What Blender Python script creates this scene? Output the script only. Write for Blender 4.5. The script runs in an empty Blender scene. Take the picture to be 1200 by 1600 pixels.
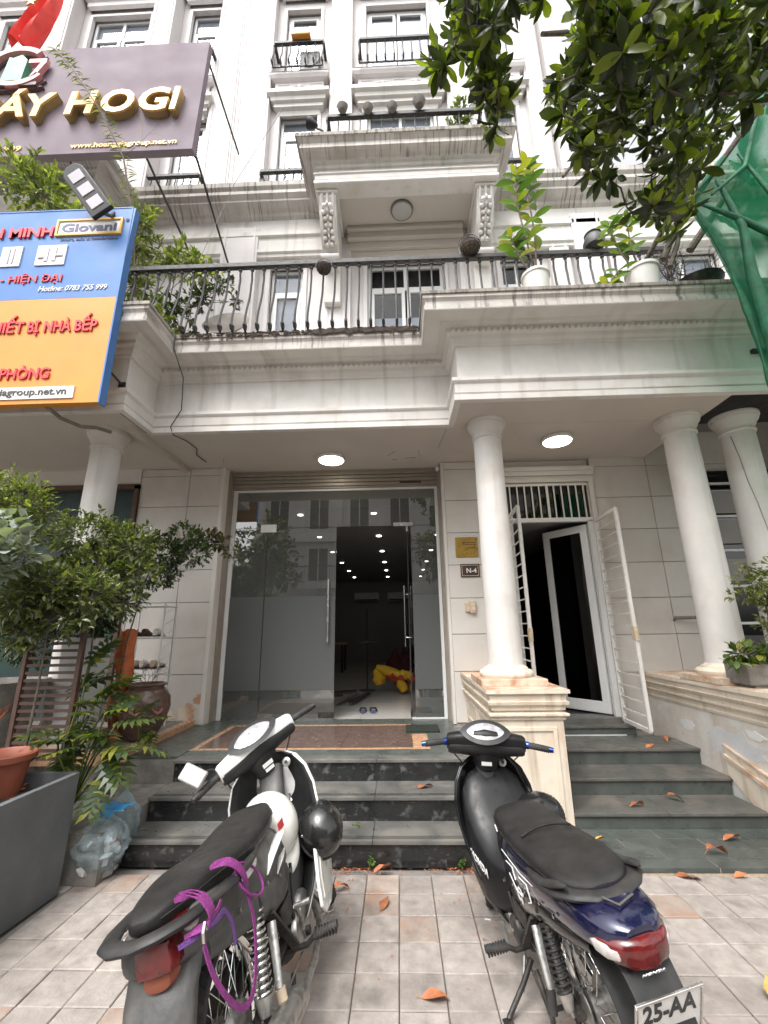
import bpy, math, random
from mathutils import Vector, Matrix, noise
random.seed(11)
R = math.radians
sc = bpy.context.scene
C = sc.collection

# ------------------------------------------------------------------ camera, sky, sun, exposure
cam = bpy.data.cameras.new('camera'); cam_o = bpy.data.objects.new('camera', cam); C.objects.link(cam_o)
cam.sensor_fit = 'VERTICAL'; cam.sensor_height = 24.0; cam.lens = 672.5*24.0/1600.0
cam.clip_start = 0.05; cam.clip_end = 600
cm = Matrix(((0.99932542, 0.02215064, 0.0292927, 0), (0.0340893, -0.26277793, -0.96425395, 0),
             (-0.01366136, 0.96460205, -0.26335577, 1.6), (0, 0, 0, 1)))
cam_o.matrix_world = cm
sc.camera = cam_o
w = bpy.data.worlds.new("World"); sc.world = w; w.use_nodes = True
nt = w.node_tree; bg = nt.nodes['Background']
sky = nt.nodes.new('ShaderNodeTexSky'); sky.sky_type = 'NISHITA'; sky.sun_disc = False
SUN_EL, SUN_AZ = 58, 205          # high sun behind a thin cloud sheet, behind the camera
sky.sun_elevation = R(SUN_EL); sky.sun_rotation = R(SUN_AZ); sky.dust_density = 5.0; sky.air_density = 1.0
hs = nt.nodes.new('ShaderNodeHueSaturation'); hs.inputs['Saturation'].default_value = 0.08; hs.inputs['Value'].default_value = 2.3
nt.links.new(sky.outputs[0], hs.inputs['Color']); nt.links.new(hs.outputs[0], bg.inputs[0])
bg.inputs[1].default_value = 0.15
sl = bpy.data.lights.new('sun', 'SUN'); sl.energy = 1.1; sl.angle = R(22); sl.color = (1.0, 0.965, 0.92)
so = bpy.data.objects.new('sun', sl); C.objects.link(so)
sd = Vector((math.sin(R(SUN_AZ))*math.cos(R(SUN_EL)), math.cos(R(SUN_AZ))*math.cos(R(SUN_EL)), math.sin(R(SUN_EL))))
so.rotation_euler = sd.to_track_quat('Z', 'Y').to_euler()
sc.view_settings.view_transform = 'Standard'; sc.view_settings.look = 'None'
sc.view_settings.gamma = 1.0; sc.view_settings.use_curve_mapping = False
sc.view_settings.exposure = 0.3

# ------------------------------------------------------------------ helpers
class MB:
    def __init__(s): s.v = []; s.f = []
    def add(s, vs, fs):
        o = len(s.v); s.v += [tuple(p) for p in vs]; s.f += [tuple(i+o for i in f) for f in fs]; return s
    def box(s, x0, x1, y0, y1, z0, z1):
        return s.add([(x0,y0,z0),(x1,y0,z0),(x1,y1,z0),(x0,y1,z0),(x0,y0,z1),(x1,y0,z1),(x1,y1,z1),(x0,y1,z1)],
                     [(0,3,2,1),(4,5,6,7),(0,1,5,4),(1,2,6,5),(2,3,7,6),(3,0,4,7)])
    def bar(s, a, b, w, h=None, up=(0,0,1)):
        a = Vector(a); b = Vector(b); h = h or w; d = (b-a).normalized(); u = Vector(up)
        if abs(d.dot(u)) > .98: u = Vector((0,1,0))
        x = d.cross(u).normalized()*w/2; y = x.cross(d).normalized()*h/2
        return s.add([a-x-y,a+x-y,a+x+y,a-x+y,b-x-y,b+x-y,b+x+y,b-x+y],
                     [(0,3,2,1),(4,5,6,7),(0,1,5,4),(1,2,6,5),(2,3,7,6),(3,0,4,7)])
    def tube(s, pts, r, n=8, sy=1.0, closed=False):
        P = [Vector(p) for p in pts]; m = len(P)
        rr = r if isinstance(r, (list, tuple)) else [r]*m
        rings = []; prev = None
        for i in range(m):
            if closed: t = (P[(i+1) % m]-P[i-1]).normalized()
            else: t = (P[min(i+1, m-1)]-P[max(i-1, 0)]).normalized()
            if prev is None:
                u = Vector((0,0,1)) if abs(t.z) < .9 else Vector((1,0,0))
                nx = t.cross(u).normalized()
            else:
                nx = (prev - t*prev.dot(t))
                nx = nx.normalized() if nx.length > 1e-6 else t.orthogonal().normalized()
            prev = nx; ny = t.cross(nx)
            rings.append([P[i]+(nx*math.cos(2*math.pi*k/n)+ny*math.sin(2*math.pi*k/n)*sy)*rr[i] for k in range(n)])
        return s.loft(rings, closed)
    def loft(s, rings, closed=False, caps=True):
        n = len(rings[0]); vs = [p for r_ in rings for p in r_]; fs = []; m = len(rings)
        for i in range(m if closed else m-1):
            a = i*n; b = ((i+1) % m)*n
            for k in range(n): fs.append((a+k, a+(k+1) % n, b+(k+1) % n, b+k))
        if not closed and caps: fs.append(tuple(range(n-1, -1, -1))); fs.append(tuple((m-1)*n+k for k in range(n)))
        return s.add(vs, fs)
    def lathe(s, prof, c=(0,0,0), n=24, axis='z', caps=True):
        def pt(r_, z, a):
            x, y = r_*math.cos(a), r_*math.sin(a)
            q = {'z': (x, y, z), 'y': (x, z, y), 'x': (z, x, y)}[axis]
            return (c[0]+q[0], c[1]+q[1], c[2]+q[2])
        return s.loft([[pt(r_, z, 2*math.pi*k/n) for k in range(n)] for r_, z in prof], caps=caps)
    def ell(s, c, rad, seg=16, rings=10, M=None, z0=-1, z1=1):
        R_ = []
        for i in range(rings+1):
            t = z0+(z1-z0)*i/rings; t = max(-1, min(1, t)); ph = math.asin(t)
            cr = max(math.cos(ph), 1e-3)
            row = []
            for k in range(seg):
                a = 2*math.pi*k/seg; p = Vector((rad[0]*cr*math.cos(a), rad[1]*cr*math.sin(a), rad[2]*math.sin(ph)))
                if M is not None: p = M @ p
                row.append(p+Vector(c))
            R_.append(row)
        return s.loft(R_)
    def prism(s, poly, a, b, axis='y'):
        def q(u, v, t): return {'y': (u, t, v), 'x': (t, u, v), 'z': (u, v, t)}[axis]
        n = len(poly)
        return s.add([q(u, v, a) for u, v in poly]+[q(u, v, b) for u, v in poly],
                     [tuple(range(n)), tuple(range(2*n-1, n-1, -1))]+[(k, k+n, (k+1) % n+n, (k+1) % n) for k in range(n)])
    def xf(s, M):
        s.v = [tuple(M @ Vector(p)) for p in s.v]; return s
    def mesh(s, name, mat, smooth=False, off=(0,0,0), angle=40):
        me = bpy.data.meshes.new(name)
        me.from_pydata([(p[0]-off[0], p[1]-off[1], p[2]-off[2]) for p in s.v], [], s.f)
        if mat: me.materials.append(mat)
        if smooth:
            me.polygons.foreach_set('use_smooth', [True]*len(me.polygons))
        me.update()
        if smooth and angle < 180: me.set_sharp_from_angle(angle=R(angle))
        return me

ROOT = {}
def root_loc(o):
    while o is not None and o.parent is not None: o = o.parent
    return ROOT.get(o.name, (0,0,0)) if o is not None else (0,0,0)
def build(name, mb, mat, parent=None, smooth=False, bevel=0, sub=0, world=True, angle=40, label=None, kind=None, solid=0):
    off = root_loc(parent) if (world and parent is not None) else (0,0,0)
    me = mb.mesh(name, mat, smooth, off, angle)
    o = bpy.data.objects.new(name, me); C.objects.link(o)
    if parent is not None: o.parent = parent
    if solid:
        m = o.modifiers.new('s', 'SOLIDIFY'); m.thickness = solid; m.offset = 0
    if bevel:
        m = o.modifiers.new('b', 'BEVEL'); m.width = bevel; m.segments = 2; m.limit_method = 'ANGLE'; m.angle_limit = R(35)
    if sub:
        m = o.modifiers.new('u', 'SUBSURF'); m.levels = sub; m.render_levels = sub
    if label: o['label'] = label
    if kind: o['kind'] = kind
    return o
def thing(name, label, cat, loc=(0,0,0), group=None, kind=None):
    o = bpy.data.objects.new(name, None); C.objects.link(o); o.location = loc
    o.empty_display_size = .1
    o['label'] = label; o['category'] = cat
    if group: o['group'] = group
    if kind: o['kind'] = kind
    ROOT[o.name] = tuple(loc)
    return o
def single(name, mb, mat, label, cat, group=None, base=None, **k):
    """a thing that is one mesh, its origin at its base"""
    if base is None:
        xs = [p[0] for p in mb.v]; ys = [p[1] for p in mb.v]; zs = [p[2] for p in mb.v]
        base = ((min(xs)+max(xs))/2, (min(ys)+max(ys))/2, min(zs))
    mb.v = [(p[0]-base[0], p[1]-base[1], p[2]-base[2]) for p in mb.v]
    o = build(name, mb, mat, None, world=False, **k); o.location = base
    o['label'] = label; o['category'] = cat
    if group: o['group'] = group
    return o
def struct(name, mb, mat, **k):
    o = build(name, mb, mat, None, world=False, **k); o['kind'] = 'structure'; return o
def place(name, me, parent, loc, rot=None, scale=None):
    """one more piece that shares its mesh; loc in world coordinates of the parent's root"""
    o = bpy.data.objects.new(name, me); C.objects.link(o); off = root_loc(parent) if parent is not None else (0,0,0)
    o.parent = parent; o.location = (loc[0]-off[0], loc[1]-off[1], loc[2]-off[2])
    if rot is not None: o.rotation_euler = rot
    if scale is not None: o.scale = scale
    return o
def text(name, s, size, loc, mat, parent, rot=(R(90),0,0), ext=.004, bold=0.0, shear=0, align='LEFT', sx=1.0, world=True, label=None):
    cu = bpy.data.curves.new(name, 'FONT'); cu.body = s; cu.size = size; cu.extrude = ext; cu.offset = bold; cu.shear = shear
    cu.align_x = align; cu.resolution_u = 3; cu.materials.append(mat)
    tmp = bpy.data.objects.new(name, cu); C.objects.link(tmp); bpy.context.view_layer.update()
    me = bpy.data.meshes.new_from_object(tmp.evaluated_get(bpy.context.evaluated_depsgraph_get())); bpy.data.objects.remove(tmp)
    me.name = name; o = bpy.data.objects.new(name, me); C.objects.link(o)
    if not me.materials: me.materials.append(mat)
    off = root_loc(parent) if world else (0,0,0)
    o.parent = parent; o.location = (loc[0]-off[0], loc[1]-off[1], loc[2]-off[2]); o.rotation_euler = rot; o.scale = (sx, 1, 1)
    if label: o['label'] = label
    return o
def fit_text(o, width):
    xs = [v.co.x for v in o.data.vertices]
    if xs: o.scale = (width/max(1e-4, max(xs)-min(xs)), 1, 1)

# ------------------------------------------------------------------ materials
def lin(c): return tuple(((x/255)/12.92 if x/255 <= .04045 else ((x/255+.055)/1.055)**2.4) for x in c)
def mat(name, col, rough=.6, metal=0, var=.12, scale=6, bump=.0, bscale=60, rand=0, grime=None, streak=None, coat=0, spec=.5,
        emit=None, trans=0, alpha=1, sss=0, rvar=.1, dust=None, wpos=False, sv=(1,1,.07)):
    m = bpy.data.materials.new(name); m.use_nodes = True; n = m.node_tree.nodes; L = m.node_tree.links
    b = n['Principled BSDF']
    tc = n.new('ShaderNodeTexCoord'); co = tc.outputs['Object']
    if wpos: co = n.new('ShaderNodeNewGeometry').outputs['Position']
    nz = n.new('ShaderNodeTexNoise'); nz.inputs['Scale'].default_value = scale; nz.inputs['Detail'].default_value = 6; nz.inputs['Roughness'].default_value = .6
    L.new(co, nz.inputs['Vector'])
    mr = n.new('ShaderNodeMapRange'); mr.inputs[1].default_value = .3; mr.inputs[2].default_value = .7
    mr.inputs[3].default_value = 1-var; mr.inputs[4].default_value = 1+var; L.new(nz.outputs['Fac'], mr.inputs[0])
    fac = mr.outputs[0]
    if rand:
        oi = n.new('ShaderNodeObjectInfo'); r2 = n.new('ShaderNodeMapRange'); r2.inputs[3].default_value = 1-rand; r2.inputs[4].default_value = 1+rand
        L.new(oi.outputs['Random'], r2.inputs[0]); mu = n.new('ShaderNodeMath'); mu.operation = 'MULTIPLY'
        L.new(fac, mu.inputs[0]); L.new(r2.outputs[0], mu.inputs[1]); fac = mu.outputs[0]
    mx = n.new('ShaderNodeVectorMath'); mx.operation = 'SCALE'; mx.inputs[0].default_value = col[:3]; L.new(fac, mx.inputs['Scale'])
    out = mx.outputs[0]
    def mask(vec_scale, sc_, lo, hi, det=5):
        mp = n.new('ShaderNodeMapping'); mp.inputs['Scale'].default_value = vec_scale; L.new(co, mp.inputs[0])
        z = n.new('ShaderNodeTexNoise'); z.inputs['Scale'].default_value = sc_; z.inputs['Detail'].default_value = det; L.new(mp.outputs[0], z.inputs['Vector'])
        r = n.new('ShaderNodeMapRange'); r.inputs[1].default_value = lo; r.inputs[2].default_value = hi; r.clamp = True; L.new(z.outputs['Fac'], r.inputs[0])
        return r.outputs[0]
    def blend(f, c2, amt, src):
        k = n.new('ShaderNodeMath'); k.operation = 'MULTIPLY'; L.new(f, k.inputs[0]); k.inputs[1].default_value = amt
        mm = n.new('ShaderNodeMix'); mm.data_type = 'RGBA'; L.new(k.outputs[0], mm.inputs[0]); L.new(src, mm.inputs[6]); mm.inputs[7].default_value = (*c2[:3], 1)
        return mm.outputs[2]
    if grime: out = blend(mask((1,1,1), grime[0], grime[1], grime[1]+.2), grime[2], grime[3], out)
    if streak: out = blend(mask(sv, streak[0], streak[1], streak[1]+.16), streak[2], streak[3], out)
    if dust: # dust lies on faces that look up
        ge = n.new('ShaderNodeNewGeometry'); sx = n.new('ShaderNodeSeparateXYZ'); L.new(ge.outputs['Normal'], sx.inputs[0])
        r = n.new('ShaderNodeMapRange'); r.inputs[1].default_value = .2; r.inputs[2].default_value = 1; L.new(sx.outputs['Z'], r.inputs[0]); r.clamp = True
        k = n.new('ShaderNodeMath'); k.operation = 'MULTIPLY'; L.new(r.outputs[0], k.inputs[0]); L.new(mask((1,1,1), 14, .3, .7), k.inputs[1])
        out = blend(k.outputs[0], dust[0], dust[1], out)
    L.new(out, b.inputs['Base Color'])
    b.inputs['Metallic'].default_value = metal; b.inputs['Specular IOR Level'].default_value = spec
    rr = n.new('ShaderNodeMapRange'); rr.inputs[1].default_value = .3; rr.inputs[2].default_value = .7
    rr.inputs[3].default_value = max(.02, rough-rvar); rr.inputs[4].default_value = min(1, rough+rvar)
    nz2 = n.new('ShaderNodeTexNoise'); nz2.inputs['Scale'].default_value = scale*2.3; nz2.inputs['Detail'].default_value = 4; L.new(co, nz2.inputs['Vector'])
    L.new(nz2.outputs['Fac'], rr.inputs[0]); L.new(rr.outputs[0], b.inputs['Roughness'])
    b.inputs['Coat Weight'].default_value = coat; b.inputs['Coat Roughness'].default_value = .06
    if bump:
        z = n.new('ShaderNodeTexNoise'); z.inputs['Scale'].default_value = bscale; z.inputs['Detail'].default_value = 5; L.new(co, z.inputs['Vector'])
        bp = n.new('ShaderNodeBump'); bp.inputs['Strength'].default_value = bump; bp.inputs['Distance'].default_value = .01
        L.new(z.outputs['Fac'], bp.inputs['Height']); L.new(bp.outputs[0], b.inputs['Normal'])
    if emit: b.inputs['Emission Color'].default_value = (*emit[0], 1); b.inputs['Emission Strength'].default_value = emit[1]
    if trans: b.inputs['Transmission Weight'].default_value = trans
    if sss: b.inputs['Subsurface Weight'].default_value = sss; b.inputs['Subsurface Radius'].default_value = (.02,.01,.005)
    if alpha < 1: b.inputs['Alpha'].default_value = alpha
    return m
def leafmat(name, c1, c2, rough=.35, tl=.35, yellow=None, ys=.1, coatw=.2):
    m = bpy.data.materials.new(name); m.use_nodes = True; n = m.node_tree.nodes; L = m.node_tree.links
    b = n['Principled BSDF']; out = n['Material Output']
    ge = n.new('ShaderNodeNewGeometry'); oi = n.new('ShaderNodeObjectInfo')
    ad = n.new('ShaderNodeMath'); ad.operation = 'ADD'; L.new(ge.outputs['Random Per Island'], ad.inputs[0]); L.new(oi.outputs['Random'], ad.inputs[1])
    fr = n.new('ShaderNodeMath'); fr.operation = 'FRACT'; L.new(ad.outputs[0], fr.inputs[0])
    cr = n.new('ShaderNodeValToRGB'); L.new(fr.outputs[0], cr.inputs[0])
    cr.color_ramp.elements[0].color = (*c1, 1); cr.color_ramp.elements[1].color = (*c2, 1); cr.color_ramp.elements[1].position = .85
    if yellow:
        cr.color_ramp.elements[1].position = 1-ys-.1
        e = cr.color_ramp.elements.new(1-ys); e.color = (*yellow, 1)
    L.new(cr.outputs[0], b.inputs['Base Color']); b.inputs['Roughness'].default_value = rough; b.inputs['Coat Weight'].default_value = coatw
    tr = n.new('ShaderNodeBsdfTranslucent'); sv = n.new('ShaderNodeVectorMath'); sv.operation = 'MULTIPLY'; sv.inputs[1].default_value = (1.6,1.9,.5)
    L.new(cr.outputs[0], sv.inputs[0]); L.new(sv.outputs[0], tr.inputs[0])
    mx = n.new('ShaderNodeMixShader'); mx.inputs[0].default_value = tl
    L.new(b.outputs[0], mx.inputs[1]); L.new(tr.outputs[0], mx.inputs[2]); L.new(mx.outputs[0], out.inputs['Surface'])
    return m
def glassmat(name, tint=(.86,.9,.88), rough=0.0, ior=1.5, frost=0, boost=1.0, dust=0):
    m = bpy.data.materials.new(name); m.use_nodes = True; n = m.node_tree.nodes; L = m.node_tree.links
    n.remove(n['Principled BSDF']); out = n['Material Output']
    g = n.new('ShaderNodeBsdfGlossy'); g.inputs['Roughness'].default_value = rough; g.inputs['Color'].default_value = (boost,)*3+(1,)
    fr = n.new('ShaderNodeFresnel'); fr.inputs['IOR'].default_value = ior
    mx = n.new('ShaderNodeMixShader'); ge = n.new('ShaderNodeNewGeometry'); mf = n.new('ShaderNodeMath'); mf.operation = 'MULTIPLY'; iv = n.new('ShaderNodeMath'); iv.operation = 'SUBTRACT'; iv.inputs[0].default_value = 1
    L.new(ge.outputs['Backfacing'], iv.inputs[1]); L.new(iv.outputs[0], mf.inputs[0]); L.new(fr.outputs[0], mf.inputs[1]); L.new(mf.outputs[0], mx.inputs[0])
    if frost:
        t = n.new('ShaderNodeBsdfTranslucent'); t.inputs[0].default_value = (*tint, 1); d = n.new('ShaderNodeBsdfDiffuse'); d.inputs[0].default_value = (*tint, 1)
        m2 = n.new('ShaderNodeMixShader'); m2.inputs[0].default_value = frost; L.new(t.outputs[0], m2.inputs[1]); L.new(d.outputs[0], m2.inputs[2]); back = m2.outputs[0]
    else:
        t = n.new('ShaderNodeBsdfTransparent'); t.inputs[0].default_value = (*tint, 1); back = t.outputs[0]
    if dust:
        d = n.new('ShaderNodeBsdfDiffuse'); d.inputs[0].default_value = (.42,.42,.40,1); m3 = n.new('ShaderNodeMixShader'); m3.inputs[0].default_value = dust; L.new(back, m3.inputs[1]); L.new(d.outputs[0], m3.inputs[2]); back = m3.outputs[0]
    L.new(back, mx.inputs[1]); L.new(g.outputs[0], mx.inputs[2]); L.new(mx.outputs[0], out.inputs['Surface'])
    return m

W = dict(
 plaster = mat('white_plaster', (.61,.58,.54), .75, var=.06, scale=2.2, bump=.15, bscale=90, grime=(1.1,.52,(.40,.36,.32),.35)),
 upper = mat('upper_plaster', (.63,.60,.59), .75, var=.05, scale=1.5, bump=.1, bscale=60, streak=(3,.52,(.45,.41,.39),.4)),
 cornice = mat('weathered_cornice', (.62,.60,.565), .75, sv=(1,.06,.06), var=.08, scale=3, bump=.2, bscale=70, streak=(7,.55,(.20,.17,.14),.30), grime=(2.5,.58,(.36,.32,.27),.4)),
 mould = mat('mildewed_edge', (.34,.31,.27), .85, sv=(1,.06,.06), var=.25, scale=5, bump=.3, bscale=50, streak=(22,.46,(.07,.06,.05),.7), grime=(5,.5,(.12,.11,.09),.6)),
 drip = mat('dripping_edge', (.52,.49,.455), .8, sv=(1,.06,.06), var=.15, scale=4, bump=.3, bscale=50, streak=(26,.53,(.09,.075,.065),.75), grime=(1.6,.5,(.28,.245,.21),.5)),
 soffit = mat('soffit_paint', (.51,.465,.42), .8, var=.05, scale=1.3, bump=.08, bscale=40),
 ped = mat('pedestal_paint', (.66,.58,.475), .7, var=.1, scale=3, bump=.18, bscale=60, grime=(3.5,.50,(.44,.29,.18),.5), streak=(11,.57,(.33,.235,.16),.6)),
 pedtop = mat('stained_ledge', (.62,.50,.39), .75, var=.2, scale=4, bump=.3, bscale=45, grime=(6,.44,(.38,.18,.085),.85), streak=(12,.55,(.28,.20,.15),.5)),
 column = mat('column_paint', (.63,.605,.575), .6, var=.07, scale=3, bump=.10, bscale=60, grime=(2.6,.53,(.46,.40,.33),.5), streak=(7,.57,(.36,.32,.27),.45)),
 tile = mat('wall_tile_paint', (.565,.535,.495), .45, var=.05, scale=3, rand=.04, grime=(2,.52,(.44,.38,.31),.45), bump=.05, bscale=30),
 joint = mat('tile_joint', (.30,.28,.25), .9),
 peel = mat('peeling_plaster', (.56,.515,.46), .85, var=.12, scale=5, bump=.6, bscale=18, grime=(3,.5,(.64,.63,.61),.85), streak=(6,.57,(.36,.22,.13),.6)),
 paving = mat('paving_stone', (.325,.288,.26), .65, var=.22, scale=12, rand=.13, bump=.35, bscale=70, grime=(1.9,.5,(.17,.145,.13),.55), streak=(5.5,.56,(.10,.085,.075),.55), wpos=True),
 paving2 = mat('paving_stone_rusty', (.33,.272,.232), .65, var=.22, scale=9, rand=.12, bump=.35, bscale=70, grime=(4.2,.50,(.34,.175,.10),.6), streak=(6,.56,(.11,.09,.08),.5), wpos=True),
 grout = mat('grout', (.21,.19,.172), .95),
 asphalt = mat('asphalt', (.055,.053,.05), .9, bump=.4, bscale=80),
 kerb = mat('kerb_stone', (.33,.31,.28), .85, bump=.3),
 nose = mat('worn_stone_tread', (.115,.112,.104), .36, var=.3, scale=5, bump=.1, grime=(3.5,.5,(.24,.22,.19),.55)),
 riser = mat('black_marble', (.018,.019,.019), .20, var=.35, scale=8, grime=(15,.57,(.17,.17,.165),.75), streak=(26,.60,(.13,.13,.125),.5), sv=(.6,1,1.6), rvar=.08),
 green = mat('dark_green_slate', (.082,.092,.083), .35, var=.3, scale=6, grime=(9,.55,(.11,.115,.105),.5), bump=.05),
 greent = mat('dusty_slate_tread', (.105,.105,.095), .42, var=.25, scale=5, grime=(3,.5,(.23,.19,.16),.55), bump=.1),
 brown = mat('brown_granite', (.13,.088,.074), .2, var=.3, scale=14, grime=(22,.55,(.24,.17,.14),.6), rvar=.06),
 orange = mat('orange_granite', (.47,.27,.155), .3, var=.15, scale=14),
 iron = mat('wrought_iron', (.028,.026,.025), .55, var=.3, scale=20, bump=.2, grime=(9,.6,(.16,.13,.10),.5)),
 alu = mat('white_aluminium', (.66,.66,.65), .4, var=.04),
 grill = mat('white_painted_steel', (.64,.62,.585), .5, var=.08, scale=12, grime=(12,.6,(.38,.28,.20),.5)),
 shutter = mat('shutter_aluminium', (.27,.235,.195), .5, metal=.3, var=.08, scale=8),
 steel = mat('brushed_steel', (.62,.61,.59), .22, metal=1, var=.05),
 chrome = mat('chrome', (.75,.75,.74), .1, metal=1, var=.04),
 alloy = mat('cast_alloy', (.42,.41,.39), .42, metal=.85, var=.2, scale=25, grime=(30,.5,(.10,.085,.07),.6), bump=.1),
 greasy = mat('oily_dark_metal', (.045,.042,.04), .5, metal=.5, var=.3, scale=25, grime=(18,.5,(.16,.135,.11),.5), bump=.15),
 black_plastic = mat('black_plastic', (.018,.018,.0185), .5, var=.25, scale=18, spec=.35, dust=((.12,.11,.095),.3)),
 gloss_black = mat('gloss_black_paint', (.006,.006,.007), .16, var=.2, coat=.6, rvar=.05, spec=.35, dust=((.07,.065,.058),.12)),
 satin_black = mat('satin_black_plastic', (.009,.009,.0095), .36, var=.25, scale=12, spec=.3, dust=((.05,.047,.042),.15)),
 seat = mat('seat_vinyl', (.016,.0155,.015), .42, var=.25, scale=9, spec=.32, bump=.35, bscale=420, dust=((.06,.055,.05),.35)),
 rubber = mat('tyre_rubber', (.025,.024,.024), .75, var=.2, scale=20, bump=.2, bscale=80, grime=(9,.5,(.11,.095,.08),.5)),
 white_paint = mat('white_bike_paint', (.74,.73,.71), .28, coat=.6, var=.04, grime=(12,.62,(.36,.32,.27),.4)),
 grey_plastic = mat('dusty_grey_plastic', (.060,.059,.057), .5, var=.3, scale=9, bump=.15, bscale=60, dust=((.20,.185,.165),.6), grime=(8,.55,(.16,.15,.135),.5)),
 navy = mat('navy_metallic_paint', (.007,.008,.042), .2, metal=.35, coat=1, var=.15, scale=30, rvar=.05),
 red = mat('red_lens', (.10,.004,.004), .2, coat=.6, var=.5, scale=26, rvar=.06, grime=(14,.50,(.035,.003,.004),.8)),
 clear = mat('clear_lens', (.42,.39,.37), .08, coat=1, var=.25, scale=60, rvar=.04),
 meter = mat('meter_face', (.30,.285,.30), .10, coat=1, var=.5, scale=16, rvar=.03, grime=(22,.54,(.08,.08,.09),.8)),
 blue_anod = mat('blue_anodised', (.05,.11,.45), .2, metal=.9, var=.1),
 decal = mat('white_decal', (.72,.72,.70), .4, var=.03),
 plate = mat('plate_enamel', (.66,.66,.64), .35, var=.05, scale=20),
 ink = mat('plate_ink', (.03,.03,.03), .45),
 purple = mat('purple_webbing', (.225,.03,.185), .7, var=.25, scale=60, bump=.6, bscale=260),
 violet = mat('violet_webbing', (.13,.045,.22), .7, var=.2, scale=60, bump=.6, bscale=260),
 helmet_w = mat('white_helmet_shell', (.70,.68,.62), .3, coat=.5, var=.05, grime=(9,.6,(.42,.38,.31),.4)),
 helmet_b = mat('black_helmet_shell', (.012,.012,.012), .27, coat=.5, var=.1),
 dish = mat('dish_grey', (.26,.225,.20), .6, var=.08),
 cement = mat('grey_cement_board', (.105,.11,.115), .72, var=.18, scale=2.5, bump=.25, bscale=25, grime=(3,.55,(.17,.165,.155),.5), streak=(4,.6,(.15,.14,.13),.5)),
 soil = mat('soil', (.06,.045,.035), .95, bump=.8, bscale=30),
 terra = mat('terracotta', (.26,.075,.042), .65, var=.12, scale=7, bump=.1, grime=(5,.6,(.45,.27,.19),.35)),
 jar = mat('brown_glazed_jar', (.105,.058,.045), .3, var=.25, scale=8, coat=.3, bump=.1),
 jar2 = mat('jar_relief', (.30,.155,.105), .4, var=.2, scale=14),
 potw = mat('white_bucket', (.66,.645,.61), .45, var=.06, grime=(6,.55,(.40,.34,.27),.5), streak=(8,.6,(.30,.26,.22),.5)),
 potgrey = mat('pale_square_pot', (.50,.50,.49), .5, var=.06, grime=(4,.6,(.34,.31,.28),.4)),
 orangev = mat('orange_sheet', (.56,.135,.035), .5, var=.2, scale=9),
 wood = mat('dark_brown_slats', (.085,.045,.033), .55, var=.25, scale=14, bump=.15, dust=((.2,.17,.14),.3)),
 bark = mat('bark', (.12,.10,.08), .9, var=.3, scale=20, bump=.8, bscale=50),
 twig = mat('dry_twig', (.14,.10,.075), .85, var=.3, scale=30),
 concrete = mat('weathered_concrete', (.20,.185,.165), .85, var=.3, scale=9, bump=.4, grime=(8,.5,(.08,.07,.06),.6)),
 sign_blue = mat('sign_blue', (.062,.17,.42), .45, var=.10, scale=1.6, spec=.4),
 sign_yel = mat('sign_yellow', (.60,.245,.03), .45, var=.08, scale=1.8),
 sign_red = mat('sign_red', (.62,.03,.04), .4, var=.1),
 sign_white = mat('sign_white', (.68,.67,.65), .5, var=.04),
 sign_navy = mat('sign_navy_print', (.09,.10,.20), .5),
 sign_grey = mat('sign_mauve_grey', (.215,.175,.20), .85, var=.08, scale=1.2),
 gold = mat('gold_letter_face', (.70,.40,.08), .35, var=.1, scale=9),
 gold_dark = mat('gold_letter_side', (.30,.20,.08), .4),
 pink = mat('logo_pink', (.62,.27,.27), .4), lgreen = mat('logo_green', (.10,.36,.22), .4), maroon = mat('logo_dark', (.10,.06,.07), .5),
 flag = mat('red_flag_cloth', (.66,.05,.04), .8, var=.15, scale=5),
 netm = None,
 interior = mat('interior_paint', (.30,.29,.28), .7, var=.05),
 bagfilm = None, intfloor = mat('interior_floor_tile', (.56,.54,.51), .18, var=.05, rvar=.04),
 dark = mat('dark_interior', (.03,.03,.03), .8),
 dgreen = mat('dark_green_door', (.008,.035,.03), .5, var=.15),
 blind = mat('window_blind', (.47,.455,.49), .6, var=.1, scale=3),
 brass = mat('brass_plate', (.42,.27,.06), .3, metal=.5, var=.12, scale=6),
 dbrown = mat('dark_brown_plate', (.055,.03,.022), .35, var=.2, scale=12),
 socket = mat('old_socket', (.52,.42,.30), .5, var=.2, scale=30),
 lamp_on = mat('lit_lamp', (.9,.9,.85), .4, emit=((1,.93,.78), 9)),
 down = mat('lit_downlight', (.9,.9,.85), .4, emit=((1,.95,.85), 14)),
 lamp_off = mat('unlit_lamp', (.42,.42,.40), .5, var=.05),
 bagclear = None,
 dryleaf = mat('dry_leaf', (.42,.15,.065), .6, var=.3, scale=25, rand=.3, bump=.2),
 dryleaf2 = mat('yellow_leaf', (.40,.27,.07), .6, var=.25, scale=25, rand=.2),
 cableb = mat('black_cable', (.015,.015,.015), .5),
 weed = leafmat('weed_leaf', (.06,.12,.02), (.12,.2,.03)),
 doormat = mat('dark_green_mat', (.012,.02,.012), .9, bump=.8, bscale=200),
 blue_bag = mat('blue_print', (.06,.28,.55), .5), yellow_bag = mat('yellow_bag', (.75,.45,.02), .5, var=.2), red_bag = mat('red_cloth', (.45,.05,.02), .7, var=.3, scale=9),
)
GL = glassmat('clear_glass', (.58,.61,.60), ior=2.4, boost=.9, dust=.12)
GLF = glassmat('frosted_film', (.125,.13,.127), rough=.25, ior=1.5, frost=.75)
GLD = glassmat('dark_glass', (.2,.22,.22), ior=1.7)
GLW = glassmat('window_glass', (.84,.87,.89), ior=1.35)
POLY = glassmat('thin_plastic', (.93,.97,.98), rough=.18, ior=1.25)
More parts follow.
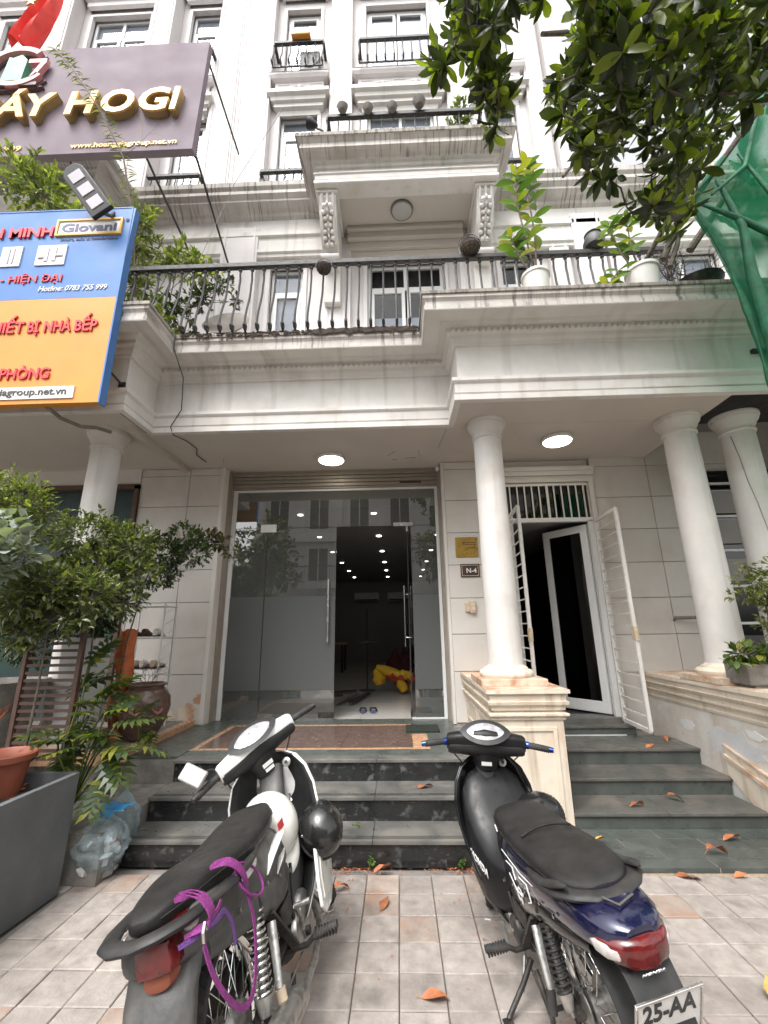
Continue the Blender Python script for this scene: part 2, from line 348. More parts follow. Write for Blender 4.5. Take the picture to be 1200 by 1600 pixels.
_n = POLY.node_tree.nodes; _l = POLY.node_tree.links; _o = _n['Material Output']; _s = _o.inputs['Surface'].links[0].from_socket
_m = _n.new('ShaderNodeMixShader'); _m.inputs[0].default_value = .30; _d = _n.new('ShaderNodeBsdfTranslucent'); _d.inputs[0].default_value = (.62,.78,.86,1)
_d2 = _n.new('ShaderNodeBsdfDiffuse'); _d2.inputs[0].default_value = (.62,.76,.82,1); _m2 = _n.new('ShaderNodeMixShader'); _m2.inputs[0].default_value = .5
_l.new(_d.outputs[0], _m2.inputs[1]); _l.new(_d2.outputs[0], _m2.inputs[2]); _l.new(_s, _m.inputs[1]); _l.new(_m2.outputs[0], _m.inputs[2]); _l.new(_m.outputs[0], _o.inputs['Surface'])

# ------------------------------------------------------------------ ground and street
struct('ground', MB().box(-60, 60, -60, 60, -.6, -.06), W['grout'])
struct('road', MB().box(-60, 60, -10.5, -1.6, -.055, -.05), W['asphalt'])
pav = struct('pavement', MB().box(-14, 14, -1.4, 6.0, -.058, -.022), W['grout'])
kerb_me = MB().box(-.495, .495, -.1, .1, -.06, .0).mesh('kerb_stone', W['kerb'])
kerb = struct('kerb', MB().box(-14, 14, -1.6, -1.41, -.058, -.03), W['kerb'])
for i in range(28): place('kerb_stone', kerb_me, kerb, (-13.5+i, -1.5, 0))
struct('far_pavement', MB().box(-60, 60, -14, -10.5, -.055, .06), W['kerb'])
T = .2145
def tile_mesh(sx, sy, m):
    g = .0022; a, b = sx/2-g, sy/2-g; c = .004
    mb = MB().add([(-a,-b,-.03),(a,-b,-.03),(a,b,-.03),(-a,b,-.03),(-a,-b,-c),(a,-b,-c),(a,b,-c),(-a,b,-c),(-a+c,-b+c,0),(a-c,-b+c,0),(a-c,b-c,0),(-a+c,b-c,0)],
        [(0,1,5,4),(1,2,6,5),(2,3,7,6),(3,0,4,7),(4,5,9,8),(5,6,10,9),(6,7,11,10),(7,4,8,11),(8,9,10,11)])
    return mb.mesh('paving_tile', m)
tm = [tile_mesh(T, T, W['paving']), tile_mesh(T, T, W['paving2'])]
far = MB(); rnd = random.Random(3); cnt = 0
y_top = 3.52
for j in range(0, 26):
    for i in range(-22, 24):
        x = -.036+(i+.5)*T; y = y_top-(j+.5)*T-.07
        if x < -2.2 and y < 3.3: continue
        if x < -4.6 or x > 4.9 or y < -1.35: continue
        vis = y > 1.35 and -2.35 < x < 2.75 and abs(x-.1) < 1.02*(y+.35)*.75+.35
        z = rnd.uniform(-.003, .002)
        if vis:
            m = tm[1] if rnd.random() < (.22 if y > 2.9 else .08) else tm[0]
            place('paving_tile', m, pav, (x, y, z), (rnd.uniform(-.004,.004), rnd.uniform(-.004,.004), rnd.choice((0,1,2,3))*math.pi/2)); cnt += 1
        else: far.box(x-T/2+.003, x+T/2-.003, y-T/2+.003, y+T/2-.003, -.03, z)
f_ = build('paving_tiles_beyond', far, W['paving'], pav, kind='stuff')

# ------------------------------------------------------------------ left flight of steps and the landing
LX0, LX1 = -2.02, .78
st = thing('entrance_steps', 'broad flight of three black marble steps with worn grey treads below the glass doors', 'steps', (-.6, 3.54, 0))
ys = [3.54, 3.845, 4.19]; zs = [.17, .34, .513]
for k in range(3):
    yb = ys[k+1] if k < 2 else 4.30
    build('riser', MB().box(LX0+.01, LX1, ys[k], yb+.02, (0 if k == 0 else zs[k-1]-.02), zs[k]-.028), W['riser'], st)
    # tread slabs, two grooves at the nose
    xx = [LX0, -1.12, -.22, LX1]
    for q in range(3):
        a, b = xx[q]+(.0012 if q else 0), xx[q+1]-.0012
        mb = MB().box(a, b, ys[k]-.022, yb+.0, zs[k]-.027, zs[k])
        if k < 2: build('tread', mb, W['nose'], st, bevel=.004)
        else: build('tread', MB().box(a, b, ys[k]-.022, 4.30, zs[k]-.027, zs[k]), W['nose'], st, bevel=.004)
gr = MB()
for k in range(2):
    for d in (.012, .028, .044): gr.box(LX0+.01, LX1-.01, ys[k]+d, ys[k]+d+.004, zs[k]-.002, zs[k]+.0012)
build('nosing_groove', gr, W['riser'], st)
def slab(name, x0, x1, y0, y1, z, m, parent): return build(name, MB().box(x0, x1, y0, y1, z-.02, z), m, parent, bevel=.0015)
build('landing_base', MB().box(LX0-.6, LX1, 4.30, 5.93, .2, .488), W['concrete'], st)
# stone slabs round the inlaid rectangle
ix0, ix1, iy0, iy1, b = -2.03, .27, 4.50, 5.60, .055
for a, c in ((LX0-.0, -1.1), (-1.1, -.2), (-.2, LX1)): slab('landing_slab', a+.001, c-.001, 4.302, iy0, .512, W['green'], st)
for a, c in ((ix0, -1.3), (-1.3, -.5), (-.5, ix1)): slab('landing_slab', a+.001, c-.001, iy1, 5.93, .512, W['green'], st)
slab('landing_slab', ix1, LX1-.16, iy0, 5.1, .512, W['green'], st); slab('landing_slab', ix1, .62, 5.1, 5.93, .512, W['green'], st)
slab('landing_slab', -2.52, ix0-.001, 4.302, 5.0, .512, W['green'], st); slab('landing_slab', -2.52, ix0-.001, 5.0, 5.93, .512, W['green'], st)
slab('inlay_border', ix0, ix1, iy0, iy0+b, .5125, W['orange'], st); slab('inlay_border', ix0, ix1-.12, iy1-b, iy1, .5125, W['orange'], st)
slab('inlay_border', ix0, ix0+b, iy0+b, iy1-b, .5125, W['orange'], st); slab('inlay_border', ix1-.16, ix1, iy0+b, 5.1, .5125, W['orange'], st)
slab('inlay_border', ix1-.16, ix1, 5.1, iy1, .5125, W['green'], st)
for q in range(3):
    x0 = ix0+b+q*(ix1-.16-ix0-b)/3; x1 = ix0+b+(q+1)*(ix1-.16-ix0-b)/3
    slab('inlay_panel', x0+.001, x1-.001, iy0+b, iy1-b, .512, W['brown'], st)

# ------------------------------------------------------------------ right flight
rs = thing('side_steps', 'narrower flight of dusty green slate steps rising to the open side door', 'steps', (2.1, 3.48, 0))
RX0, RX1 = 1.36, 2.93
# low platform of slate planks
rowy = [3.475, 3.60, 3.75, 3.90, 4.07]
for r_ in range(4):
    o_ = [.0, .33, .12, .45][r_]; x = RX0-.0
    edges = [RX0]+[RX0-.45+o_+.6*k for k in range(1, 5) if RX0+.08 < RX0-.45+o_+.6*k < 3.45]+[3.45]
    for a, c in zip(edges[:-1], edges[1:]):
        build('slate_plank', MB().box(a+.0022, c-.0022, rowy[r_]+.0022, rowy[r_+1]-.0022, 0, .03+rnd.uniform(-.0005,.001)), W['green'], rs)
build('joint_bed', MB().box(RX0+.002, 3.448, 3.478, 4.07, -.02, .028), W['socket'], rs)
ry = [4.07, 4.45, 4.84]; rz = [.144, .282, .424]
wid = [2.93, 2.95, 2.97]
for k in range(3):
    ye = ry[k+1] if k < 2 else 5.37
    build('riser', MB().box(RX0, wid[k]-.02, ry[k], ye, (.03 if k == 0 else rz[k-1]-.02), rz[k]-.026), W['green'], rs)
    mid = RX0+.78+.1*k
    for a, c in ((RX0, mid), (mid, wid[k])): build('tread', MB().box(a+.001, c-.001, ry[k]-.022, ye+.0, rz[k]-.025, rz[k]), W['greent'], rs, bevel=.004)
build('riser', MB().box(RX0, 2.62, 5.37, 5.48, .40, .500), W['green'], rs); build('tread', MB().box(RX0, 2.62, 5.355, 5.48, .501, .526), W['greent'], rs, bevel=.003)
build('door_sill', MB().box(1.42, 2.55, 5.48, 5.75, .44, .583), W['greent'], rs, bevel=.003)
build('white_strip', MB().box(RX0+.01, 2.5, 5.352, 5.362, .427, .437), W['alu'], rs)

# ------------------------------------------------------------------ the house
hs_ = thing('white_townhouse', 'tall white townhouse with columned porch, balconies and glass shopfront in the middle', 'house', (0, 5.9, 0))
YW = 5.64      # face of the ground-floor piers
YU = 5.90      # upper wall
def wall(name, x0, x1, y0, y1, z0, z1, m, parent=hs_, **k): return build(name, MB().box(x0, x1, y0, y1, z0, z1), m, parent, **k)
# ground-floor piers: tiles over a backing, recessed joints
def tiled(x_edges, z_edges, y, parent, skip=lambda a,b,c,d: False, first=None):
    for zi in range(len(z_edges)-1):
        for xi in range(len(x_edges)-1):
            a, b_, c, d = x_edges[xi], x_edges[xi+1], z_edges[zi], z_edges[zi+1]
            if skip(a, b_, c, d): continue
            build('wall_tile', MB().box(a+.004, b_-.004, y, y+.014, c+.004, d-.004), W['tile'], parent, bevel=.0025)
ze = [.513, 1.09, 1.53, 1.975, 2.40, 2.83, 3.28, 3.73, 3.84]
wall('wall', -3.60, -2.43, YW+.013, 5.93, .3, 3.84, W['joint'])
tiled([-3.60, -2.90, -2.43], ze, YW, hs_)
wall('wall_reveal', -2.428, -2.40, YW+.02, 5.93, .5, 3.84, W['plaster'])
build('pilaster_trim', MB().box(-2.46, -2.405, YW-.012, YW+.02, .513, 3.84), W['plaster'], hs_, bevel=.004)
wall('wall', .66, 1.40, YW+.013, 5.93, .3, 3.84, W['joint'])
tiled([.66, 1.40], ze, YW, hs_)
wall('wall_reveal', .625, .66, YW+.004, 5.93, .5, 3.84, W['plaster'])
wall('wall', 2.66, 8.0, YW+.013, 5.93, .3, 5.0, W['joint'])
tiled([2.66, 3.42, 4.2, 5.0], [.424, 1.06, 1.50, 1.945, 2.395, 2.835, 3.275, 3.72, 4.2], YW, hs_)
wall('wall', 1.40, 2.66, 5.70, 5.93, 3.47, 3.84, W['plaster'])
# moulded surround of the side door
for k, (x0, x1, y, z0) in enumerate(((1.385,1.44,5.60,.5),(2.60,2.665,5.60,.42),(1.44,1.47,5.63,.5),(2.565,2.60,5.63,.42))):
    build('door_surround', MB().box(x0, x1, y, 5.72, z0, 3.5), W['plaster'], hs_, bevel=.006)
for z0, z1, y in ((3.46,3.50,5.63),(3.50,3.56,5.61),(3.56,3.60,5.635),(3.60,3.66,5.60),(3.66,3.72,5.58)):
    build('door_surround', MB().box(1.385 if z0 < 3.59 else 1.36, 2.665 if z0 < 3.59 else 2.69, y, 5.72, z0, z1), W['plaster'], hs_, bevel=.006)
# porch ceiling and balcony floor
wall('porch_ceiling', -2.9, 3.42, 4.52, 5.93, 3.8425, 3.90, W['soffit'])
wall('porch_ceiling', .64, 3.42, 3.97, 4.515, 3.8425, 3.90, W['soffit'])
wall('balcony_floor', -2.9, 3.5, 4.25, YU, 4.86, 4.90, W['plaster']); wall('balcony_floor', .7, 3.5, 3.7, 4.25, 4.862, 4.90, W['plaster'])
# entablature
def cornice(path, prof, i0, i1):
    """rings of the profile at mitred corners i0..i1 of the plan path; outward is to the right of travel"""
    mb = MB(); rings = []
    for i in range(i0, i1+1):
        p = Vector(path[i]).to_2d()
        def nrm(a, b_): d = (Vector(b_)-Vector(a)).normalized(); return Vector((d.y, -d.x))
        n1 = nrm(path[i-1], path[i]) if i > 0 else None; n2 = nrm(path[i], path[i+1]) if i < len(path)-1 else None
        if n1 is None: m = n2
        elif n2 is None: m = n1
        else: m = (n1+n2)/(1+n1.dot(n2))
        rings.append([(p.x+m.x*o, p.y+m.y*o, z) for o, z in prof])
    for a, b_ in zip(rings[:-1], rings[1:]):
        n = len(prof); mb.add(a+b_, [(k, k+1, n+k+1, n+k) for k in range(n-1)])
    return mb
path = [(-9, 4.0), (-2.87, 4.0), (-2.87, 4.55), (.67, 4.55), (.67, 4.0), (3.47, 4.0), (9, 4.0)]
low = [(-.012,3.8425),(-.01,3.84),(.05,3.84),(.055,3.845),(.055,3.905),(.025,3.915),(.025,3.925),(.04,3.935),(.045,4.03),(.06,4.045),(.07,4.06),(.07,4.095),(.0,4.105)]
fas = [(0,4.10),(0,4.50)]
bed = [(0,4.50),(.025,4.505),(.025,4.535),(.05,4.56),(.06,4.60),(.10,4.615),(.10,4.66),(.15,4.675),(.17,4.70),(.33,4.705),(.335,4.69),(.345,4.69),(.35,4.70)]
cor = [(.35,4.70),(.35,4.745),(.335,4.755),(.335,4.80),(.345,4.815),(.36,4.83),(.36,4.865)]
top = [(.36,4.865),(.375,4.87),(.375,4.905),(.36,4.92),(-.4,4.92)]
def entab(i0, i1, parent):
    for nm, pr, m in (('architrave', low, W['column']), ('frieze', fas, W['cornice']), ('bed_mould', bed, W['cornice']), ('corona', cor, W['drip']), ('gutter_edge', top, W['mould'])):
        build(nm, cornice(path, pr, i0, i1), m, parent)
entab(2, 5, hs_)
# dentils, too small to pick apart
dm = MB()
def dent(x0, x1, y):
    n = int((x1-x0)/.062)
    for k in range(n): x = x0+k*.062; dm.box(x, x+.036, y-.118, y-.09, 4.617, 4.655)
dent(-2.75, .55, 4.55); dent(.62, 3.4, 4.0)
build('dentils', dm, W['cornice'], hs_, kind='stuff')
# mildew hanging under the edge: little dark clots
cl = MB()
for k in range(620):
    x = rnd.uniform(-2.45, .3) if rnd.random() < .5 else rnd.uniform(-.9, .28)
    y = 4.55-.375; s = rnd.uniform(.005, .017)*(2 if x > -1.2 and rnd.random() < .35 else 1)
    cl.ell((x, y-.002, 4.915-rnd.random()**2*.05), (s*1.6, .010, s*.9), 6, 4)
for k in range(60):
    x = rnd.uniform(-2.3, .25); h = rnd.uniform(.02,.10); cl.box(x, x+rnd.uniform(.004,.014), 4.168, 4.176, 4.905-h, 4.905)
build('mould_clots', cl, W['soil'], hs_, kind='stuff')

for k_, (x_, z_, s_) in enumerate(((-2.62,.66,.11),(-2.85,.62,.08),(-2.48,.80,.06))):
    q_ = random.Random(k_+3); rr_ = [s_*q_.uniform(.6,1.15) for _ in range(16)]
    build('peeled_patch', MB().prism([(x_+rr_[i]*1.3*math.cos(2*math.pi*i/16), z_+rr_[i]*math.sin(2*math.pi*i/16)) for i in range(16)], YW-.004-.001*k_, YW+.002, 'y'), W['pedtop'], hs_)
# columns
def column(x, y, z0, z1, r, parent, label=None, pr=.30):
    c = build('column', MB().lathe([(r*1.04, z0+.155),(r*1.03,z0+.17)]+[(r*(1-.10*(t/10)**1.6), z0+.19+(z1-.21-z0-.19)*t/10) for t in range(11)], (x, y, 0), 40, caps=False), W['column'], parent, smooth=True, label=label)
    build('plinth', MB().box(x-pr, x+pr, y-pr, y+pr, z0, z0+.062), W['pedtop'], c, bevel=.006)
    build('base', MB().lathe([(r*1.5,z0+.062),(r*1.56,z0+.08),(r*1.56,z0+.10),(r*1.45,z0+.122),(r*1.28,z0+.128),(r*1.24,z0+.145),(r*1.10,z0+.155),(r*1.03,z0+.17)], (x,y,0), 40), W['ped'], c, smooth=True)
    q = r*.9
    build('capital', MB().lathe([(q,z1-.215),(q*1.10,z1-.205),(q*1.10,z1-.185),(q*1.02,z1-.18),(q*1.04,z1-.15),(q*1.16,z1-.125),(q*1.18,z1-.105),(q*1.36,z1-.07),(q*1.40,z1-.05),(q*1.40,z1-.035),(q*1.46,z1-.03),(q*1.46,z1)], (x,y,0), 40), W['column'], c, smooth=True)
    return c
column(1.035, 4.50, 1.086, 3.842, .165, hs_)
column(3.17, 4.52, 1.075, 3.842, .175, hs_)
# pedestal between the two flights
pd = thing('pedestal', 'cream moulded pedestal wall between the two flights, carrying the middle column', 'pedestal', (1.07, 3.96, 0))
def ledge_prof(z): return [(0,z-.17),(.02,z-.165),(.02,z-.14),(.045,z-.12),(.05,z-.095),(.03,z-.09),(.03,z-.035),(.06,z-.03),(.06,z)]
ppath = [(.79, 5.9), (.79, 4.03), (1.375, 4.03), (1.375, 5.6)]
build('body', MB().box(.792, 1.373, 4.032, 5.64, 0, 1.08), W['ped'], pd)
build('coping', cornice(ppath, ledge_prof(1.086), 0, 3), W['ped'], pd)
build('coping_top', MB().box(.733, 1.432, 3.973, 5.635, 1.06, 1.0865), W['pedtop'], pd, bevel=.004)
# second roll mould under the coping and the base block
build('roll_mould', cornice(ppath, [(0,.84),(.012,.842),(.018,.85),(.012,.862),(.03,.87),(.042,.88),(.042,.895),(0,.905)], 0, 3), W['ped'], pd)
# sunken panels: frames standing proud
def frame_rect(mb, axis, u0, u1, z0, z1, t, a, wd=.035):
    for (p, q, r_, s) in ((u0,u1,z0,z0+wd),(u0,u1,z1-wd,z1),(u0,u0+wd,z0+wd,z1-wd),(u1-wd,u1,z0+wd,z1-wd)):
        if axis == 'y': mb.box(p, q, a-t, a+.001, r_, s)
        else: mb.box(a-t, a+.001, p, q, r_, s)
fm = MB(); frame_rect(fm, 'y', .86, 1.31, .12, .79, .014, 4.032); build('panel_frame', fm, W['ped'], pd, bevel=.004)
fm = MB(); frame_rect(fm, 'x', 4.16, 4.80, .60, .80, .012, .792, .025); frame_rect(fm, 'x', 4.9, 5.5, .60, .80, .012, .792, .025); build('panel_frame', fm, W['ped'], pd, bevel=.004)
# right wall beside the side steps
rw = thing('side_wall', 'stained white parapet wall with stepped mouldings right of the slate steps', 'wall', (3.3, 3.5, 0))
wpath = [(2.95, 5.62), (2.95, 2.4)]
build('body', MB().box(2.952, 3.9, 2.3, 5.64, 0, 1.06), W['peel'], rw)
build('coping', cornice(wpath, [(0,.80),(.012,.80),(.02,.825),(.012,.835),(.012,.87),(.045,.885),(.05,.90),(.03,.905),(.03,.94),(.055,.95),(.07,.975),(.05,.98),(.05,1.03),(.075,1.035),(.075,1.07),(0,1.075)], 0, 1), W['ped'], rw)
build('coping_top', MB().box(2.876, 3.95, 2.2, 5.636, 1.05, 1.0755), W['pedtop'], rw, bevel=.004)
build('rendered_face', cornice(wpath, [(.002,.0),(.004,.3),(.003,.80)], 0, 1), W['peel'], rw)
for poly, xa, m_ in (([(2.6,0),(3.2,0),(4.05,.03),(4.45,.30),(4.45,.44),(3.2,.10),(2.6,.10)], 2.925, 'ped'), ([(2.6,.10),(3.2,.10),(4.45,.44),(4.45,.475),(3.2,.135),(2.6,.135)], 2.908, 'pedtop'),
        ([(2.6,.135),(3.2,.135),(4.45,.475),(4.45,.53),(3.2,.19),(2.6,.19)], 2.930, 'ped'), ([(2.6,.19),(3.2,.19),(4.45,.53),(4.45,.555),(3.2,.215),(2.6,.215)], 2.918, 'pedtop')):
    build('string_mould', MB().prism(poly, xa, 2.951, 'x'), W[m_], rw, bevel=.003)
# plaster patches that came off, thin relief
def patch(y, z, s, m, n=18, x=2.945, fy=1.7, seed=1):
    q = random.Random(seed); rr_ = [s*q.uniform(.62,1.15) for _ in range(n)]
    return build('plaster_patch', MB().prism([(y+rr_[i]*fy*math.cos(2*math.pi*i/n), z+rr_[i]*math.sin(2*math.pi*i/n)*.8) for i in range(n)], x, x+.006, 'x'), m, rw)
W['skim'] = mat('bluish_skim_coat', (.52,.525,.53), .85, var=.08, scale=5, bump=.3, bscale=30)
patch(4.35, .57, .17, W['skim'], 22, 2.944, 2.2, 3); patch(3.78, .52, .12, W['skim'], 20, 2.9425, 1.5, 5); patch(4.95, .62, .07, W['alu'], 14, 2.945, 1.6, 6); patch(4.05, .70, .05, W['alu'], 12, 2.941, 2.2, 8); patch(3.5, .68, .06, W['pedtop'], 14, 2.943, 2.0, 9)

# shopfront: shutter box, white frame, glass
sf = thing('glass_shopfront', 'wide frameless glass shopfront in a slim white frame, right leaf swung inward', 'shopfront', (-.86, 5.91, .513))
box = build('shutter_box', MB().box(-2.40, .625, 5.86, 5.93, 3.575, 3.84), W['shutter'], sf)
for k, z in enumerate((3.60, 3.655, 3.71, 3.765, 3.815)): build('shutter_slat', MB().box(-2.39, .615, 5.835-.004*(k % 2), 5.861, z-.0, z+.048), W['shutter'], box, bevel=.008)
build('guide_rail', MB().box(-2.40, -2.355, 5.78, 5.90, .513, 3.84), W['shutter'], sf); build('guide_rail', MB().box(.585, .625, 5.78, 5.90, .513, 3.84), W['shutter'], sf)
for a in ((-2.355,-2.30,.513,3.575),(.545,.585,.513,3.575)): build('frame', MB().box(a[0],a[1],5.885,5.935,a[2],a[3]), W['alu'], sf, bevel=.003)
build('frame', MB().box(-2.30,.545,5.885,5.935,3.545,3.575), W['alu'], sf, bevel=.003); build('threshold', MB().box(-2.30,-.86,5.895,5.93,.513,.53), W['steel'], sf)
build('threshold', MB().box(.14,.545,5.895,5.93,.513,.53), W['alu'], sf)
def pane(name, x0, x1, z0, z1, y=5.91, m=GL): return build(name, MB().box(x0, x1, y-.005, y+.005, z0, z1), m, sf)
pane('transom_glass', -2.30, .545, 3.012, 3.545); pl = pane('fixed_glass', -2.30, -1.83, .53, 3.005); pr_ = pane('fixed_glass', .19, .545, .53, 3.005)
dl = pane('door_leaf', -1.823, -.853, .53, 3.005)
def film(x0, x1, p): build('frosted_film', MB().box(x0, x1, 5.898, 5.903, .86, 2.05), GLF, p)
film(-2.298, -1.833, pl); film(-1.82, -.856, dl); film(.193, .543, pr_)
build('patch_fitting', MB().box(-1.05, -.853, 5.892, 5.93, .53, .60), W['greasy'], dl); build('patch_fitting', MB().box(-1.823, -1.63, 5.892, 5.93, .53, .585), W['steel'], dl)
build('patch_fitting', MB().box(-1.93, -1.71, 5.892, 5.93, 2.95, 3.06), W['alu'], dl)
def handle(x, y, z0, z1, p, off=-.05):
    o = build('handle', MB().tube([(x,y+off,z0),(x,y+off,z1)], .014, 12), W['steel'], p, smooth=True)
    for z in (z0+.12, z1-.12): build('standoff', MB().tube([(x,y,z),(x,y+off,z)], .009, 8), W['steel'], o) if False else None
    return o
handle(-.945, 5.905, 1.44, 2.27, dl)
ml = MB(); 
for z in (1.55, 2.16): ml.tube([(-.945,5.905,z),(-.945,5.855,z)], .009, 8)
build('handle_mount', ml, W['steel'], dl)
ol = build('open_door_leaf', MB().box(.135, .145, 5.95, 6.87, .53, 3.0), GL, sf)
build('patch_fitting', MB().box(.125, .155, 5.93, 6.10, 2.93, 3.03), W['steel'], ol); build('patch_fitting', MB().box(.125, .155, 5.93, 6.10, .53, .60), W['greasy'], ol)
build('edge_seal', MB().box(.134, .146, 5.940, 5.95, .53, 3.0), W['dark'], ol)
for sx in (-.05, .05):
    build('handle', MB().tube([(.14+sx, 6.72, 1.35), (.14+sx, 6.72, 2.25)], .013, 10), W['steel'], ol, smooth=True)
build('handle_mount', MB().tube([(.09,6.72,1.48),(.19,6.72,1.48)], .009, 8).tube([(.09,6.72,2.12),(.19,6.72,2.12)], .009, 8), W['steel'], ol)
build('header_fitting', MB().box(-.05, .22, 5.885, 5.935, 3.0, 3.05), W['steel'], sf)
build('sticker', MB().box(.05, .36, 5.83, 5.833, 3.615, 3.645), W['dbrown'], box)

# room behind the glass
rm = struct('interior_walls', MB().box(-3.1,-3.0,5.94,16,.3,3.4).box(1.28,1.38,5.94,16,.3,3.4).box(-3.1,1.38,16,16.1,.3,3.4)
    .box(-3.1,-2.42,5.931,5.94,.3,3.4).box(.63,1.38,5.931,5.94,.3,3.4), W['interior'])
struct('interior_ceiling', MB().box(-3.1,1.38,5.94,16,3.3,3.84), W['interior'])
ifl = struct('interior_floor', MB().box(-3.1,1.38,5.931,16,.3,.500), W['joint'])
tme = MB().box(-.298,.298,-.298,.298,-.01,0).mesh('floor_tile', W['intfloor'])
for i in range(7):
    for j in range(9): place('floor_tile', tme, ifl, (-2.62+i*.6, 6.24+j*.6, .507))
for i in range(6):
    for k, x in enumerate((-1.46, -.345, .75)):
        if k == 2 and i < 1: continue
        o = single('downlight', MB().lathe([(.042,-.01),(.042,.0)], (0,0,0), 16), W['down'], 'x', 'downlight', 'recessed downlights in rows on the shop ceiling', base=(0,0,0))
        o.location = (x, 6.27+i*1.63, 3.298); o['label'] = '%s lit downlight from the shop door in the %s row of the ceiling' % (['nearest','second','third','fourth','fifth','farthest','farthest'][i], ['left','middle','right'][k])
for x, l_ in ((-1.15, 'left'), (.05, 'right')):
    a = thing('air_conditioner', f'white wall air conditioner at the back of the shop, {l_} of two', 'air conditioner', (x, 15.9, 2.75), 'air conditioners on the back wall')
    build('casing', MB().box(x-.45, x+.45, 15.75, 16.0, 2.6, 2.9), W['potw'], a, bevel=.04); build('vent', MB().box(x-.4, x+.4, 15.742, 15.752, 2.62, 2.66), W['dark'], a)
cb = thing('cabinet', 'low brown cabinet standing at the back right of the shop', 'cabinet', (.75,14.0,.507))
build('carcass', MB().box(.25,1.25,13.7,14.3,.507,1.75), W['dbrown'], cb, bevel=.01)
for x_ in (.27,.77): build('cabinet_door', MB().box(x_,x_+.46,13.68,13.70,.58,1.70), W['wood'], cb, bevel=.006)
tb_ = thing('work_table', 'plain work table in the dim back left of the shop', 'table', (-2.0,12.5,.507))
build('table_top', MB().box(-2.7,-1.5,12.1,12.9,1.22,1.26), W['socket'], tb_)
for x_ in (-2.65,-1.55):
    for y_ in (12.15,12.85): build('leg', MB().box(x_-.025,x_+.025,y_-.025,y_+.025,.507,1.22), W['greasy'], tb_)
# a tall floor stand and a folded stool deep in the room
s_ = thing('stand', 'thin dark upright stand deep inside the shop behind the opening', 'stand', (-.62, 8.6, .507))
build('pole', MB().tube([(-.62,8.6,.52),(-.62,8.6,2.0)], .012, 8), W['greasy'], s_); build('foot', MB().lathe([(.16,.507),(.15,.525),(.02,.53)], (-.62,8.6,0), 16), W['greasy'], s_)
build('head', MB().box(-.78,-.46,8.57,8.63,1.35,1.40), W['greasy'], s_)

# side door: grille transom, frame, leaf, dark hall
sdr = thing('side_door', 'open white aluminium side door with dark glass, left of the right wall', 'door', (2.0, 5.56, .583))
for a in ((1.47,1.52,.583,2.95),(2.50,2.565,.583,2.95),(1.47,2.565,2.93,2.985)):
    build('frame', MB().box(a[0],a[1],5.54,5.60,a[2],a[3]), W['alu'], sdr, bevel=.004)
lf = MB(); 
def rect_frame(mb, x0, x1, z0, z1, wd, y0, y1, wb=None):
    wb = wb or wd
    mb.box(x0,x1,y0,y1,z0,z0+wb).box(x0,x1,y0,y1,z1-wd,z1).box(x0,x0+wd,y0,y1,z0+wb,z1-wd).box(x1-wd,x1,y0,y1,z0+wb,z1-wd)
a_ = math.atan2(6.10-5.60, 2.12-2.49); Mx = Matrix.Translation((2.49, 5.60, 0)) @ Matrix.Rotation(a_, 4, 'Z')
rect_frame(lf, 0, .66, .60, 2.90, .095, -.02, .02, .13); lf.xf(Mx)
leaf_o = build('door_leaf', lf, W['alu'], sdr, bevel=.004)
build('pane', MB().box(.095,.565,-.005,.005,.73,2.805).xf(Mx), GLD, leaf_o)
build('handle', MB().box(.60,.64,-.035,-.02,1.50,1.70).tube([(.62,-.05,1.6),(.50,-.055,1.6)], .011, 8).xf(Mx), W['steel'], leaf_o)
tr = build('transom_bars', MB().box(1.47,2.565,5.61,5.63,2.99,3.46), GLD, sdr)
for k in range(11):
    x = 1.52+k*.098; build('bar', MB().box(x, x+.016 if k != 5 else x+.03, 5.575, 5.592, 2.985, 3.46), W['grill'], tr)
build('frame', MB().box(1.47,2.565,5.57,5.60,3.44,3.462), W['grill'], sdr)
struct('hall_ceiling', MB().box(1.42,2.70,5.75,10,3.0,3.05), W['interior'])
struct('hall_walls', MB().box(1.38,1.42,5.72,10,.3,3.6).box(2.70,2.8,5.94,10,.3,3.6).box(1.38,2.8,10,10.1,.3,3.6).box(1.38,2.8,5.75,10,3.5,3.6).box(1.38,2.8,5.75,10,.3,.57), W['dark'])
# security grille leaves
def grille(name, hinge, outer, z0, z1, label, scroll):
    g = thing(name, label, 'security grille', (hinge[0], hinge[1], z0))
    H = Vector((*hinge, 0)); O = Vector((*outer, 0)); d = (O-H); L_ = d.length; d.normalize()
    def P(u, z, s=0): q = H+d*u; return (q.x-d.y*s, q.y+d.x*s, z)
    fr = MB()
    for (u0,u1,za,zb) in ((0,0,z0,z1),(L_,L_,z0,z1)): fr.bar(P(u0,za), P(u1,zb), .036, .03)
    for z in (z0, z1): fr.bar(P(0,z), P(L_,z), .03, .036)
    build('frame', fr, W['grill'], g)
    n = 18
    for k in range(1, n):
        z = z0+(z1-z0)*k/n; build('bar', MB().bar(P(.015,z), P(L_-.015,z), .016, .012), W['grill'], g)
    if scroll:
        for k in range(12):
            z = z0+.1+(z1-z0-.2)*k/11; build('scroll', MB().tube([P(.02+.03*(1+math.cos(t))*1, z+.05*math.sin(t), .0) for t in [i*math.pi/5 for i in range(9)]], .006, 5), W['grill'], g)
    build('lock', MB().box(-.02,.02,-.03,.03,-.07,.07).xf(Matrix.Translation(P(L_, z0+.95))), W['socket'], g)
    return g
grille('security_grille', (2.54, 5.44), (2.50, 4.83), .575, 2.90, 'white security grille leaf opened outward at the right of the side door', True)
grille('security_grille', (1.455, 5.50), (1.425, 4.92), .575, 2.98, 'white security grille leaf seen edge-on just behind the middle column', False)
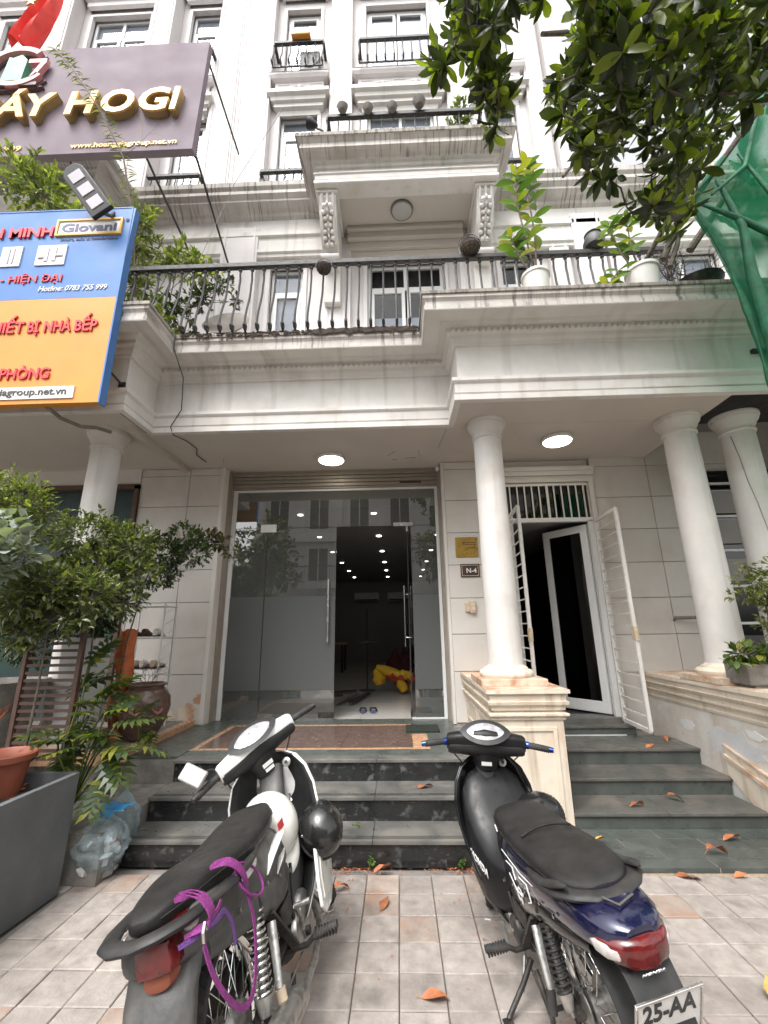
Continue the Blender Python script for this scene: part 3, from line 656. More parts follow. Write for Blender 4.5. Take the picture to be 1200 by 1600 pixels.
# handrail stub, plates, socket, camera, lights
h_ = thing('handrail_stub', 'short grey pipe handrail fixed to the tiled wall behind the right column', 'handrail', (3.45, 5.64, 1.7))
build('pipe', MB().tube([(3.40,5.60,1.69),(3.90,5.40,1.69)], .021, 10), W['concrete'], h_, smooth=True); build('bracket', MB().tube([(3.42,5.64,1.66),(3.42,5.59,1.69)], .012, 8), W['concrete'], h_)
g_ = single('brass_plaque', MB().box(.765,1.06,5.626,5.638,2.50,2.765), W['brass'], 'square brass company plaque on the tiled pier left of the column', 'plaque', bevel=.003, base=(.91,5.638,2.5))
for k, (x0, x1, z) in enumerate(((.85,1.04,2.69),(.85,1.04,2.665),(.92,1.03,2.62))):
    o = build('engraved_line', MB().box(x0-.91,x1-.91,-.0145,-.012,z-2.5,z-2.5+.008), W['dbrown'], g_, world=False)
n_ = thing('number_plate', 'small dark brown house number plate below the brass plaque', 'house number', (.935, 5.638, 2.24))
build('board', MB().box(.815,1.06,5.624,5.638,2.24,2.41), W['dbrown'], n_, bevel=.003)
fm = MB(); rect_frame(fm, .83, 1.045, 2.255, 2.395, .006, 5.622, 5.6245); build('border', fm, W['socket'], n_)
text('lettering', 'N-4', .085, (.885,5.622,2.295), W['sign_white'], n_, ext=.002, bold=.002)
s2 = thing('socket_box', 'old beige double socket box on the pier below the number plate', 'socket', (.9, 5.638, 1.78))
build('box', MB().box(.84,.90,5.60,5.638,1.80,1.92).box(.902,.975,5.59,5.638,1.785,1.935), W['socket'], s2, bevel=.006); build('switch', MB().box(.915,.96,5.583,5.59,1.82,1.86).box(.915,.96,5.583,5.59,1.875,1.91), W['ped'], s2)
cv = thing('security_camera', 'tiny white security camera at the right end of the shutter box', 'camera', (.60, 5.80, 3.84))
build('mount', MB().lathe([(.03,3.80),(.03,3.84)], (.60,5.80,0), 12), W['alu'], cv); build('camera_body', MB().tube([(.60,5.80,3.79),(.585,5.72,3.775)], .027, 10), W['alu'], cv)
for (x, y, lb) in ((-.86, 5.36, 'lit round ceiling lamp above the glass shopfront'), (1.99, 4.94, 'lit round ceiling lamp above the side steps')):
    l_ = thing('ceiling_lamp', lb, 'ceiling lamp', (x, y, 3.84), 'lit lamps under the porch')
    build('rim', MB().lathe([(.18,3.84),(.188,3.83),(.185,3.80),(.17,3.795)], (x,y,0), 32), W['potw'], l_, smooth=True)
    build('diffuser', MB().lathe([(.168,3.797),(.16,3.785),(.12,3.775),(.0,3.772)], (x,y,0), 32, caps=False), W['lamp_on'], l_, smooth=True)
ck = MB()
for a, b_ in (((-.1,5.35),(.0,5.2)),((-.05,5.5),(.02,5.48)),((.12,5.45),(.28,5.43)),((.3,5.2),(.33,5.42)),((.55,5.15),(.60,4.6)),((-2.3,5.3),(-2.38,5.5))):
    ck.bar((a[0],a[1],3.838), (b_[0],b_[1],3.838), .006, .004)
build('ceiling_cracks', ck, W['mould'], hs_, kind='stuff')
bl = single('doormat', MB().box(.05,.42,5.15,5.50,.513,.527), W['doormat'], 'small dark green doormat on the landing right of the doors', 'doormat')

# ------------------------------------------------------------------ upper storeys
lh = thing('left_townhouse', 'neighbouring white townhouse at the left edge behind the shop signs', 'house', (-6, 5.9, 0))
rh = thing('right_townhouse', 'neighbouring white house at the right edge behind the green net', 'house', (5.5, 5.9, 0))
def ubox(name, x0, x1, y0, y1, z0, z1, parent=hs_, m='upper', bevel=0): return build(name, MB().box(x0,x1,y0,y1,z0,z1), W[m], parent, bevel=bevel)
def wall_with_holes(parent, x0, x1, z0, z1, holes, y=YU, t=.25, m='upper'):
    """plain wall split round its window openings"""
    zs_ = sorted({z0, z1}|{h[2] for h in holes}|{h[3] for h in holes}); zs_ = [z for z in zs_ if z0 <= z <= z1]
    mb = MB()
    for a, b_ in zip(zs_[:-1], zs_[1:]):
        cuts = sorted((h[0], h[1]) for h in holes if h[2] <= a+1e-6 and h[3] >= b_-1e-6)
        x = x0
        for c, d in cuts:
            if c > x: mb.box(x, c, y, y+t, a, b_)
            x = d
        if x < x1: mb.box(x, x1, y, y+t, a, b_)
    return build('wall', mb, W[m], parent)
def window(parent, x0, x1, z0, z1, leaves=2, transom=None, blind=.0, y=YU, grille=False):
    """window in a hole of the wall: surround, frame, panes, blind"""
    su = MB(); t = .07
    su.box(x0-t, x0, y-.035, y+.05, z0, z1+t).box(x1, x1+t, y-.035, y+.05, z0, z1+t).box(x0-.0, x1+.0, y-.036, y+.05, z1, z1+t)
    wd = build('window', su, W['upper'], parent, bevel=.008)
    fr = MB(); rect_frame(fr, x0, x1, z0, z1, .055, y+.08, y+.13)
    zt = transom if transom else z1-.055
    if transom: fr.box(x0+.05, x1-.05, y+.08, y+.13, zt-.03, zt+.03)
    xs = [x0+(x1-x0)*k/leaves for k in range(leaves+1)]
    for k in range(leaves):
        a, b_ = xs[k]+(.05 if k == 0 else .015), xs[k+1]-(.05 if k == leaves-1 else .015)
        rect_frame(fr, a, b_, z0+.05, zt-.03, .06, y+.07, y+.12)
        if transom and k: fr.box(xs[k]-.03, xs[k]+.03, y+.08, y+.13, zt+.03, z1-.05)
    build('frame', fr, W['alu'], wd, bevel=.004)
    for k in range(leaves): build('pane', MB().box(xs[k]+.05, xs[k+1]-.05, y+.095, y+.10, z0+.05, zt), GLW, wd)
    if transom: build('pane', MB().box(x0+.05, x1-.05, y+.10, y+.105, zt, z1-.05), GLW, wd)
    bl_ = MB(); z = z0+.06
    zb = z1+.05 if blind <= 0 else z0+(z1-z0)*blind
    while z < zb: bl_.add([(x0+.02,y+.145,z),(x1-.02,y+.145,z),(x1-.02,y+.135,z+.05),(x0+.02,y+.135,z+.05)], [(0,1,2,3)]); z += .052
    build('blind', bl_, W['blind'], wd, kind='stuff')
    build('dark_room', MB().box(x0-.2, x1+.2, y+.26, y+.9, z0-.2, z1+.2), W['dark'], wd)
    build('head_lining', MB().box(x0, x1, y+.125, y+.25, z1-.05, z1+.002), W['blind'], wd) if blind <= 0 else None
    return wd
XL, XR = -3.35, 3.47
holes = [(-2.10,-1.42,5.3,7.6), (-.46,.93,4.95,7.62), (1.75,2.45,5.3,7.6),
         (-2.12,-1.28,9.0,11.18), (-.45,.92,9.0,11.18), (1.75,2.46,9.0,11.18),
         (-2.10,-1.28,12.02,14.2), (-.46,.90,12.02,14.2), (1.75,2.46,12.02,14.2)]
wall_with_holes(hs_, XL, XR, 4.9, 16.2, holes)
for i, h in enumerate(holes):
    lv = 2 if i % 3 == 1 else (1 if i in (3, 6, 5, 8) else 2)
    if i == 0: lv = 1
    tz = h[3]-.52 if i < 6 else None
    window(hs_, h[0]+.06, h[1]-.06, h[2]+.0, h[3]-.06, lv, tz, blind=(0 if i > 2 else (.0 if i == 0 else .62)))
# giant pilasters
def pilaster(x0, x1, z0, z1, parent=hs_, y=YU, d=.13):
    p = build('pilaster', MB().box(x0, x1, y-d, y, z0, z1), W['upper'], parent, bevel=.01)
    build('edge_fillet', MB().box(x0+.04, x0+.075, y-d-.014, y-d, z0, z1).box(x1-.075, x1-.04, y-d-.014, y-d, z0, z1), W['upper'], p, bevel=.004)
    return p
for z0, z1 in ((4.9, 8.25), (8.93, 16.2)):
    pilaster(-1.10, -.67, z0, z1); pilaster(1.12, 1.55, z0, z1)
    pilaster(-2.86, -2.24, z0, z1, d=.17); pilaster(-3.42, -2.90, z0, z1, d=.10)
    pilaster(2.60, 2.92, z0, z1); pilaster(3.0, 3.47, z0, z1, d=.18)
# string course between the storeys
def course(x0, x1, parent, y=YU-.0, z0=8.02):
    pth = [(x0, y-.12), (x1, y-.12)]
    build('string_course', cornice(pth, [(-.1,z0-.42),(0,z0-.40),(.02,z0-.38),(.02,z0-.33),(.05,z0-.30),(.05,z0-.24),(.02,z0-.23),(.02,z0+.02),(.06,z0+.04),(.06,z0+.12),(.03,z0+.13),(.03,z0+.38)], 0, 1), W['cornice'], parent)
    build('string_course', cornice(pth, [(.03,z0+.38),(.08,z0+.42),(.10,z0+.47),(.16,z0+.50),(.24,z0+.56),(.24,z0+.60),(.30,z0+.66),(.30,z0+.72),(.26,z0+.74),(.32,z0+.80),(.33,z0+.88),(-.1,z0+.90)], 0, 1), W['drip'], parent)
course(XL-.02, -1.0, hs_); course(1.5, 9, rh if False else hs_)
# second-floor upper balcony
bx0, bx1, by = -1.13, 1.62, 4.87
build('balcony_soffit', MB().box(bx0+.05, bx1-.05, by+.02, YU, 8.06, 8.09), W['soffit'], hs_)
fm = MB(); fm.box(bx0+.42, bx1-.42, by+.25, by+.28, 8.045, 8.06).box(bx0+.42,bx1-.42,YU-.13,YU-.10,8.045,8.06); build('soffit_mould', fm, W['soffit'], hs_)
for z0, z1, d in ((7.60,7.72,.10),(7.72,7.86,.16),(7.86,7.98,.24),(7.98,8.05,.30)): build('soffit_mould', MB().box(bx0+.42, bx1-.42, YU-d, YU, z0, z1), W['soffit'], hs_, bevel=.008)
bp = [(bx0+.06, YU), (bx0+.06, by+.06), (bx1-.06, by+.06), (bx1-.06, YU)]
lowb = [(-.2,8.04),(.05,8.04),(.06,8.05),(.06,8.10),(.03,8.11),(.045,8.13),(.05,8.20),(.07,8.215),(.07,8.235),(0,8.24)]
build('balcony_architrave', cornice(bp, lowb, 0, 3), W['column'], hs_)
build('balcony_frieze', cornice(bp, [(0,8.24),(0,8.36),(.03,8.37),(.05,8.41),(.10,8.42)], 0, 3), W['cornice'], hs_)
build('balcony_corona', cornice(bp, [(.10,8.42),(.12,8.45),(.20,8.48),(.25,8.485),(.25,8.53),(.24,8.54),(.24,8.58),(.28,8.62),(.30,8.63)], 0, 3), W['drip'], hs_)
build('balcony_edge', cornice(bp, [(.30,8.63),(.31,8.64),(.31,8.70),(-.9,8.71)], 0, 3), W['mould'], hs_)
ml = thing('ceiling_lamp', 'unlit round lamp under the upper balcony', 'ceiling lamp', (.19, 5.36, 8.06))
build('rim', MB().lathe([(.175,8.06),(.18,8.05),(.175,8.02),(.155,8.015)], (.19,5.36,0), 32), W['concrete'], ml, smooth=True); build('diffuser', MB().lathe([(.157,8.017),(.14,8.005),(0,8.0)], (.19,5.36,0), 32, caps=False), W['lamp_off'], ml, smooth=True)
# corbels
for cx_ in (-.945, 1.44):
    w_ = .13
    prof = [(YU, 8.04),(5.02,8.04),(5.0,8.0),(5.0,7.93),(5.06,7.84),(5.10,7.7),(5.20,7.52),(5.34,7.38),(5.42,7.30),(5.42,7.22),(5.48,7.16),(5.60,7.12),(5.62,6.9),(5.66,6.6),(YU,6.6)]
    c_ = build('corbel', MB().prism(prof, cx_-w_, cx_+w_, 'x'), W['column'], hs_, bevel=.012)
    fl_ = MB()
    for dx in (-.085, 0, .085): fl_.tube([(cx_+dx, p[0]-.008, p[1]) for p in prof[2:8]], [.022]*6, 6)
    build('flute', fl_, W['column'], c_, smooth=True)
    ac = MB()
    for k in range(7):
        t = k/6; y = 5.04+.30*t; z = 7.80-.42*t
        for s in (-1, 1): ac.ell((cx_+s*(.045+.02*math.sin(k*1.7)), y-.03, z-.02), (.035,.03,.045), 8, 5)
        ac.ell((cx_, y-.045, z), (.022,.03,.04), 8, 5)
    build('acanthus_leaf', ac, W['column'], c_, smooth=True)
    build('cap', MB().box(cx_-w_-.035, cx_+w_+.035, 4.96, YU, 7.985, 8.04), W['column'], c_, bevel=.01)
    build('foot', MB().lathe([(.05,-w_-.01),(.055,-w_),(.055,w_),(.05,w_+.01)], (cx_,5.40,7.21), 14, 'x'), W['column'], c_, smooth=True)
# sills with relief between third and fourth floor
def sill(x0, x1, z, parent=hs_):
    pth = [(x0, YU), (x0, YU-.12), (x1, YU-.12), (x1, YU)]
    s_ = build('window_sill', cornice(pth, [(.12,z),(.12,z+.06),(.05,z+.08),(.03,z+.14),(0,z+.16),(0,z+.40),(.07,z+.42),(.10,z+.48),(.10,z+.55)], 0, 3), W['upper'], parent)
    build('under_sill', cornice(pth, [(-.08,z-.36),(-.06,z-.26),(0,z-.24),(0,z-.16),(.05,z-.14),(.06,z-.06),(.12,z-.03),(.12,z)], 0, 3), W['cornice'], s_)
    build('sill_top', MB().box(x0-.10, x1+.10, YU-.22, YU, z+.53, z+.555), W['upper'], s_)
    fr = MB(); n = int((x1-x0)/.30)
    for k in range(n):
        xc = x0+(k+.5)*(x1-x0)/n
        if k % 2: 
            for s in (-1,1): fr.ell((xc+s*.05, YU-.125, z+.28), (.05,.02,.03), 8, 5)
            fr.ell((xc, YU-.13, z+.27), (.03,.02,.06), 8, 5)
        else: fr.box(xc-.12, xc+.12, YU-.13, YU-.11, z+.33, z+.35).box(xc-.12, xc+.12, YU-.13, YU-.11, z+.21, z+.23).box(xc-.12,xc-.10,YU-.13,YU-.11,z+.23,z+.33)
    build('relief_frieze', fr, W['upper'], s_, smooth=True)
for a in ((-2.16,-1.22),(-.56,1.02),(1.66,2.52)): sill(a[0], a[1], 11.42)
# wrought iron railings
def bal_mesh(h, r, belly, foot=True):
    """one baluster: straight stem, belly that swings out and a curled foot; origin at its foot, out is -y"""
    pts = [(0,0,h),(0,0,h*.90),(0,.012,h*.86),(0,.012,h*.80),(0,0,h*.74)]
    for i in range(9):
        t = i/8; pts.append((0, -belly*math.sin(math.pi*(.5*t))**2, h*.70*(1-t)+h*.09*t))
    mb = MB().tube(pts, r, 6)
    if foot:
        y0, z0 = -belly, h*.09
        mb.tube([(0, y0-.0, z0), (0, y0-.012, z0-.03), (0, y0+.01, z0-.062), (0, y0+.045, z0-.05), (0, y0+.05, z0-.015), (0, y0+.025, z0)], r*1.45, 6)
        mb.tube([(0,y0+.01,z0-.06),(0,y0*.4,0),(0,0,0)], r, 6)
    mb.ell((0,0,h*.965), (r*1.9,r*1.9,r*1.5), 8, 5)
    return mb.mesh('baluster', W['iron'], True)
def railing(label, x0, x1, y, z0, z1, sp, r=.0125, belly=.12, ends=True, rail_h=.065):
    rl = thing('balcony_railing', label, 'railing', ((x0+x1)/2, y, z0))
    build('top_rail', MB().box(x0, x1, y-.035, y+.03, z1-rail_h, z1), W['iron'], rl, bevel=.008)
    build('lower_rail', MB().box(x0, x1, y-.012, y+.012, z0+.0, z0+.022), W['iron'], rl)
    me = bal_mesh(z1-rail_h-z0, r, belly); n = int(round((x1-x0)/sp))
    for k in range(n+1):
        x = x0+(x1-x0)*k/n; place('baluster', me, rl, (x, y, z0), (0, 0, rnd.uniform(-.06,.06)))
    if ends:
        for x in (x0, x1): build('end_rail', MB().box(x-.025, x+.025, y, YU, z1-rail_h, z1), W['iron'], rl)
    return rl
railing('long black wrought iron railing with bellied bars along the lower balcony', -3.30, 3.25, 4.25, 4.92, 5.96, .146, ends=False)
railing('black iron railing with pots hooked on it, round the upper balcony', -.93, 1.42, 4.78, 8.70, 9.26, .17, r=.010, belly=.05)
railing('small iron balcony rail of the narrow third floor window, left of the upper balcony', -2.26, -1.24, 5.66, 8.93, 9.42, .15, r=.010, belly=.07)
railing('small iron balcony rail of the narrow fourth floor window with a yellow tray on it', -2.17, -1.22, 5.62, 11.97, 12.66, .15, r=.012, belly=.09)
railing('iron balcony rail of the wide fourth floor window, centre', -.52, .98, 5.62, 11.97, 12.64, .16, r=.012, belly=.09)
railing('small iron balcony rail of the window right of the upper balcony, half hidden by leaves', 1.70, 2.52, 5.66, 8.93, 9.42, .15, r=.010, belly=.07)
# things on the rails
t_ = single('yellow_tray', MB().box(-1.83,-1.46,5.50,5.68,12.665,12.74), W['sign_yel'], 'pale yellow tray standing on the narrow fourth floor rail', 'tray', bevel=.02)
t_ = thing('outdoor_unit', 'dark air conditioner unit behind the narrow fourth floor rail', 'air conditioner', (-1.5, 5.75, 11.97))
build('casing', MB().box(-1.68,-1.30,5.68,5.84,11.98,12.5), W['grey_plastic'], t_, bevel=.02)
build('fan_guard', MB().lathe([(.17,-.01),(.16,0),(.05,-.005)], (-1.49,5.675,12.22), 20, 'y'), W['black_plastic'], t_)
def hang_pot(x, y, z, r, label, m, hoop=True, mesh=False):
    p = thing('hanging_pot', label, 'pot', (x, y, z-r), 'pots hooked on the balcony rails')
    if mesh:
        mb = MB()
        for k in range(10):
            a = 2*math.pi*k/10; mb.tube([(x+r*math.cos(a)*math.cos(t), y+r*math.sin(a)*math.cos(t), z-r*math.sin(t)) for t in [i*math.pi/12 for i in range(7)]], .004, 4)
        for t in (0,.35,.7,1.05): mb.tube([(x+r*math.cos(t)*math.cos(2*math.pi*i/18), y+r*math.cos(t)*math.sin(2*math.pi*i/18), z-r*math.sin(t)) for i in range(18)], .005, 4, closed=True)
        build('wire_bowl', mb, W['iron'], p, kind='stuff')
        build('liner', MB().ell((x,y,z), (r*.93,r*.93,r*.93), 16, 6, z1=0), W['twig'], p, smooth=True)
    else: build('bowl', MB().lathe([(r*.6,z-r),(r*.9,z-r*.5),(r,z),(r*1.05,z+.01),(r*.95,z+.012)], (x,y,0), 18), m, p, smooth=True)
    if hoop: build('hoop', MB().tube([(x+r*1.15*math.cos(t), y, z+r*1.5*math.sin(t)) for t in [i*math.pi/12 for i in range(13)]], .005, 5), W['iron'], p)
    return p
hang_pot(-.80, 4.14, 5.76, .085, 'dark wire basket hanging on the long railing near its middle', None, True, True)
hang_pot(.955, 4.19, 6.04, .12, 'dark wire hanging basket with a hoop on the long railing, left of the white buckets', None, True, True)
for x, z, r, lb in ((-.69,9.30,.078,'first from the left of four round grey pots on the upper balcony rail'),(-.30,9.26,.075,'second from the left of four round grey pots on the upper balcony rail'),(.07,9.26,.075,'third from the left of four round grey pots on the upper balcony rail'),(.48,9.34,.09,'tallest and rightmost of four round grey pots on the upper balcony rail')):
    hang_pot(x, 4.69, z, r, lb, W['concrete'])
k_ = thing('clay_kettle', 'grey clay pot with a ragged top standing on the long rail beside the white buckets', 'pot', (2.45, 4.24, 5.96))
build('body', MB().lathe([(.06,5.96),(.115,6.0),(.125,6.06),(.10,6.13),(.085,6.16),(.10,6.18)], (2.45,4.24,0), 18), W['grey_plastic'], k_, smooth=True); build('lid', MB().lathe([(.09,6.18),(.06,6.20),(.02,6.215),(.02,6.24)], (2.46,4.24,0), 14), W['twig'], k_)
l_ = thing('floodlight', 'small dark floodlight at the left end of the upper balcony', 'lamp', (-1.05, 4.72, 8.71))
build('head', MB().lathe([(.03,0),(.06,.05),(.085,.12),(.085,.14)], (0,0,0), 16).xf(Matrix.Translation((-1.08,4.72,8.98)) @ Matrix.Rotation(R(-60),4,'Y')), W['black_plastic'], l_, smooth=True); build('arm', MB().tube([(-.95,4.72,8.71),(-.98,4.70,8.84),(-1.08,4.72,8.93)], .015, 6), W['iron'], l_)
d_ = thing('round_dish', 'grey beige round dish leaning behind the left part of the long railing', 'dish', (-2.14, 4.7, 4.92))
Md = Matrix.Translation((-2.14,4.66,5.42)) @ Matrix.Rotation(R(62),4,'X')
build('bowl', MB().lathe([(.02,-.06),(.12,-.05),(.22,-.02),(.29,.03),(.30,.04),(.28,.035),(.2,0),(.02,-.04)], (0,0,0), 30).xf(Md), W['dish'], d_, smooth=True); build('stand', MB().tube([(-2.14,4.75,5.4),(-2.14,4.9,4.92)], .02, 8), W['greasy'], d_)

# ------------------------------------------------------------------ left neighbour
entab(0, 2, lh)
build('porch_ceiling', MB().box(-9, -2.902, 3.96, 5.93, 3.842, 3.90), W['soffit'], lh)
build('ceiling_beam', MB().box(-3.0,-2.94,4.3,5.9,3.78,3.842), W['soffit'], lh)
column(-3.33, 4.50, .60, 3.842, .17, lh)
build('balcony_floor', MB().box(-9, -2.9, 3.7, 5.9, 4.87, 4.92), W['plaster'], lh)
build('door', MB().box(-9, -3.60, 5.70, 5.75, .5, 3.55), W['dgreen'], lh); build('door_frame', MB().box(-3.66, -3.602, 5.60, 5.75, .5, 3.6).box(-9,-3.602,5.60,5.75,3.55,3.62), W['wood'], lh)
build('door_head', MB().box(-9,-3.60,5.62,5.9,3.62,3.85), W['plaster'], lh)
build('raised_floor', MB().box(-9, -2.525, 4.28, 5.93, .2, .56), W['concrete'], lh)
build('stone_edging', MB().box(-2.60, -2.50, 4.27, 5.62, .47, .575), W['orange'], lh, bevel=.006)
build('stone_edging', MB().box(-9, -2.60, 4.20, 4.30, .46, .575), W['orange'], lh, bevel=.006)
build('base_wall', MB().box(-9, -2.03, 3.30, 4.26, .0, .30), W['concrete'], lh)
lho = [(-4.12,-3.42,12.02,14.35),(-6.28,-4.92,12.02,14.35),(-8.2,-7.2,12.02,14.35),(-4.12,-3.42,9.0,11.18),(-6.28,-4.92,9.0,11.18),(-6.28,-4.92,5.3,7.6)]
wall_with_holes(lh, -9.5, XL-.07, 4.9, 16.2, lho)
for i, h in enumerate(lho): window(lh, h[0]+.05, h[1]-.05, h[2], h[3]-.06, 2 if h[1]-h[0] > 1 else 1, h[3]-.6 if i < 3 else None)
for x0, x1 in ((-4.72,-4.28),(-7.0,-6.45)):
    pilaster(x0, x1, 8.93, 16.2, lh, d=.30); pilaster(x0, x1, 4.9, 8.25, lh)
for x0, x1 in ((-4.15,-3.45),(-6.3,-4.9),(-8.3,-7.2)):
    pth = [(x0-.05, YU), (x0-.05, YU-.1), (x1+.05, YU-.1), (x1+.05, YU)]
    build('window_head', cornice(pth, [(-.05,14.45),(0,14.5),(0,14.62),(.06,14.66),(.08,14.8),(.2,14.86),(.22,15.0),(.3,15.05),(.3,15.12),(-.1,15.14)], 0, 3), W['upper'], lh)
for x0, x1 in ((-4.15,-3.45),(-6.3,-4.9)): sill(x0, x1, 11.42, lh)
for x0, x1 in ((-1.9-.25,-1.2),(-.55,1.0),(1.7,2.5)):
    pth = [(x0, YU), (x0, YU-.1), (x1, YU-.1), (x1, YU)]
    build('window_head', cornice(pth, [(-.05,14.40),(0,14.42),(0,14.5),(.06,14.53),(.08,14.62),(.2,14.66),(.22,14.78),(-.1,14.8)], 0, 3), W['upper'], hs_)
course(-9, XL-.02, lh)
lb_ = [(-9, 4.9), (-4.55, 4.9), (-4.55, YU)]
build('balcony_architrave', cornice(lb_, lowb, 0, 2), W['column'], lh); build('balcony_frieze', cornice(lb_, [(0,8.24),(0,8.36),(.03,8.37),(.05,8.41),(.10,8.42)], 0, 2), W['cornice'], lh)
build('balcony_corona', cornice(lb_, [(.10,8.42),(.12,8.45),(.20,8.48),(.25,8.485),(.25,8.53),(.24,8.58),(.28,8.62),(.31,8.64),(.31,8.70),(-.9,8.71)], 0, 2), W['drip'], lh)
build('balcony_soffit', MB().box(-9, -4.6, 4.92, YU, 8.06, 8.09), W['soffit'], lh)
railing('small iron balcony rail of the narrow fourth floor window right of the mauve sign', -4.2, -3.42, 5.62, 11.97, 12.66, .15, r=.012, belly=.09)
railing('small iron balcony rail under the mauve sign', -4.35, -3.35, 5.66, 8.93, 9.42, .15, r=.010, belly=.07)

# ------------------------------------------------------------------ right neighbour: lower part only, sky above
entab(5, 6, rh)
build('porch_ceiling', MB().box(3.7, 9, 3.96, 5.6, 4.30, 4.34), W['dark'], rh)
c2 = column(3.80, 4.52, 1.075, 3.842, .175, rh, label='white column with a long dark crack')
ck = MB().tube([(3.80-.165+.02, 4.52-.085, 3.58), (3.80-.13, 4.52-.118, 3.3), (3.80-.115,4.52-.128,3.05),(3.80-.085,4.52-.147,2.8),(3.80-.06,4.52-.158,2.5),(3.80-.045,4.52-.163,2.3)], .0045, 5)
build('crack', ck, W['mould'], c2)
wall_with_holes(rh, XR+.05, 9.0, 4.9, 8.9, [(4.2,5.4,5.3,7.6)]); window(rh, 4.25, 5.35, 5.3, 7.54, 2, 7.0)
pilaster(3.55, 3.95, 4.9, 8.25, rh)
build('balcony_floor', MB().box(3.5, 9, 3.7, 5.9, 4.87, 4.92), W['plaster'], rh)
ww = build('window', MB().box(3.95,4.02,5.58,5.66,1.1,3.6).box(5.6,5.7,5.58,5.66,1.1,3.6), W['greasy'], rh)
build('pane', MB().box(4.02,5.6,5.60,5.61,1.1,3.6), GLD, ww)
for z in (1.6,2.05,2.5,2.95,3.4): build('glazing_bar', MB().box(4.02,5.6,5.575,5.60,z,z+.03), W['alu'], ww)
build('pane_reflections', MB().box(4.05,4.45,5.55,5.57,2.6,2.9).box(4.1,4.6,5.55,5.57,3.0,3.3).box(4.05,4.5,5.55,5.57,2.12,2.4), W['interior'], ww)  # grey panels before the dark pane, standing in for reflections in the window

# ------------------------------------------------------------------ signs of the left neighbour
sg = thing('shop_sign', 'big blue and yellow shop sign with red raised letters, lower of two at the left', 'sign', (-3.9, 3.59, 3.71))
YS = 3.55
def quadbox(mb, xr0, xr1, z0, z1, x0=-5.4, y0=YS, y1=YS+.075):
    return mb.add([(x0,y0,z0),(xr0,y0,z0),(xr1,y0,z1),(x0,y0,z1),(x0,y1,z0),(xr0,y1,z0),(xr1,y1,z1),(x0,y1,z1)], [(0,1,2,3),(7,6,5,4),(0,4,5,1),(1,5,6,2),(2,6,7,3),(3,7,4,0)])
build('yellow_panel', quadbox(MB(), -2.80, -2.797, 3.708, 4.902), W['sign_yel'], sg)
build('blue_panel', quadbox(MB(), -2.797, -2.755, 4.904, 6.055), W['sign_blue'], sg)
build('rim', MB().box(-2.796,-2.78,3.545,3.64,3.70,6.06).box(-5.4,-2.78,3.545,3.64,6.056,6.07), W['sign_blue'], sg)
def txt(nm, s, xr, z, h, m, width=None, ext=.012, bold=.008, shear=.0, y=YS, al='RIGHT'):
    o = text(nm, s, h/.70, (xr, y-ext, z), m, sg if y == YS else su_, ext=ext, bold=bold*.35*h/.12, shear=shear, align=al)
    if width: fit_text(o, width)
    return o
txt('lettering', 'BÌNH MINH', -3.60, 5.70, .125, W['sign_red'], .98, .010, .012)
fm = MB(); rect_frame(fm, -3.585, -2.865, 5.70, 5.915, .022, YS-.02, YS+.001); build('logo_frame', fm, W['gold'], sg)
build('logo_board', MB().box(-3.562,-2.887,YS-.008,YS+.001,5.723,5.893), W['sign_white'], sg)
txt('lettering', 'Giovani', -2.92, 5.755, .105, W['sign_navy'], .60, .006, .014)
txt('lettering', 'Smart, safe & comfortable', -2.89, 5.64, .035, W['sign_navy'], .63, .003, .002)
txt('lettering', '®', -2.80, 5.87, .04, W['sign_navy'], None, .003, .002)['kind'] = 'stuff'
for x0, x1 in ((-4.12,-3.90),(-3.735,-3.42)):
    b_ = build('picture_board', MB().box(x0,x1,YS-.012,YS+.001,5.325,5.58), W['sign_white'], sg)
    xc = (x0+x1)/2; h = MB()
    if x0 > -3.8: h.box(xc-.065,xc-.025,YS-.02,YS-.011,5.37,5.54).box(xc+.02,xc+.06,YS-.02,YS-.011,5.37,5.54).box(xc-.13,xc-.065,YS-.024,YS-.011,5.41,5.43).box(xc+.06,xc+.13,YS-.024,YS-.011,5.43,5.45)
    else: h.box(xc-.03,xc-.015,YS-.02,YS-.011,5.36,5.55).box(xc+.02,xc+.035,YS-.02,YS-.011,5.36,5.55)
    build('handle_picture', h, W['blind'], b_)
txt('lettering', 'SANG TRỌNG - HIỆN ĐẠI', -3.40, 5.115, .085, W['sign_red'], 1.55, .006, .004)
txt('lettering', 'Hotline: 0783 755 999', -2.915, 4.995, .062, W['sign_white'], .72, .004, .004, .2)
for w_, xr_, wd_ in (('BẾP',-2.935,.225),('NHÀ',-3.20,.275),('BỊ',-3.52,.115),('THIẾT',-3.68,.42)): txt('lettering', w_, xr_, 4.50, .125, W['sign_red'], wd_, .008, .010)
for w_, xr_, wd_ in (('PHÒNG',-3.31,.49),('VĂN',-3.90,.30)): txt('lettering', w_, xr_, 3.975, .115, W['sign_red'], wd_, .008, .010)
build('address_strip', MB().box(-5.0,-3.04,YS-.012,YS+.001,3.755,3.882), W['sign_white'], sg)
txt('lettering', 'www.hoanggiagroup.net.vn', -3.105, 3.795, .072, W['ink'], 1.25, .008, .008, .0, YS-.0)
for z in (4.1, 4.5):
    pass
br = thing('sign_bracket', 'thin dark rod bracing the blue and yellow sign to the white cornice', 'bracket', (-2.72, 3.95, 4.1))
build('rod', MB().tube([(-2.82,3.62,4.12),(-2.90,3.98,4.16)], .012, 6), W['iron'], br); build('plate', MB().box(-2.94,-2.87,3.975,3.999,4.12,4.19), W['iron'], br)
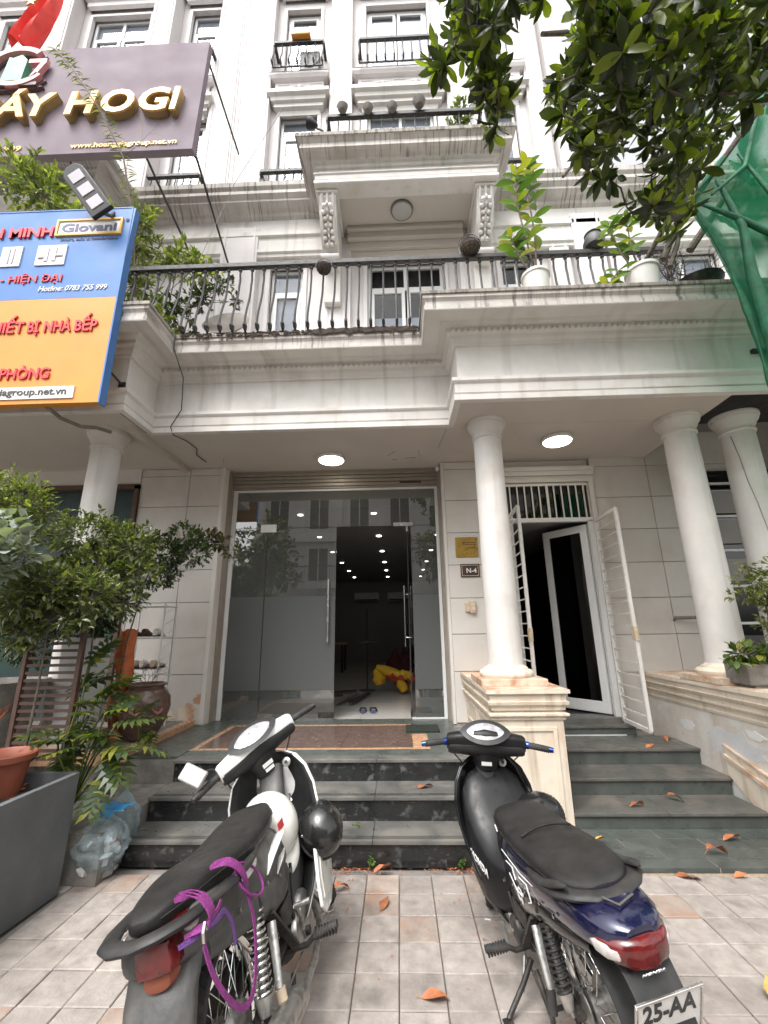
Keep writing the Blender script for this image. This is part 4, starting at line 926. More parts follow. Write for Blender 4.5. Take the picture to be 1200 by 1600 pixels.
br2 = single('cable_conduit', MB().tube([(-3.35,3.62,3.72),(-3.30,3.75,3.66),(-3.2,3.9,3.64),(-3.15,4.05,3.70),(-3.1,4.2,3.72)], .02, 8), W['concrete'], 'grey conduit under the blue and yellow sign reaching the left column', 'conduit')
# upper sign
su_ = thing('shop_sign', 'mauve grey shop sign with golden raised letters, upper of two at the left', 'sign', (-5.0, 4.2, 7.79))
YT = 4.15
build('panel', MB().add([(-8.2,YT,7.83),(-2.605,YT,7.788),(-2.561,YT,9.879),(-8.2,YT,9.90),(-8.2,YT+.10,7.83),(-2.605,YT+.10,7.788),(-2.561,YT+.10,9.879),(-8.2,YT+.10,9.90)], [(0,1,2,3),(7,6,5,4),(0,4,5,1),(1,5,6,2),(2,6,7,3),(3,7,4,0)]), W['sign_grey'], su_)
for s, xl, wd in (('H',-4.40,.42),('O',-3.92,.46),('G',-3.40,.42),('I',-2.95,.12),('M',-5.84,.44),('Á',-5.36,.46),('Y',-4.97,.42)):
    o = text('letter', s, .40/.70, (xl, YT-.10, 8.38), W['gold'], su_, ext=.012, bold=.018, shear=.12, align='LEFT'); fit_text(o, wd)
    o2 = text('letter_side', s, .40/.70, (0, 0, 0), W['gold_dark'], o, rot=(0,0,0), ext=.045, bold=.017, shear=.12, world=False); o2.location = (0, 0, -.058)
def txu(s, xr, z, h, m, width, ext=.006): 
    o = text('lettering', s, h/.70, (xr, YT-ext, z), m, su_, ext=ext, bold=.003, align='RIGHT'); fit_text(o, width); return o
txu('www.hoanggiagroup.net.vn', -2.82, 7.885, .085, W['gold'], 1.45); txu('0783 755 999', -4.95, 7.885, .085, W['gold'], .9)
# logo: ring with a hook, green block, dark base
def ring(a0, a1, rx, rz, wd, cx_, cz_, y0, y1, n=30):
    mb = MB(); rs_ = []
    for i in range(n+1):
        a = a0+(a1-a0)*i/n; c, s = math.cos(a), math.sin(a)
        rs_.append([(cx_+rx*c,y0,cz_+rz*s),(cx_+(rx-wd)*c,y0,cz_+(rz-wd)*s),(cx_+(rx-wd)*c,y1,cz_+(rz-wd)*s),(cx_+rx*c,y1,cz_+rz*s)])
    return mb.loft(rs_)
lg = build('logo_ring', ring(R(45), R(330), .46, .40, .085, -5.28, 9.42, YT-.09, YT-.03), W['pink'], su_)
build('ring_back', ring(R(45), R(330), .48, .42, .12, -5.26, 9.40, YT-.03, YT), W['maroon'], lg)
build('logo_hook', MB().box(-5.10,-4.84,YT-.09,YT-.03,9.46,9.54).prism([(-4.92,9.46),(-4.84,9.46),(-4.95,9.22),(-5.05,9.16)], YT-.09, YT-.03), W['pink'], su_)
build('logo_building', MB().prism([(-5.46,9.14),(-5.16,9.14),(-5.14,9.55),(-5.24,9.66),(-5.36,9.60),(-5.42,9.62)], YT-.08, YT), W['lgreen'], su_)
build('logo_base', MB().box(-5.66,-4.92,YT-.08,YT,9.03,9.09).prism([(-5.6,8.99),(-4.95,9.01),(-4.85,9.05),(-5.66,9.05)], YT-.05, YT-.001), W['maroon'], su_)
fr_ = thing('sign_scaffold', 'dark steel tubes carrying the mauve sign on the facade', 'scaffold', (-3.5, 4.8, 7.8))
for a, b_ in (((-2.60,4.25,7.80),(-2.64,5.60,7.35)),((-2.62,4.27,9.6),(-2.62,4.27,7.8)),((-3.3,4.27,7.85),(-3.3,5.6,7.6)),((-4.4,4.27,7.9),(-4.4,5.7,7.7)),((-2.65,4.28,9.8),(-2.7,5.7,9.9))):
    build('tube', MB().bar(a, b_, .024), W['iron'], fr_)
# solar floodlight over the lower sign
fl = thing('solar_floodlight', 'dark three-panel floodlight leaning over the top of the blue sign', 'lamp', (-3.05, 3.35, 6.05))
c0 = Vector((-3.35,3.30,6.33)); c1 = Vector((-2.96,3.38,5.79))
ux = (c1-c0).normalized(); uz = Vector((.25,-.75,-.45)); uz = (uz-ux*uz.dot(ux)).normalized(); uy = uz.cross(ux)
Mf = Matrix((( ux.x,uy.x,uz.x,(c0.x+c1.x)/2),(ux.y,uy.y,uz.y,(c0.y+c1.y)/2),(ux.z,uy.z,uz.z,(c0.z+c1.z)/2),(0,0,0,1)))
Lh = (c1-c0).length/2
hb = MB(); n = 20
prof = [(Lh, -.12), (Lh, .12), (-Lh+.09, .12), (-Lh+.03,.09), (-Lh, .04), (-Lh,-.04), (-Lh+.03,-.09), (-Lh+.09,-.12)]
hb.prism(prof, -.025, .025, 'z').xf(Mf); build('housing', hb, W['black_plastic'], fl, bevel=.01)
for k in range(3):
    u0 = -Lh+.10+k*.185; build('lens_panel', MB().box(u0,u0+.125,-.072,.072,.025,.031).xf(Mf), W['blind'], fl, bevel=.006)
build('arm', MB().tube([tuple(c1), (-2.98,3.5,5.9), (-3.0,3.58,6.05)], .018, 8), W['iron'], fl)
# flag above the upper sign
fg = thing('flag', 'furled red flag hanging on a pole above the mauve sign', 'flag', (-5.6, 4.35, 9.9))
build('pole', MB().tube([(-5.55,4.5,9.6),(-5.15,3.9,11.9)], .018, 8), W['concrete'], fg)
mb = MB(); nx, nz = 14, 16; vs = []
for j in range(nz+1):
    t = j/nz
    for i in range(nx+1):
        s = i/nx; wdt = .08+.42*min(1, t*1.5)*(1-.35*t); x = -5.12-.22*t+ (s-.5)*wdt+ .05*math.sin(t*5); y = 4.15+.09*math.sin(s*13+t*3)*(.3+t); z = 11.75-1.75*t+.12*math.sin(s*5)*t
        vs.append((x, y, z))
mb.add(vs, [(j*(nx+1)+i, j*(nx+1)+i+1, (j+1)*(nx+1)+i+1, (j+1)*(nx+1)+i) for j in range(nz) for i in range(nx)])
cl_ = build('cloth', mb, W['flag'], fg, smooth=True)
sp = MB(); pts = []
for k in range(10):
    a = math.pi/2+k*math.pi/5; r_ = .10 if k % 2 == 0 else .04; pts.append((-5.27+r_*math.cos(a), 10.7+r_*math.sin(a)))
build('star', sp.prism(pts, 4.0, 4.02), W['sign_yel'], cl_)
# cables
for pts, lb in (([(-2.52,4.17,4.94),(-2.50,4.17,4.72),(-2.48,4.40,4.5),(-2.52,4.50,4.3),(-2.50,4.48,4.12),(-2.60,4.47,3.9),(-2.58,4.52,3.82),(-2.52,4.70,3.83),(-2.50,4.95,3.832),(-2.60,5.15,3.835),(-2.58,5.40,3.835)], 'thin black cable hanging over the white entablature near its left end'),
                ([(-1.95,5.7,11.0),(-2.3,4.8,8.0),(-2.35,4.2,6.0)], 'thin cable running down from the narrow third floor window'),
                ([(-2.5,5.6,9.6),(-2.1,5.6,8.9)], 'short thin wire beside the left pilaster')):
    single('cable', MB().tube(pts, .006 if pts[0][2] < 6 else .004, 5), W['cableb'] if pts[0][2] < 6 else W['concrete'], lb, 'cable', smooth=True)

# green construction net at the right
nm = bpy.data.materials.new('green_net'); nm.use_nodes = True; n = nm.node_tree.nodes; L = nm.node_tree.links
b = n['Principled BSDF']; b.inputs['Base Color'].default_value = (.005,.15,.062,1); b.inputs['Roughness'].default_value = .55
tl_ = n.new('ShaderNodeBsdfTranslucent'); tl_.inputs[0].default_value = (.006,.28,.12,1); m1 = n.new('ShaderNodeMixShader'); m1.inputs[0].default_value = .5
L.new(b.outputs[0], m1.inputs[1]); L.new(tl_.outputs[0], m1.inputs[2])
tp = n.new('ShaderNodeBsdfTransparent'); tp.inputs[0].default_value = (.72,.90,.80,1); m2 = n.new('ShaderNodeMixShader')
tc = n.new('ShaderNodeTexCoord'); nz_ = n.new('ShaderNodeTexNoise'); nz_.inputs['Scale'].default_value = 2.2; nz_.inputs['Detail'].default_value = 3
mp_ = n.new('ShaderNodeMapping'); mp_.inputs['Scale'].default_value = (1.6,1,.55); mp_.inputs['Rotation'].default_value = (0,R(35),0); L.new(tc.outputs['Object'], mp_.inputs[0]); L.new(mp_.outputs[0], nz_.inputs['Vector']); r_ = n.new('ShaderNodeMapRange'); r_.inputs[1].default_value = .42; r_.inputs[2].default_value = .62; r_.inputs[3].default_value = .03; r_.inputs[4].default_value = .40
L.new(nz_.outputs['Fac'], r_.inputs[0]); L.new(r_.outputs[0], m2.inputs[0]); L.new(m1.outputs[0], m2.inputs[1]); L.new(tp.outputs[0], m2.inputs[2]); L.new(m2.outputs[0], n['Material Output'].inputs['Surface'])
nf = mat('green_net_folded', (.003,.115,.048), .6, var=.35, scale=9, bump=.6, bscale=160)
nw = thing('green_net', 'dark green construction net draped down the right edge', 'net', (3.3, 3.2, 3.4))
def interp(tab, t):
    for (a, va), (b_, vb) in zip(tab[:-1], tab[1:]):
        if t <= b_:
            k = (t-a)/(b_-a); return va+(vb-va)*k
    return tab[-1][1]
left = [(3.2, 3.10),(3.6,3.05),(4.4,3.02),(5.0,2.92),(5.3,2.80),(5.5,2.84),(5.75,3.05),(6.1,3.35),(6.6,3.62),(7.2,3.85)]
mb = MB(); nz2, nx2 = 60, 60; vs = []
for j in range(nz2+1):
    z = 3.2+4.0*j/nz2; xl = interp(left, z); 
    for i in range(nx2+1):
        s = i/nx2; x = xl+(5.6-xl)*s
        q = Vector((x, z, 0)); u_ = x*.8+z*.6; fold = .10*math.sin(u_*8+3*noise.noise(q*.9))+.07*(1-abs(math.sin(u_*13-z*3+2*noise.noise(q*1.7))))+.05*(1-abs(math.sin(x*19+z*9)))+.16*noise.noise(q*1.5)
        vs.append((x, 3.22+fold*min(1, s*6+.15), z+.03*noise.noise(q*4)))
mb.add(vs, [(j*(nx2+1)+i, j*(nx2+1)+i+1, (j+1)*(nx2+1)+i+1, (j+1)*(nx2+1)+i) for j in range(nz2) for i in range(nx2)])
build('netting', mb, nm, nw, smooth=True, angle=180)
build('gathered_edge', MB().tube([(interp(left, 3.2+4.0*j/24)+.015, 3.21+.01*math.sin(j), 3.2+4.0*j/24) for j in range(25)], [.020+.012*math.sin(j*1.3) for j in range(25)], 7), nf, nw, smooth=True)
build('fold', MB().tube([(2.84,3.18,5.36),(3.1,3.12,5.1),(3.5,3.1,4.75),(3.9,3.12,4.4)], [.010,.026,.032,.022], 10), nf, nw, smooth=True)
build('fold', MB().tube([(3.05,3.16,5.6),(3.12,3.12,5.0),(3.10,3.14,4.5),(3.12,3.14,3.7)], [.018,.03,.045,.06], 10), nf, nw, smooth=True)
build('fold', MB().tube([(3.6,3.16,6.4),(3.3,3.12,5.7),(2.95,3.14,5.4)], [.026,.02,.010], 10), nf, nw, smooth=True)
build('fold', MB().tube([(3.3,3.15,5.9),(3.45,3.1,5.3),(3.5,3.1,4.8),(3.62,3.12,4.2)], [.010,.024,.03,.018], 10), nf, nw, smooth=True)

# ------------------------------------------------------------------ opposite side of the street, seen mirrored in the glass
oh = thing('opposite_townhouse', 'white townhouse across the street, seen only mirrored in the shop glass', 'house', (-3, -15, 0))
def ob(nm_, *a, m='upper'): return build(nm_, MB().box(*a), W[m], oh)
ob('wall', -9, 4, -16, -15, 0, 12.5)
for x in (-7.6,-5.0,-2.4,.2,2.6):
    for z in (1.2,4.6,7.9):
        o = ob('window', x-.6, x+.6, -15.02, -14.96, z, z+2.0, m='dark'); build('frame', MB().box(x-.7,x-.6,-15.02,-14.93,z-.1,z+2.1).box(x+.6,x+.7,-15.02,-14.93,z-.1,z+2.1).box(x-.03,x+.03,-15.02,-14.93,z,z+2), W['alu'], o)
for z in (3.7,7.0,10.4): ob('string_course', -9.1, 4.1, -15, -14.6, z, z+.35, m='cornice')
ob('balcony', -6.5, -1.5, -15, -13.8, 4.0, 4.4, m='cornice')
rl = MB(); rl.box(-6.5,-1.5,-13.85,-13.8,5.3,5.36)
for k in range(34): rl.box(-6.5+k*.15,-6.48+k*.15,-13.84,-13.82,4.4,5.3)
build('balcony_rail', rl, W['iron'], oh)
for x in (-9,-4.0,-1.2,1.6): ob('pilaster', x, x+.5, -15, -14.8, 0, 12.5)
oh2 = thing('opposite_grey_house', 'grey house across the street, only mirrored in the shop glass', 'house', (9, -15, 0))
build('wall', MB().box(4.2,16,-17,-15.5,0,11), W['plaster'], oh2); build('window', MB().box(6,8,-15.52,-15.45,2,4).box(10,12,-15.52,-15.45,2,4).box(6,8,-15.52,-15.45,6,8), W['dark'], oh2)

# ------------------------------------------------------------------ vegetation
def leaf_pts(L_, Wd, droop=.2, fold=.15, wide=.55, tip=1.0):
    """leaf along +x, face up +z: midrib and two halves; 5 stations"""
    st = [0, .12, .35, .6, .82, 1.0]; vs = []; fs = []
    for t in st:
        if t < wide: w_ = math.sin(math.pi/2*min(1, t/wide))**.8
        else: w_ = math.cos(math.pi/2*((t-wide)/(1-wide)))**.75 if t < 1 else .02
        if t == 0: w_ = .06
        z = -droop*L_*t*t; h = Wd/2*w_
        vs += [(t*L_, -h, z+fold*h), (t*L_, 0, z), (t*L_, h, z+fold*h)]
    for i in range(len(st)-1):
        a = i*3; b_ = a+3; fs += [(a, b_, b_+1, a+1), (a+1, b_+1, b_+2, a+2)]
    return [Vector(v) for v in vs], fs
def small_leaf(L_, Wd):
    vs = [(0,0,0),(L_*.45,-Wd/2,.05*L_),(L_,0,-.12*L_),(L_*.45,Wd/2,.05*L_),(L_*.5,0,-.02*L_)]
    return [Vector(v) for v in vs], [(0,1,4),(1,2,4),(2,3,4),(3,0,4)]
def orient(d, up=Vector((0,0,1)), roll=0.0):
    x = Vector(d).normalized(); y = up.cross(x)
    if y.length < 1e-3: y = Vector((0,1,0))
    y.normalize(); z = x.cross(y)
    M_ = Matrix(((x.x,y.x,z.x),(x.y,y.y,z.y),(x.z,y.z,z.z))).to_4x4()
    return M_ @ Matrix.Rotation(roll, 4, 'X')
def sphere_dir(r):
    z = r.uniform(-1,1); a = r.uniform(0, 2*math.pi); c = math.sqrt(1-z*z); return Vector((c*math.cos(a), c*math.sin(a), z))
def foliage(mb, blobs, n, L_, Wd, r, shell=.55, small=True, tw=None, leafy=6, up=.15):
    """leaves set in little sprays on twig ends through the volume of several lumps"""
    tot = sum(b_[3]*b_[4]*b_[5] for b_ in blobs)
    for (x, y, z, a, b_, c) in blobs:
        k = max(1, int(n*(a*b_*c)/tot/leafy))
        for _ in range(k):
            d = sphere_dir(r); q = r.uniform(shell, 1.0)*(1 + .25*noise.noise(Vector((x, y, z))*3+d*2.5))
            p = Vector((x+d.x*a*q, y+d.y*b_*q, z+d.z*c*q)); out = (Vector((d.x, d.y, d.z+up))).normalized()
            if tw is not None and r.random() < .35: tw.tube([p-out*L_*2.2+Vector((r.uniform(-1,1),r.uniform(-1,1),-1))*L_*.3, p+out*L_*.6], .0022, 3)
            for m in range(leafy):
                dd = (out+sphere_dir(r)*.85).normalized(); s = r.uniform(.5,1.35)
                vs, fs = (small_leaf if small else leaf_pts)(L_*s, Wd*s)
                M_ = Matrix.Translation(p+out*L_*.35*(m-leafy/2)*.5) @ orient(dd, roll=r.uniform(-.7,.7))
                mb.add([M_ @ v for v in vs], fs)
G = dict(
 dark = leafmat('shrub_leaf_dark', (.020,.036,.013), (.062,.088,.032), tl=.25),
 mid = leafmat('shrub_leaf_mid', (.048,.068,.027), (.16,.18,.085), tl=.3, yellow=(.24,.25,.07), ys=.10),
 light = leafmat('shrub_leaf_light', (.07,.092,.032), (.165,.185,.065), tl=.4, yellow=(.30,.30,.12), ys=.15),
 pale = leafmat('silvery_leaf', (.16,.19,.15), (.36,.40,.35), rough=.25, tl=.15),
 phil = leafmat('split_leaf', (.022,.044,.013), (.070,.10,.028), rough=.3, tl=.3, yellow=(.19,.19,.03), ys=.12),
 purple = leafmat('reddish_leaf', (.045,.040,.022), (.10,.085,.04), tl=.2),
 tree = leafmat('tree_leaf', (.010,.017,.006), (.048,.064,.016), rough=.30, tl=.42, yellow=(.17,.20,.025), ys=.25),
 bright = leafmat('rubber_leaf', (.04,.085,.018), (.10,.15,.03), rough=.25, tl=.35, yellow=(.26,.24,.05), ys=.08),
)
def plant(name, label, cat, base, blobs, n, L_, Wd, m, stems=(), shell=.5, leafy=6, seed=1, group=None, up=.15, small=True, stem_r=.012):
    r = random.Random(seed); t = thing(name, label, cat, base, group)
    fo = MB(); tw = MB(); foliage(fo, blobs, n, L_, Wd, r, shell, small, tw, leafy, up)
    build('foliage', fo, m, t, kind='stuff')
    for i, s in enumerate(stems): tw.tube(s, [stem_r*(1-.6*k/(len(s)-1)) for k in range(len(s))], 6)
    for b_ in blobs:
        if stems:
            s = r.choice(stems)[-1]; c = Vector(b_[:3]); v = Vector(s)
            tw.tube([v, v.lerp(c, .5)+Vector((r.uniform(-.04,.04), r.uniform(-.04,.04), .03)), c], [stem_r*.5, stem_r*.35, stem_r*.2], 5)
    build('branches', tw, W['bark'], t, kind='stuff')
    return t

# planter wall and everything left of the steps
pb = thing('cement_planter', 'long grey cement planter box at the left edge of the pavement', 'planter', (-2.6, 2.2, 0))
build('front_panel', MB().add([(-2.36,1.0,0),(-2.215,3.22,0),(-2.195,3.22,.69),(-2.32,1.0,.67),(-2.40,1.0,0),(-2.255,3.22,0),(-2.235,3.22,.69),(-2.36,1.0,.67)], [(0,1,2,3),(7,6,5,4),(0,4,5,1),(1,5,6,2),(2,6,7,3),(3,7,4,0)]), W['cement'], pb)
build('end_panel', MB().box(-4.6,-2.24,3.20,3.24,0,.69), W['cement'], pb); build('soil_bed', MB().box(-4.6,-2.35,1.0,3.2,0,.60), W['soil'], pb)
def terra_pot(x, y, z, r, h, label):
    p = thing('terracotta_pot', label, 'flowerpot', (x, y, z), 'terracotta pots in the planter')
    build('pot', MB().lathe([(r*.68,z),(r*.9,z+h*.82),(r*1.06,z+h*.83),(r*1.08,z+h*.97),(r*1.0,z+h),(r*.92,z+h*.95),(r*.86,z+h*.75)], (x,y,0), 28), W['terra'], p, smooth=True)
    build('soil', MB().lathe([(r*.88,z+h*.78),(.001,z+h*.8)], (x,y,0), 20, caps=False), W['soil'], p); return p
terra_pot(-2.68, 2.78, .60, .165, .23, 'terracotta pot nearest the left edge, with dried spear leaves in it')
terra_pot(-2.62, 3.08, .60, .165, .25, 'terracotta pot standing behind the first at the foot of the slatted panel')
r5 = random.Random(8)
sp_ = thing('spear_plant', 'dried reddish brown spear-leaved plant in the front terracotta pot', 'plant', (-2.60, 2.82, .80))
for k in range(7):
    a = r5.uniform(-.6,2.6); h = r5.uniform(.3,.46); dx, dy = math.cos(a)*.07, math.sin(a)*.05
    vs, fs = leaf_pts(h, .05, droop=.12, fold=.5); M_ = Matrix.Translation((-2.66+dx*.5, 2.80+dy*.5, .80)) @ orient(Vector((dx*1.6,dy*1.6,.30)))
    build('leaf', MB().add([M_ @ v for v in vs], fs), W['dryleaf'] if k % 3 else W['terra'], sp_, smooth=True)
# leaf litter on the soil
lt = MB()
for k in range(230):
    x, y = r5.uniform(-2.95,-2.36), r5.uniform(2.3,3.2); vs, fs = small_leaf(r5.uniform(.035,.07), r5.uniform(.02,.035)); M_ = Matrix.Translation((x,y,.605+r5.uniform(0,.03))) @ orient(Vector((r5.uniform(-1,1),r5.uniform(-1,1),r5.uniform(-.2,.4))), roll=r5.uniform(-.6,.6)); lt.add([M_ @ v for v in vs], fs)
lo = build('leaf_litter', lt, W['dryleaf'], None, world=False); lo['kind'] = 'stuff'; lo['label'] = 'dry brown leaves lying on the soil of the cement planter'; lo['category'] = 'leaf litter'
# slatted panel
sl_ = thing('slatted_panel', 'dark brown wooden slatted panel standing in front of the shoe rack area', 'panel', (-2.85, 3.62, .60))
build('stile', MB().box(-2.625,-2.59,3.60,3.64,.60,1.63), W['wood'], sl_, bevel=.003); build('stile', MB().box(-3.08,-3.045,3.60,3.64,.60,1.63), W['wood'], sl_, bevel=.003)
for k in range(17): build('slat', MB().box(-3.045,-2.625,3.61,3.628,.66+k*.057,.678+k*.057+.004), W['wood'], sl_)
# white square pot with dense dark plant, orange sheet, rack, jar
wp_ = thing('square_pot', 'tall pale square pot behind the slatted panel', 'flowerpot', (-3.0, 4.35, .56))
build('pot', MB().loft([[(-3.08+s*(.12+.03*t),4.35+u*(.13+.03*t),.56+1.0*t) for s,u in ((-1,-1),(1,-1),(1,1),(-1,1))] for t in (0,.5,1)]), W['potgrey'], wp_, bevel=.008)
plant('potted_plant', 'dense dark green plant growing in the tall pale square pot', 'plant', (-3.0,4.35,1.56), [(-3.02,4.35,1.78,.19,.18,.26),(-2.92,4.3,2.0,.2,.2,.2)], 1500, .07, .03, G['dark'], [[(-3.0,4.35,1.5),(-2.98,4.35,1.8)]], seed=3)
og = thing('orange_sheet', 'tall rolled bright orange sheet standing between the square pot and the shoe rack', 'rolled sheet', (-3.02, 4.75, .56))
mb = MB(); rs_ = []
for j in range(14):
    t = j/13; rs_.append([(-2.93+(.085+.012*math.sin(3*a_+j*.8))*math.cos(a_)+.012*math.sin(j*1.1), 4.75+(.085+.012*math.cos(4*a_+j))*math.sin(a_), .56+1.07*t+(.02*math.sin(a_*4) if j == 13 else 0)) for a_ in [2*math.pi*k/18 for k in range(18)]])
build('sheet', mb.loft(rs_, caps=False), W['orangev'], og, smooth=True)
rk = thing('shoe_rack', 'white metal shoe rack with three shelves against the tiled pier', 'rack', (-2.92, 5.25, .56))
for x in (-3.20,-2.74):
    for y in (5.08,5.36): build('post', MB().tube([(x,y,.56),(x,y,1.93)], .010, 6), W['alu'], rk)
for z in (.85,1.2,1.55,1.9):
    sh = MB(); 
    for k in range(7): y = 5.08+k*.047; sh.tube([(-3.20,y,z),(-2.74,y,z)], .004, 5)
    sh.tube([(-3.2,5.08,z),(-3.2,5.36,z)], .007, 5).tube([(-2.74,5.08,z),(-2.74,5.36,z)], .007, 5); build('shelf', sh, W['alu'], rk)
sid = MB()
for k in range(8): sid.tube([(-2.74,5.08,.9+k*.13),(-2.74,5.36,1.0+k*.13)], .004, 4)
build('side_lattice', sid, W['alu'], rk)
def shoe(x, y, z, L_, m, label, rot):
    t = thing('shoe', label, 'shoe', (x, y, z), 'shoes on the shoe rack')
    mb = MB(); rs_ = []
    for i in range(9):
        u = i/8; wd = .036*(.75+.5*math.sin(math.pi*min(1,u*1.15)))*(1 if u < .9 else .75); hh = .075-.045*u if u > .35 else .08
        rs_.append([(L_*(u-.5), wd*math.cos(a_), .012+hh*.5*(1+math.sin(a_))) for a_ in [2*math.pi*k/10 for k in range(10)]])
    Ms = Matrix.Translation((x,y,z)) @ Matrix.Rotation(rot,4,'Z')
    build('upper', mb.loft(rs_).xf(Ms), m, t, smooth=True); build('sole', MB().box(-L_/2,L_/2,-.038,.038,0,.014).xf(Ms), W['black_plastic'], t, bevel=.006)
for i, (x, z, m, lb) in enumerate(((-3.12,1.55,W['black_plastic'],'black shoe at the left of the upper rack shelf'),(-2.98,1.55,W['dbrown'],'dark brown shoe in the middle of the upper rack shelf'),(-2.84,1.55,W['potw'],'white shoe at the right of the upper rack shelf'),
        (-3.13,1.2,W['black_plastic'],'black shoe at the left of the middle rack shelf'),(-3.02,1.2,W['socket'],'beige shoe left of centre on the middle rack shelf'),(-2.92,1.2,W['potw'],'white shoe right of centre on the middle rack shelf'),(-2.81,1.2,W['socket'],'beige shoe at the right of the middle rack shelf'),(-3.0,.85,W['black_plastic'],'black shoe on the lowest rack shelf'))):
    shoe(x, 5.2, z+.008, .25, m, lb, R(90+12*math.sin(i)))
jr = thing('ceramic_jar', 'big brown glazed ceramic jar with a raised dragon band beside the landing', 'jar', (-2.62, 4.62, .575))
jx, jy = -2.64, 4.72
build('body', MB().lathe([(.13,.575),(.16,.62),(.215,.74),(.245,.86),(.235,.96),(.19,1.03),(.165,1.05),(.165,1.065),(.19,1.075),(.195,1.09),(.17,1.095),(.15,1.07)], (jx,jy,0), 36), W['jar'], jr, smooth=True)
rl_ = MB(); pts = []
for k in range(26):
    a = R(-160+k*5.6); z = .86+.035*math.sin(k*.75); rr_ = .246; pts.append((jx+rr_*math.cos(a), jy+rr_*math.sin(a), z))
rl_.tube(pts, [.010+.007*abs(math.sin(k*.9)) for k in range(26)], 6)
for k in range(0, 26, 3): p = pts[k]; rl_.tube([p, (p[0]*1.0+.0, p[1]-.008, p[2]+.035), (p[0]+.02, p[1]-.004, p[2]+.05)], .006, 5)
build('dragon_relief', rl_, W['jar2'], jr, smooth=True)
dt = thing('dry_shrub', 'leafless thin reddish twigs growing out of the brown jar', 'plant', (jx, jy, 1.06))
tw = MB(); r6 = random.Random(4)
def twigs(mb, p, d, L_, r_, depth, r, spread=.7):
    q = p+d*L_; mid = p+d*L_*.5+sphere_dir(r)*L_*.08
    mb.tube([p, mid, q], [r_, r_*.8, r_*.6], 4)
    if depth:
        for _ in range(r.choice((2,3))): twigs(mb, q, (d+sphere_dir(r)*spread).normalized(), L_*r.uniform(.6,.85), r_*.6, depth-1, r, spread)
for k in range(6): twigs(tw, Vector((jx,jy,1.03)), (Vector((r6.uniform(-.7,.7), r6.uniform(-.7,.5), .8))).normalized(), .12, .005, 3, r6)
build('twigs', tw, W['twig'], dt, kind='stuff')

# split-leaf philodendrons: every leaf a part
def split_leaf(L_, Wd, n=7):
    vs = [Vector((0,0,0))]; mb = MB()
    st = [Vector((L_*t, 0, -.25*L_*t*t)) for t in [k/8 for k in range(9)]]
    for k in range(8): 
        a, b_ = st[k], st[k+1]; w_ = .012+.02*math.sin(math.pi*(k+.5)/8); mb.add([a+Vector((0,-w_,0)), b_+Vector((0,-w_,0)), b_+Vector((0,w_,0)), a+Vector((0,w_,0))], [(0,1,2,3)])
    for s in (-1, 1):
        for k in range(n):
            t = (k+.3)/n; base = Vector((L_*t, 0, -.25*L_*t*t)); len_ = Wd*.5*math.sin(math.pi*(.18+.72*(1-t)))**.7; ang = R(100-75*t)
            d = Vector((math.cos(ang), s*math.sin(ang), -.18)); pr = Vector((-d.y, d.x, 0))*.5; w_ = .56*L_/n
            m_ = base+d*len_*.55+Vector((0,0,.01)); e = base+d*len_+Vector((0,0,-.10*len_))
            mb.add([base-Vector((w_,0,0)), base+Vector((w_,0,0)), m_+pr*w_*2.1, e, m_-pr*w_*2.1], [(0,1,2,4),(4,2,3)])
    return mb
def philo(name, label, base, leaves, seed):
    r = random.Random(seed); t = thing(name, label, 'plant', base, 'split-leaf plants beside the steps')
    for (x, y, z, az, el, L_) in leaves:
        L_ *= 1.0; mb = split_leaf(L_, L_*1.15); d = Vector((math.cos(R(az))*math.cos(R(el)), math.sin(R(az))*math.cos(R(el)), math.sin(R(el))))
        Mx_ = Matrix.Translation((x,y,z)) @ orient(d, roll=r.uniform(-.35,.35))
        l_ = build('leaf', mb.xf(Mx_), G['phil'], t)
        build('stalk', MB().tube([base, ((base[0]+x)/2, (base[1]+y)/2, (base[2]+z)/2+.05), (x,y,z)], .007, 5), G['phil'], l_)
philo('split_leaf_plant', 'big split-leaf plant with yellowing leaves between the slatted panel and the jar', (-2.60,3.55,.55),
      [(-2.62,3.75,1.35,70,55,.26),(-2.62,3.7,1.18,20,30,.26),(-2.55,3.6,1.05,-20,20,.26),(-2.68,3.7,1.1,110,45,.24),(-2.5,3.62,.95,-70,0,.28),(-2.45,3.7,1.12,0,10,.24),(-2.5,3.6,.8,-95,-25,.26),(-2.6,3.5,.9,-120,10,.22)], 2)
philo('split_leaf_plant', 'broad dark split-leaf plant directly in front of the slatted panel foot', (-2.45,3.45,.60),
      [(-2.45,3.55,1.0,-60,20,.26),(-2.38,3.5,.90,-30,5,.28),(-2.5,3.5,.85,-110,10,.24),(-2.40,3.6,1.12,10,40,.26),(-2.52,3.6,1.2,60,50,.26),(-2.3,3.55,1.0,-10,20,.24),(-2.42,3.5,.76,-80,-20,.24)], 12)
philo('split_leaf_plant', 'low split-leaf plant overhanging the end of the cement planter toward the steps', (-2.28,3.3,.45),
      [(-2.28,3.42,.88,-60,20,.24),(-2.2,3.40,.82,-20,5,.26),(-2.12,3.42,.78,-40,-30,.26),(-2.32,3.30,.82,-100,10,.2),(-2.15,3.5,.95,0,15,.24),(-2.36,3.34,.86,-150,15,.2),(-2.1,3.36,.62,-80,-40,.22),(-2.0,3.5,.8,20,-10,.22),(-2.25,3.5,1.0,60,35,.22),(-2.42,3.28,.80,-170,-5,.18)], 5)
philo('split_leaf_plant', 'small split-leaf plant spreading in front of the brown jar', (-2.45,4.35,.58), [(-2.40,4.36,.80,-10,20,.2),(-2.46,4.33,.80,-70,15,.2),(-2.48,4.38,.86,80,35,.18),(-2.36,4.3,.72,-50,-10,.18)], 9)
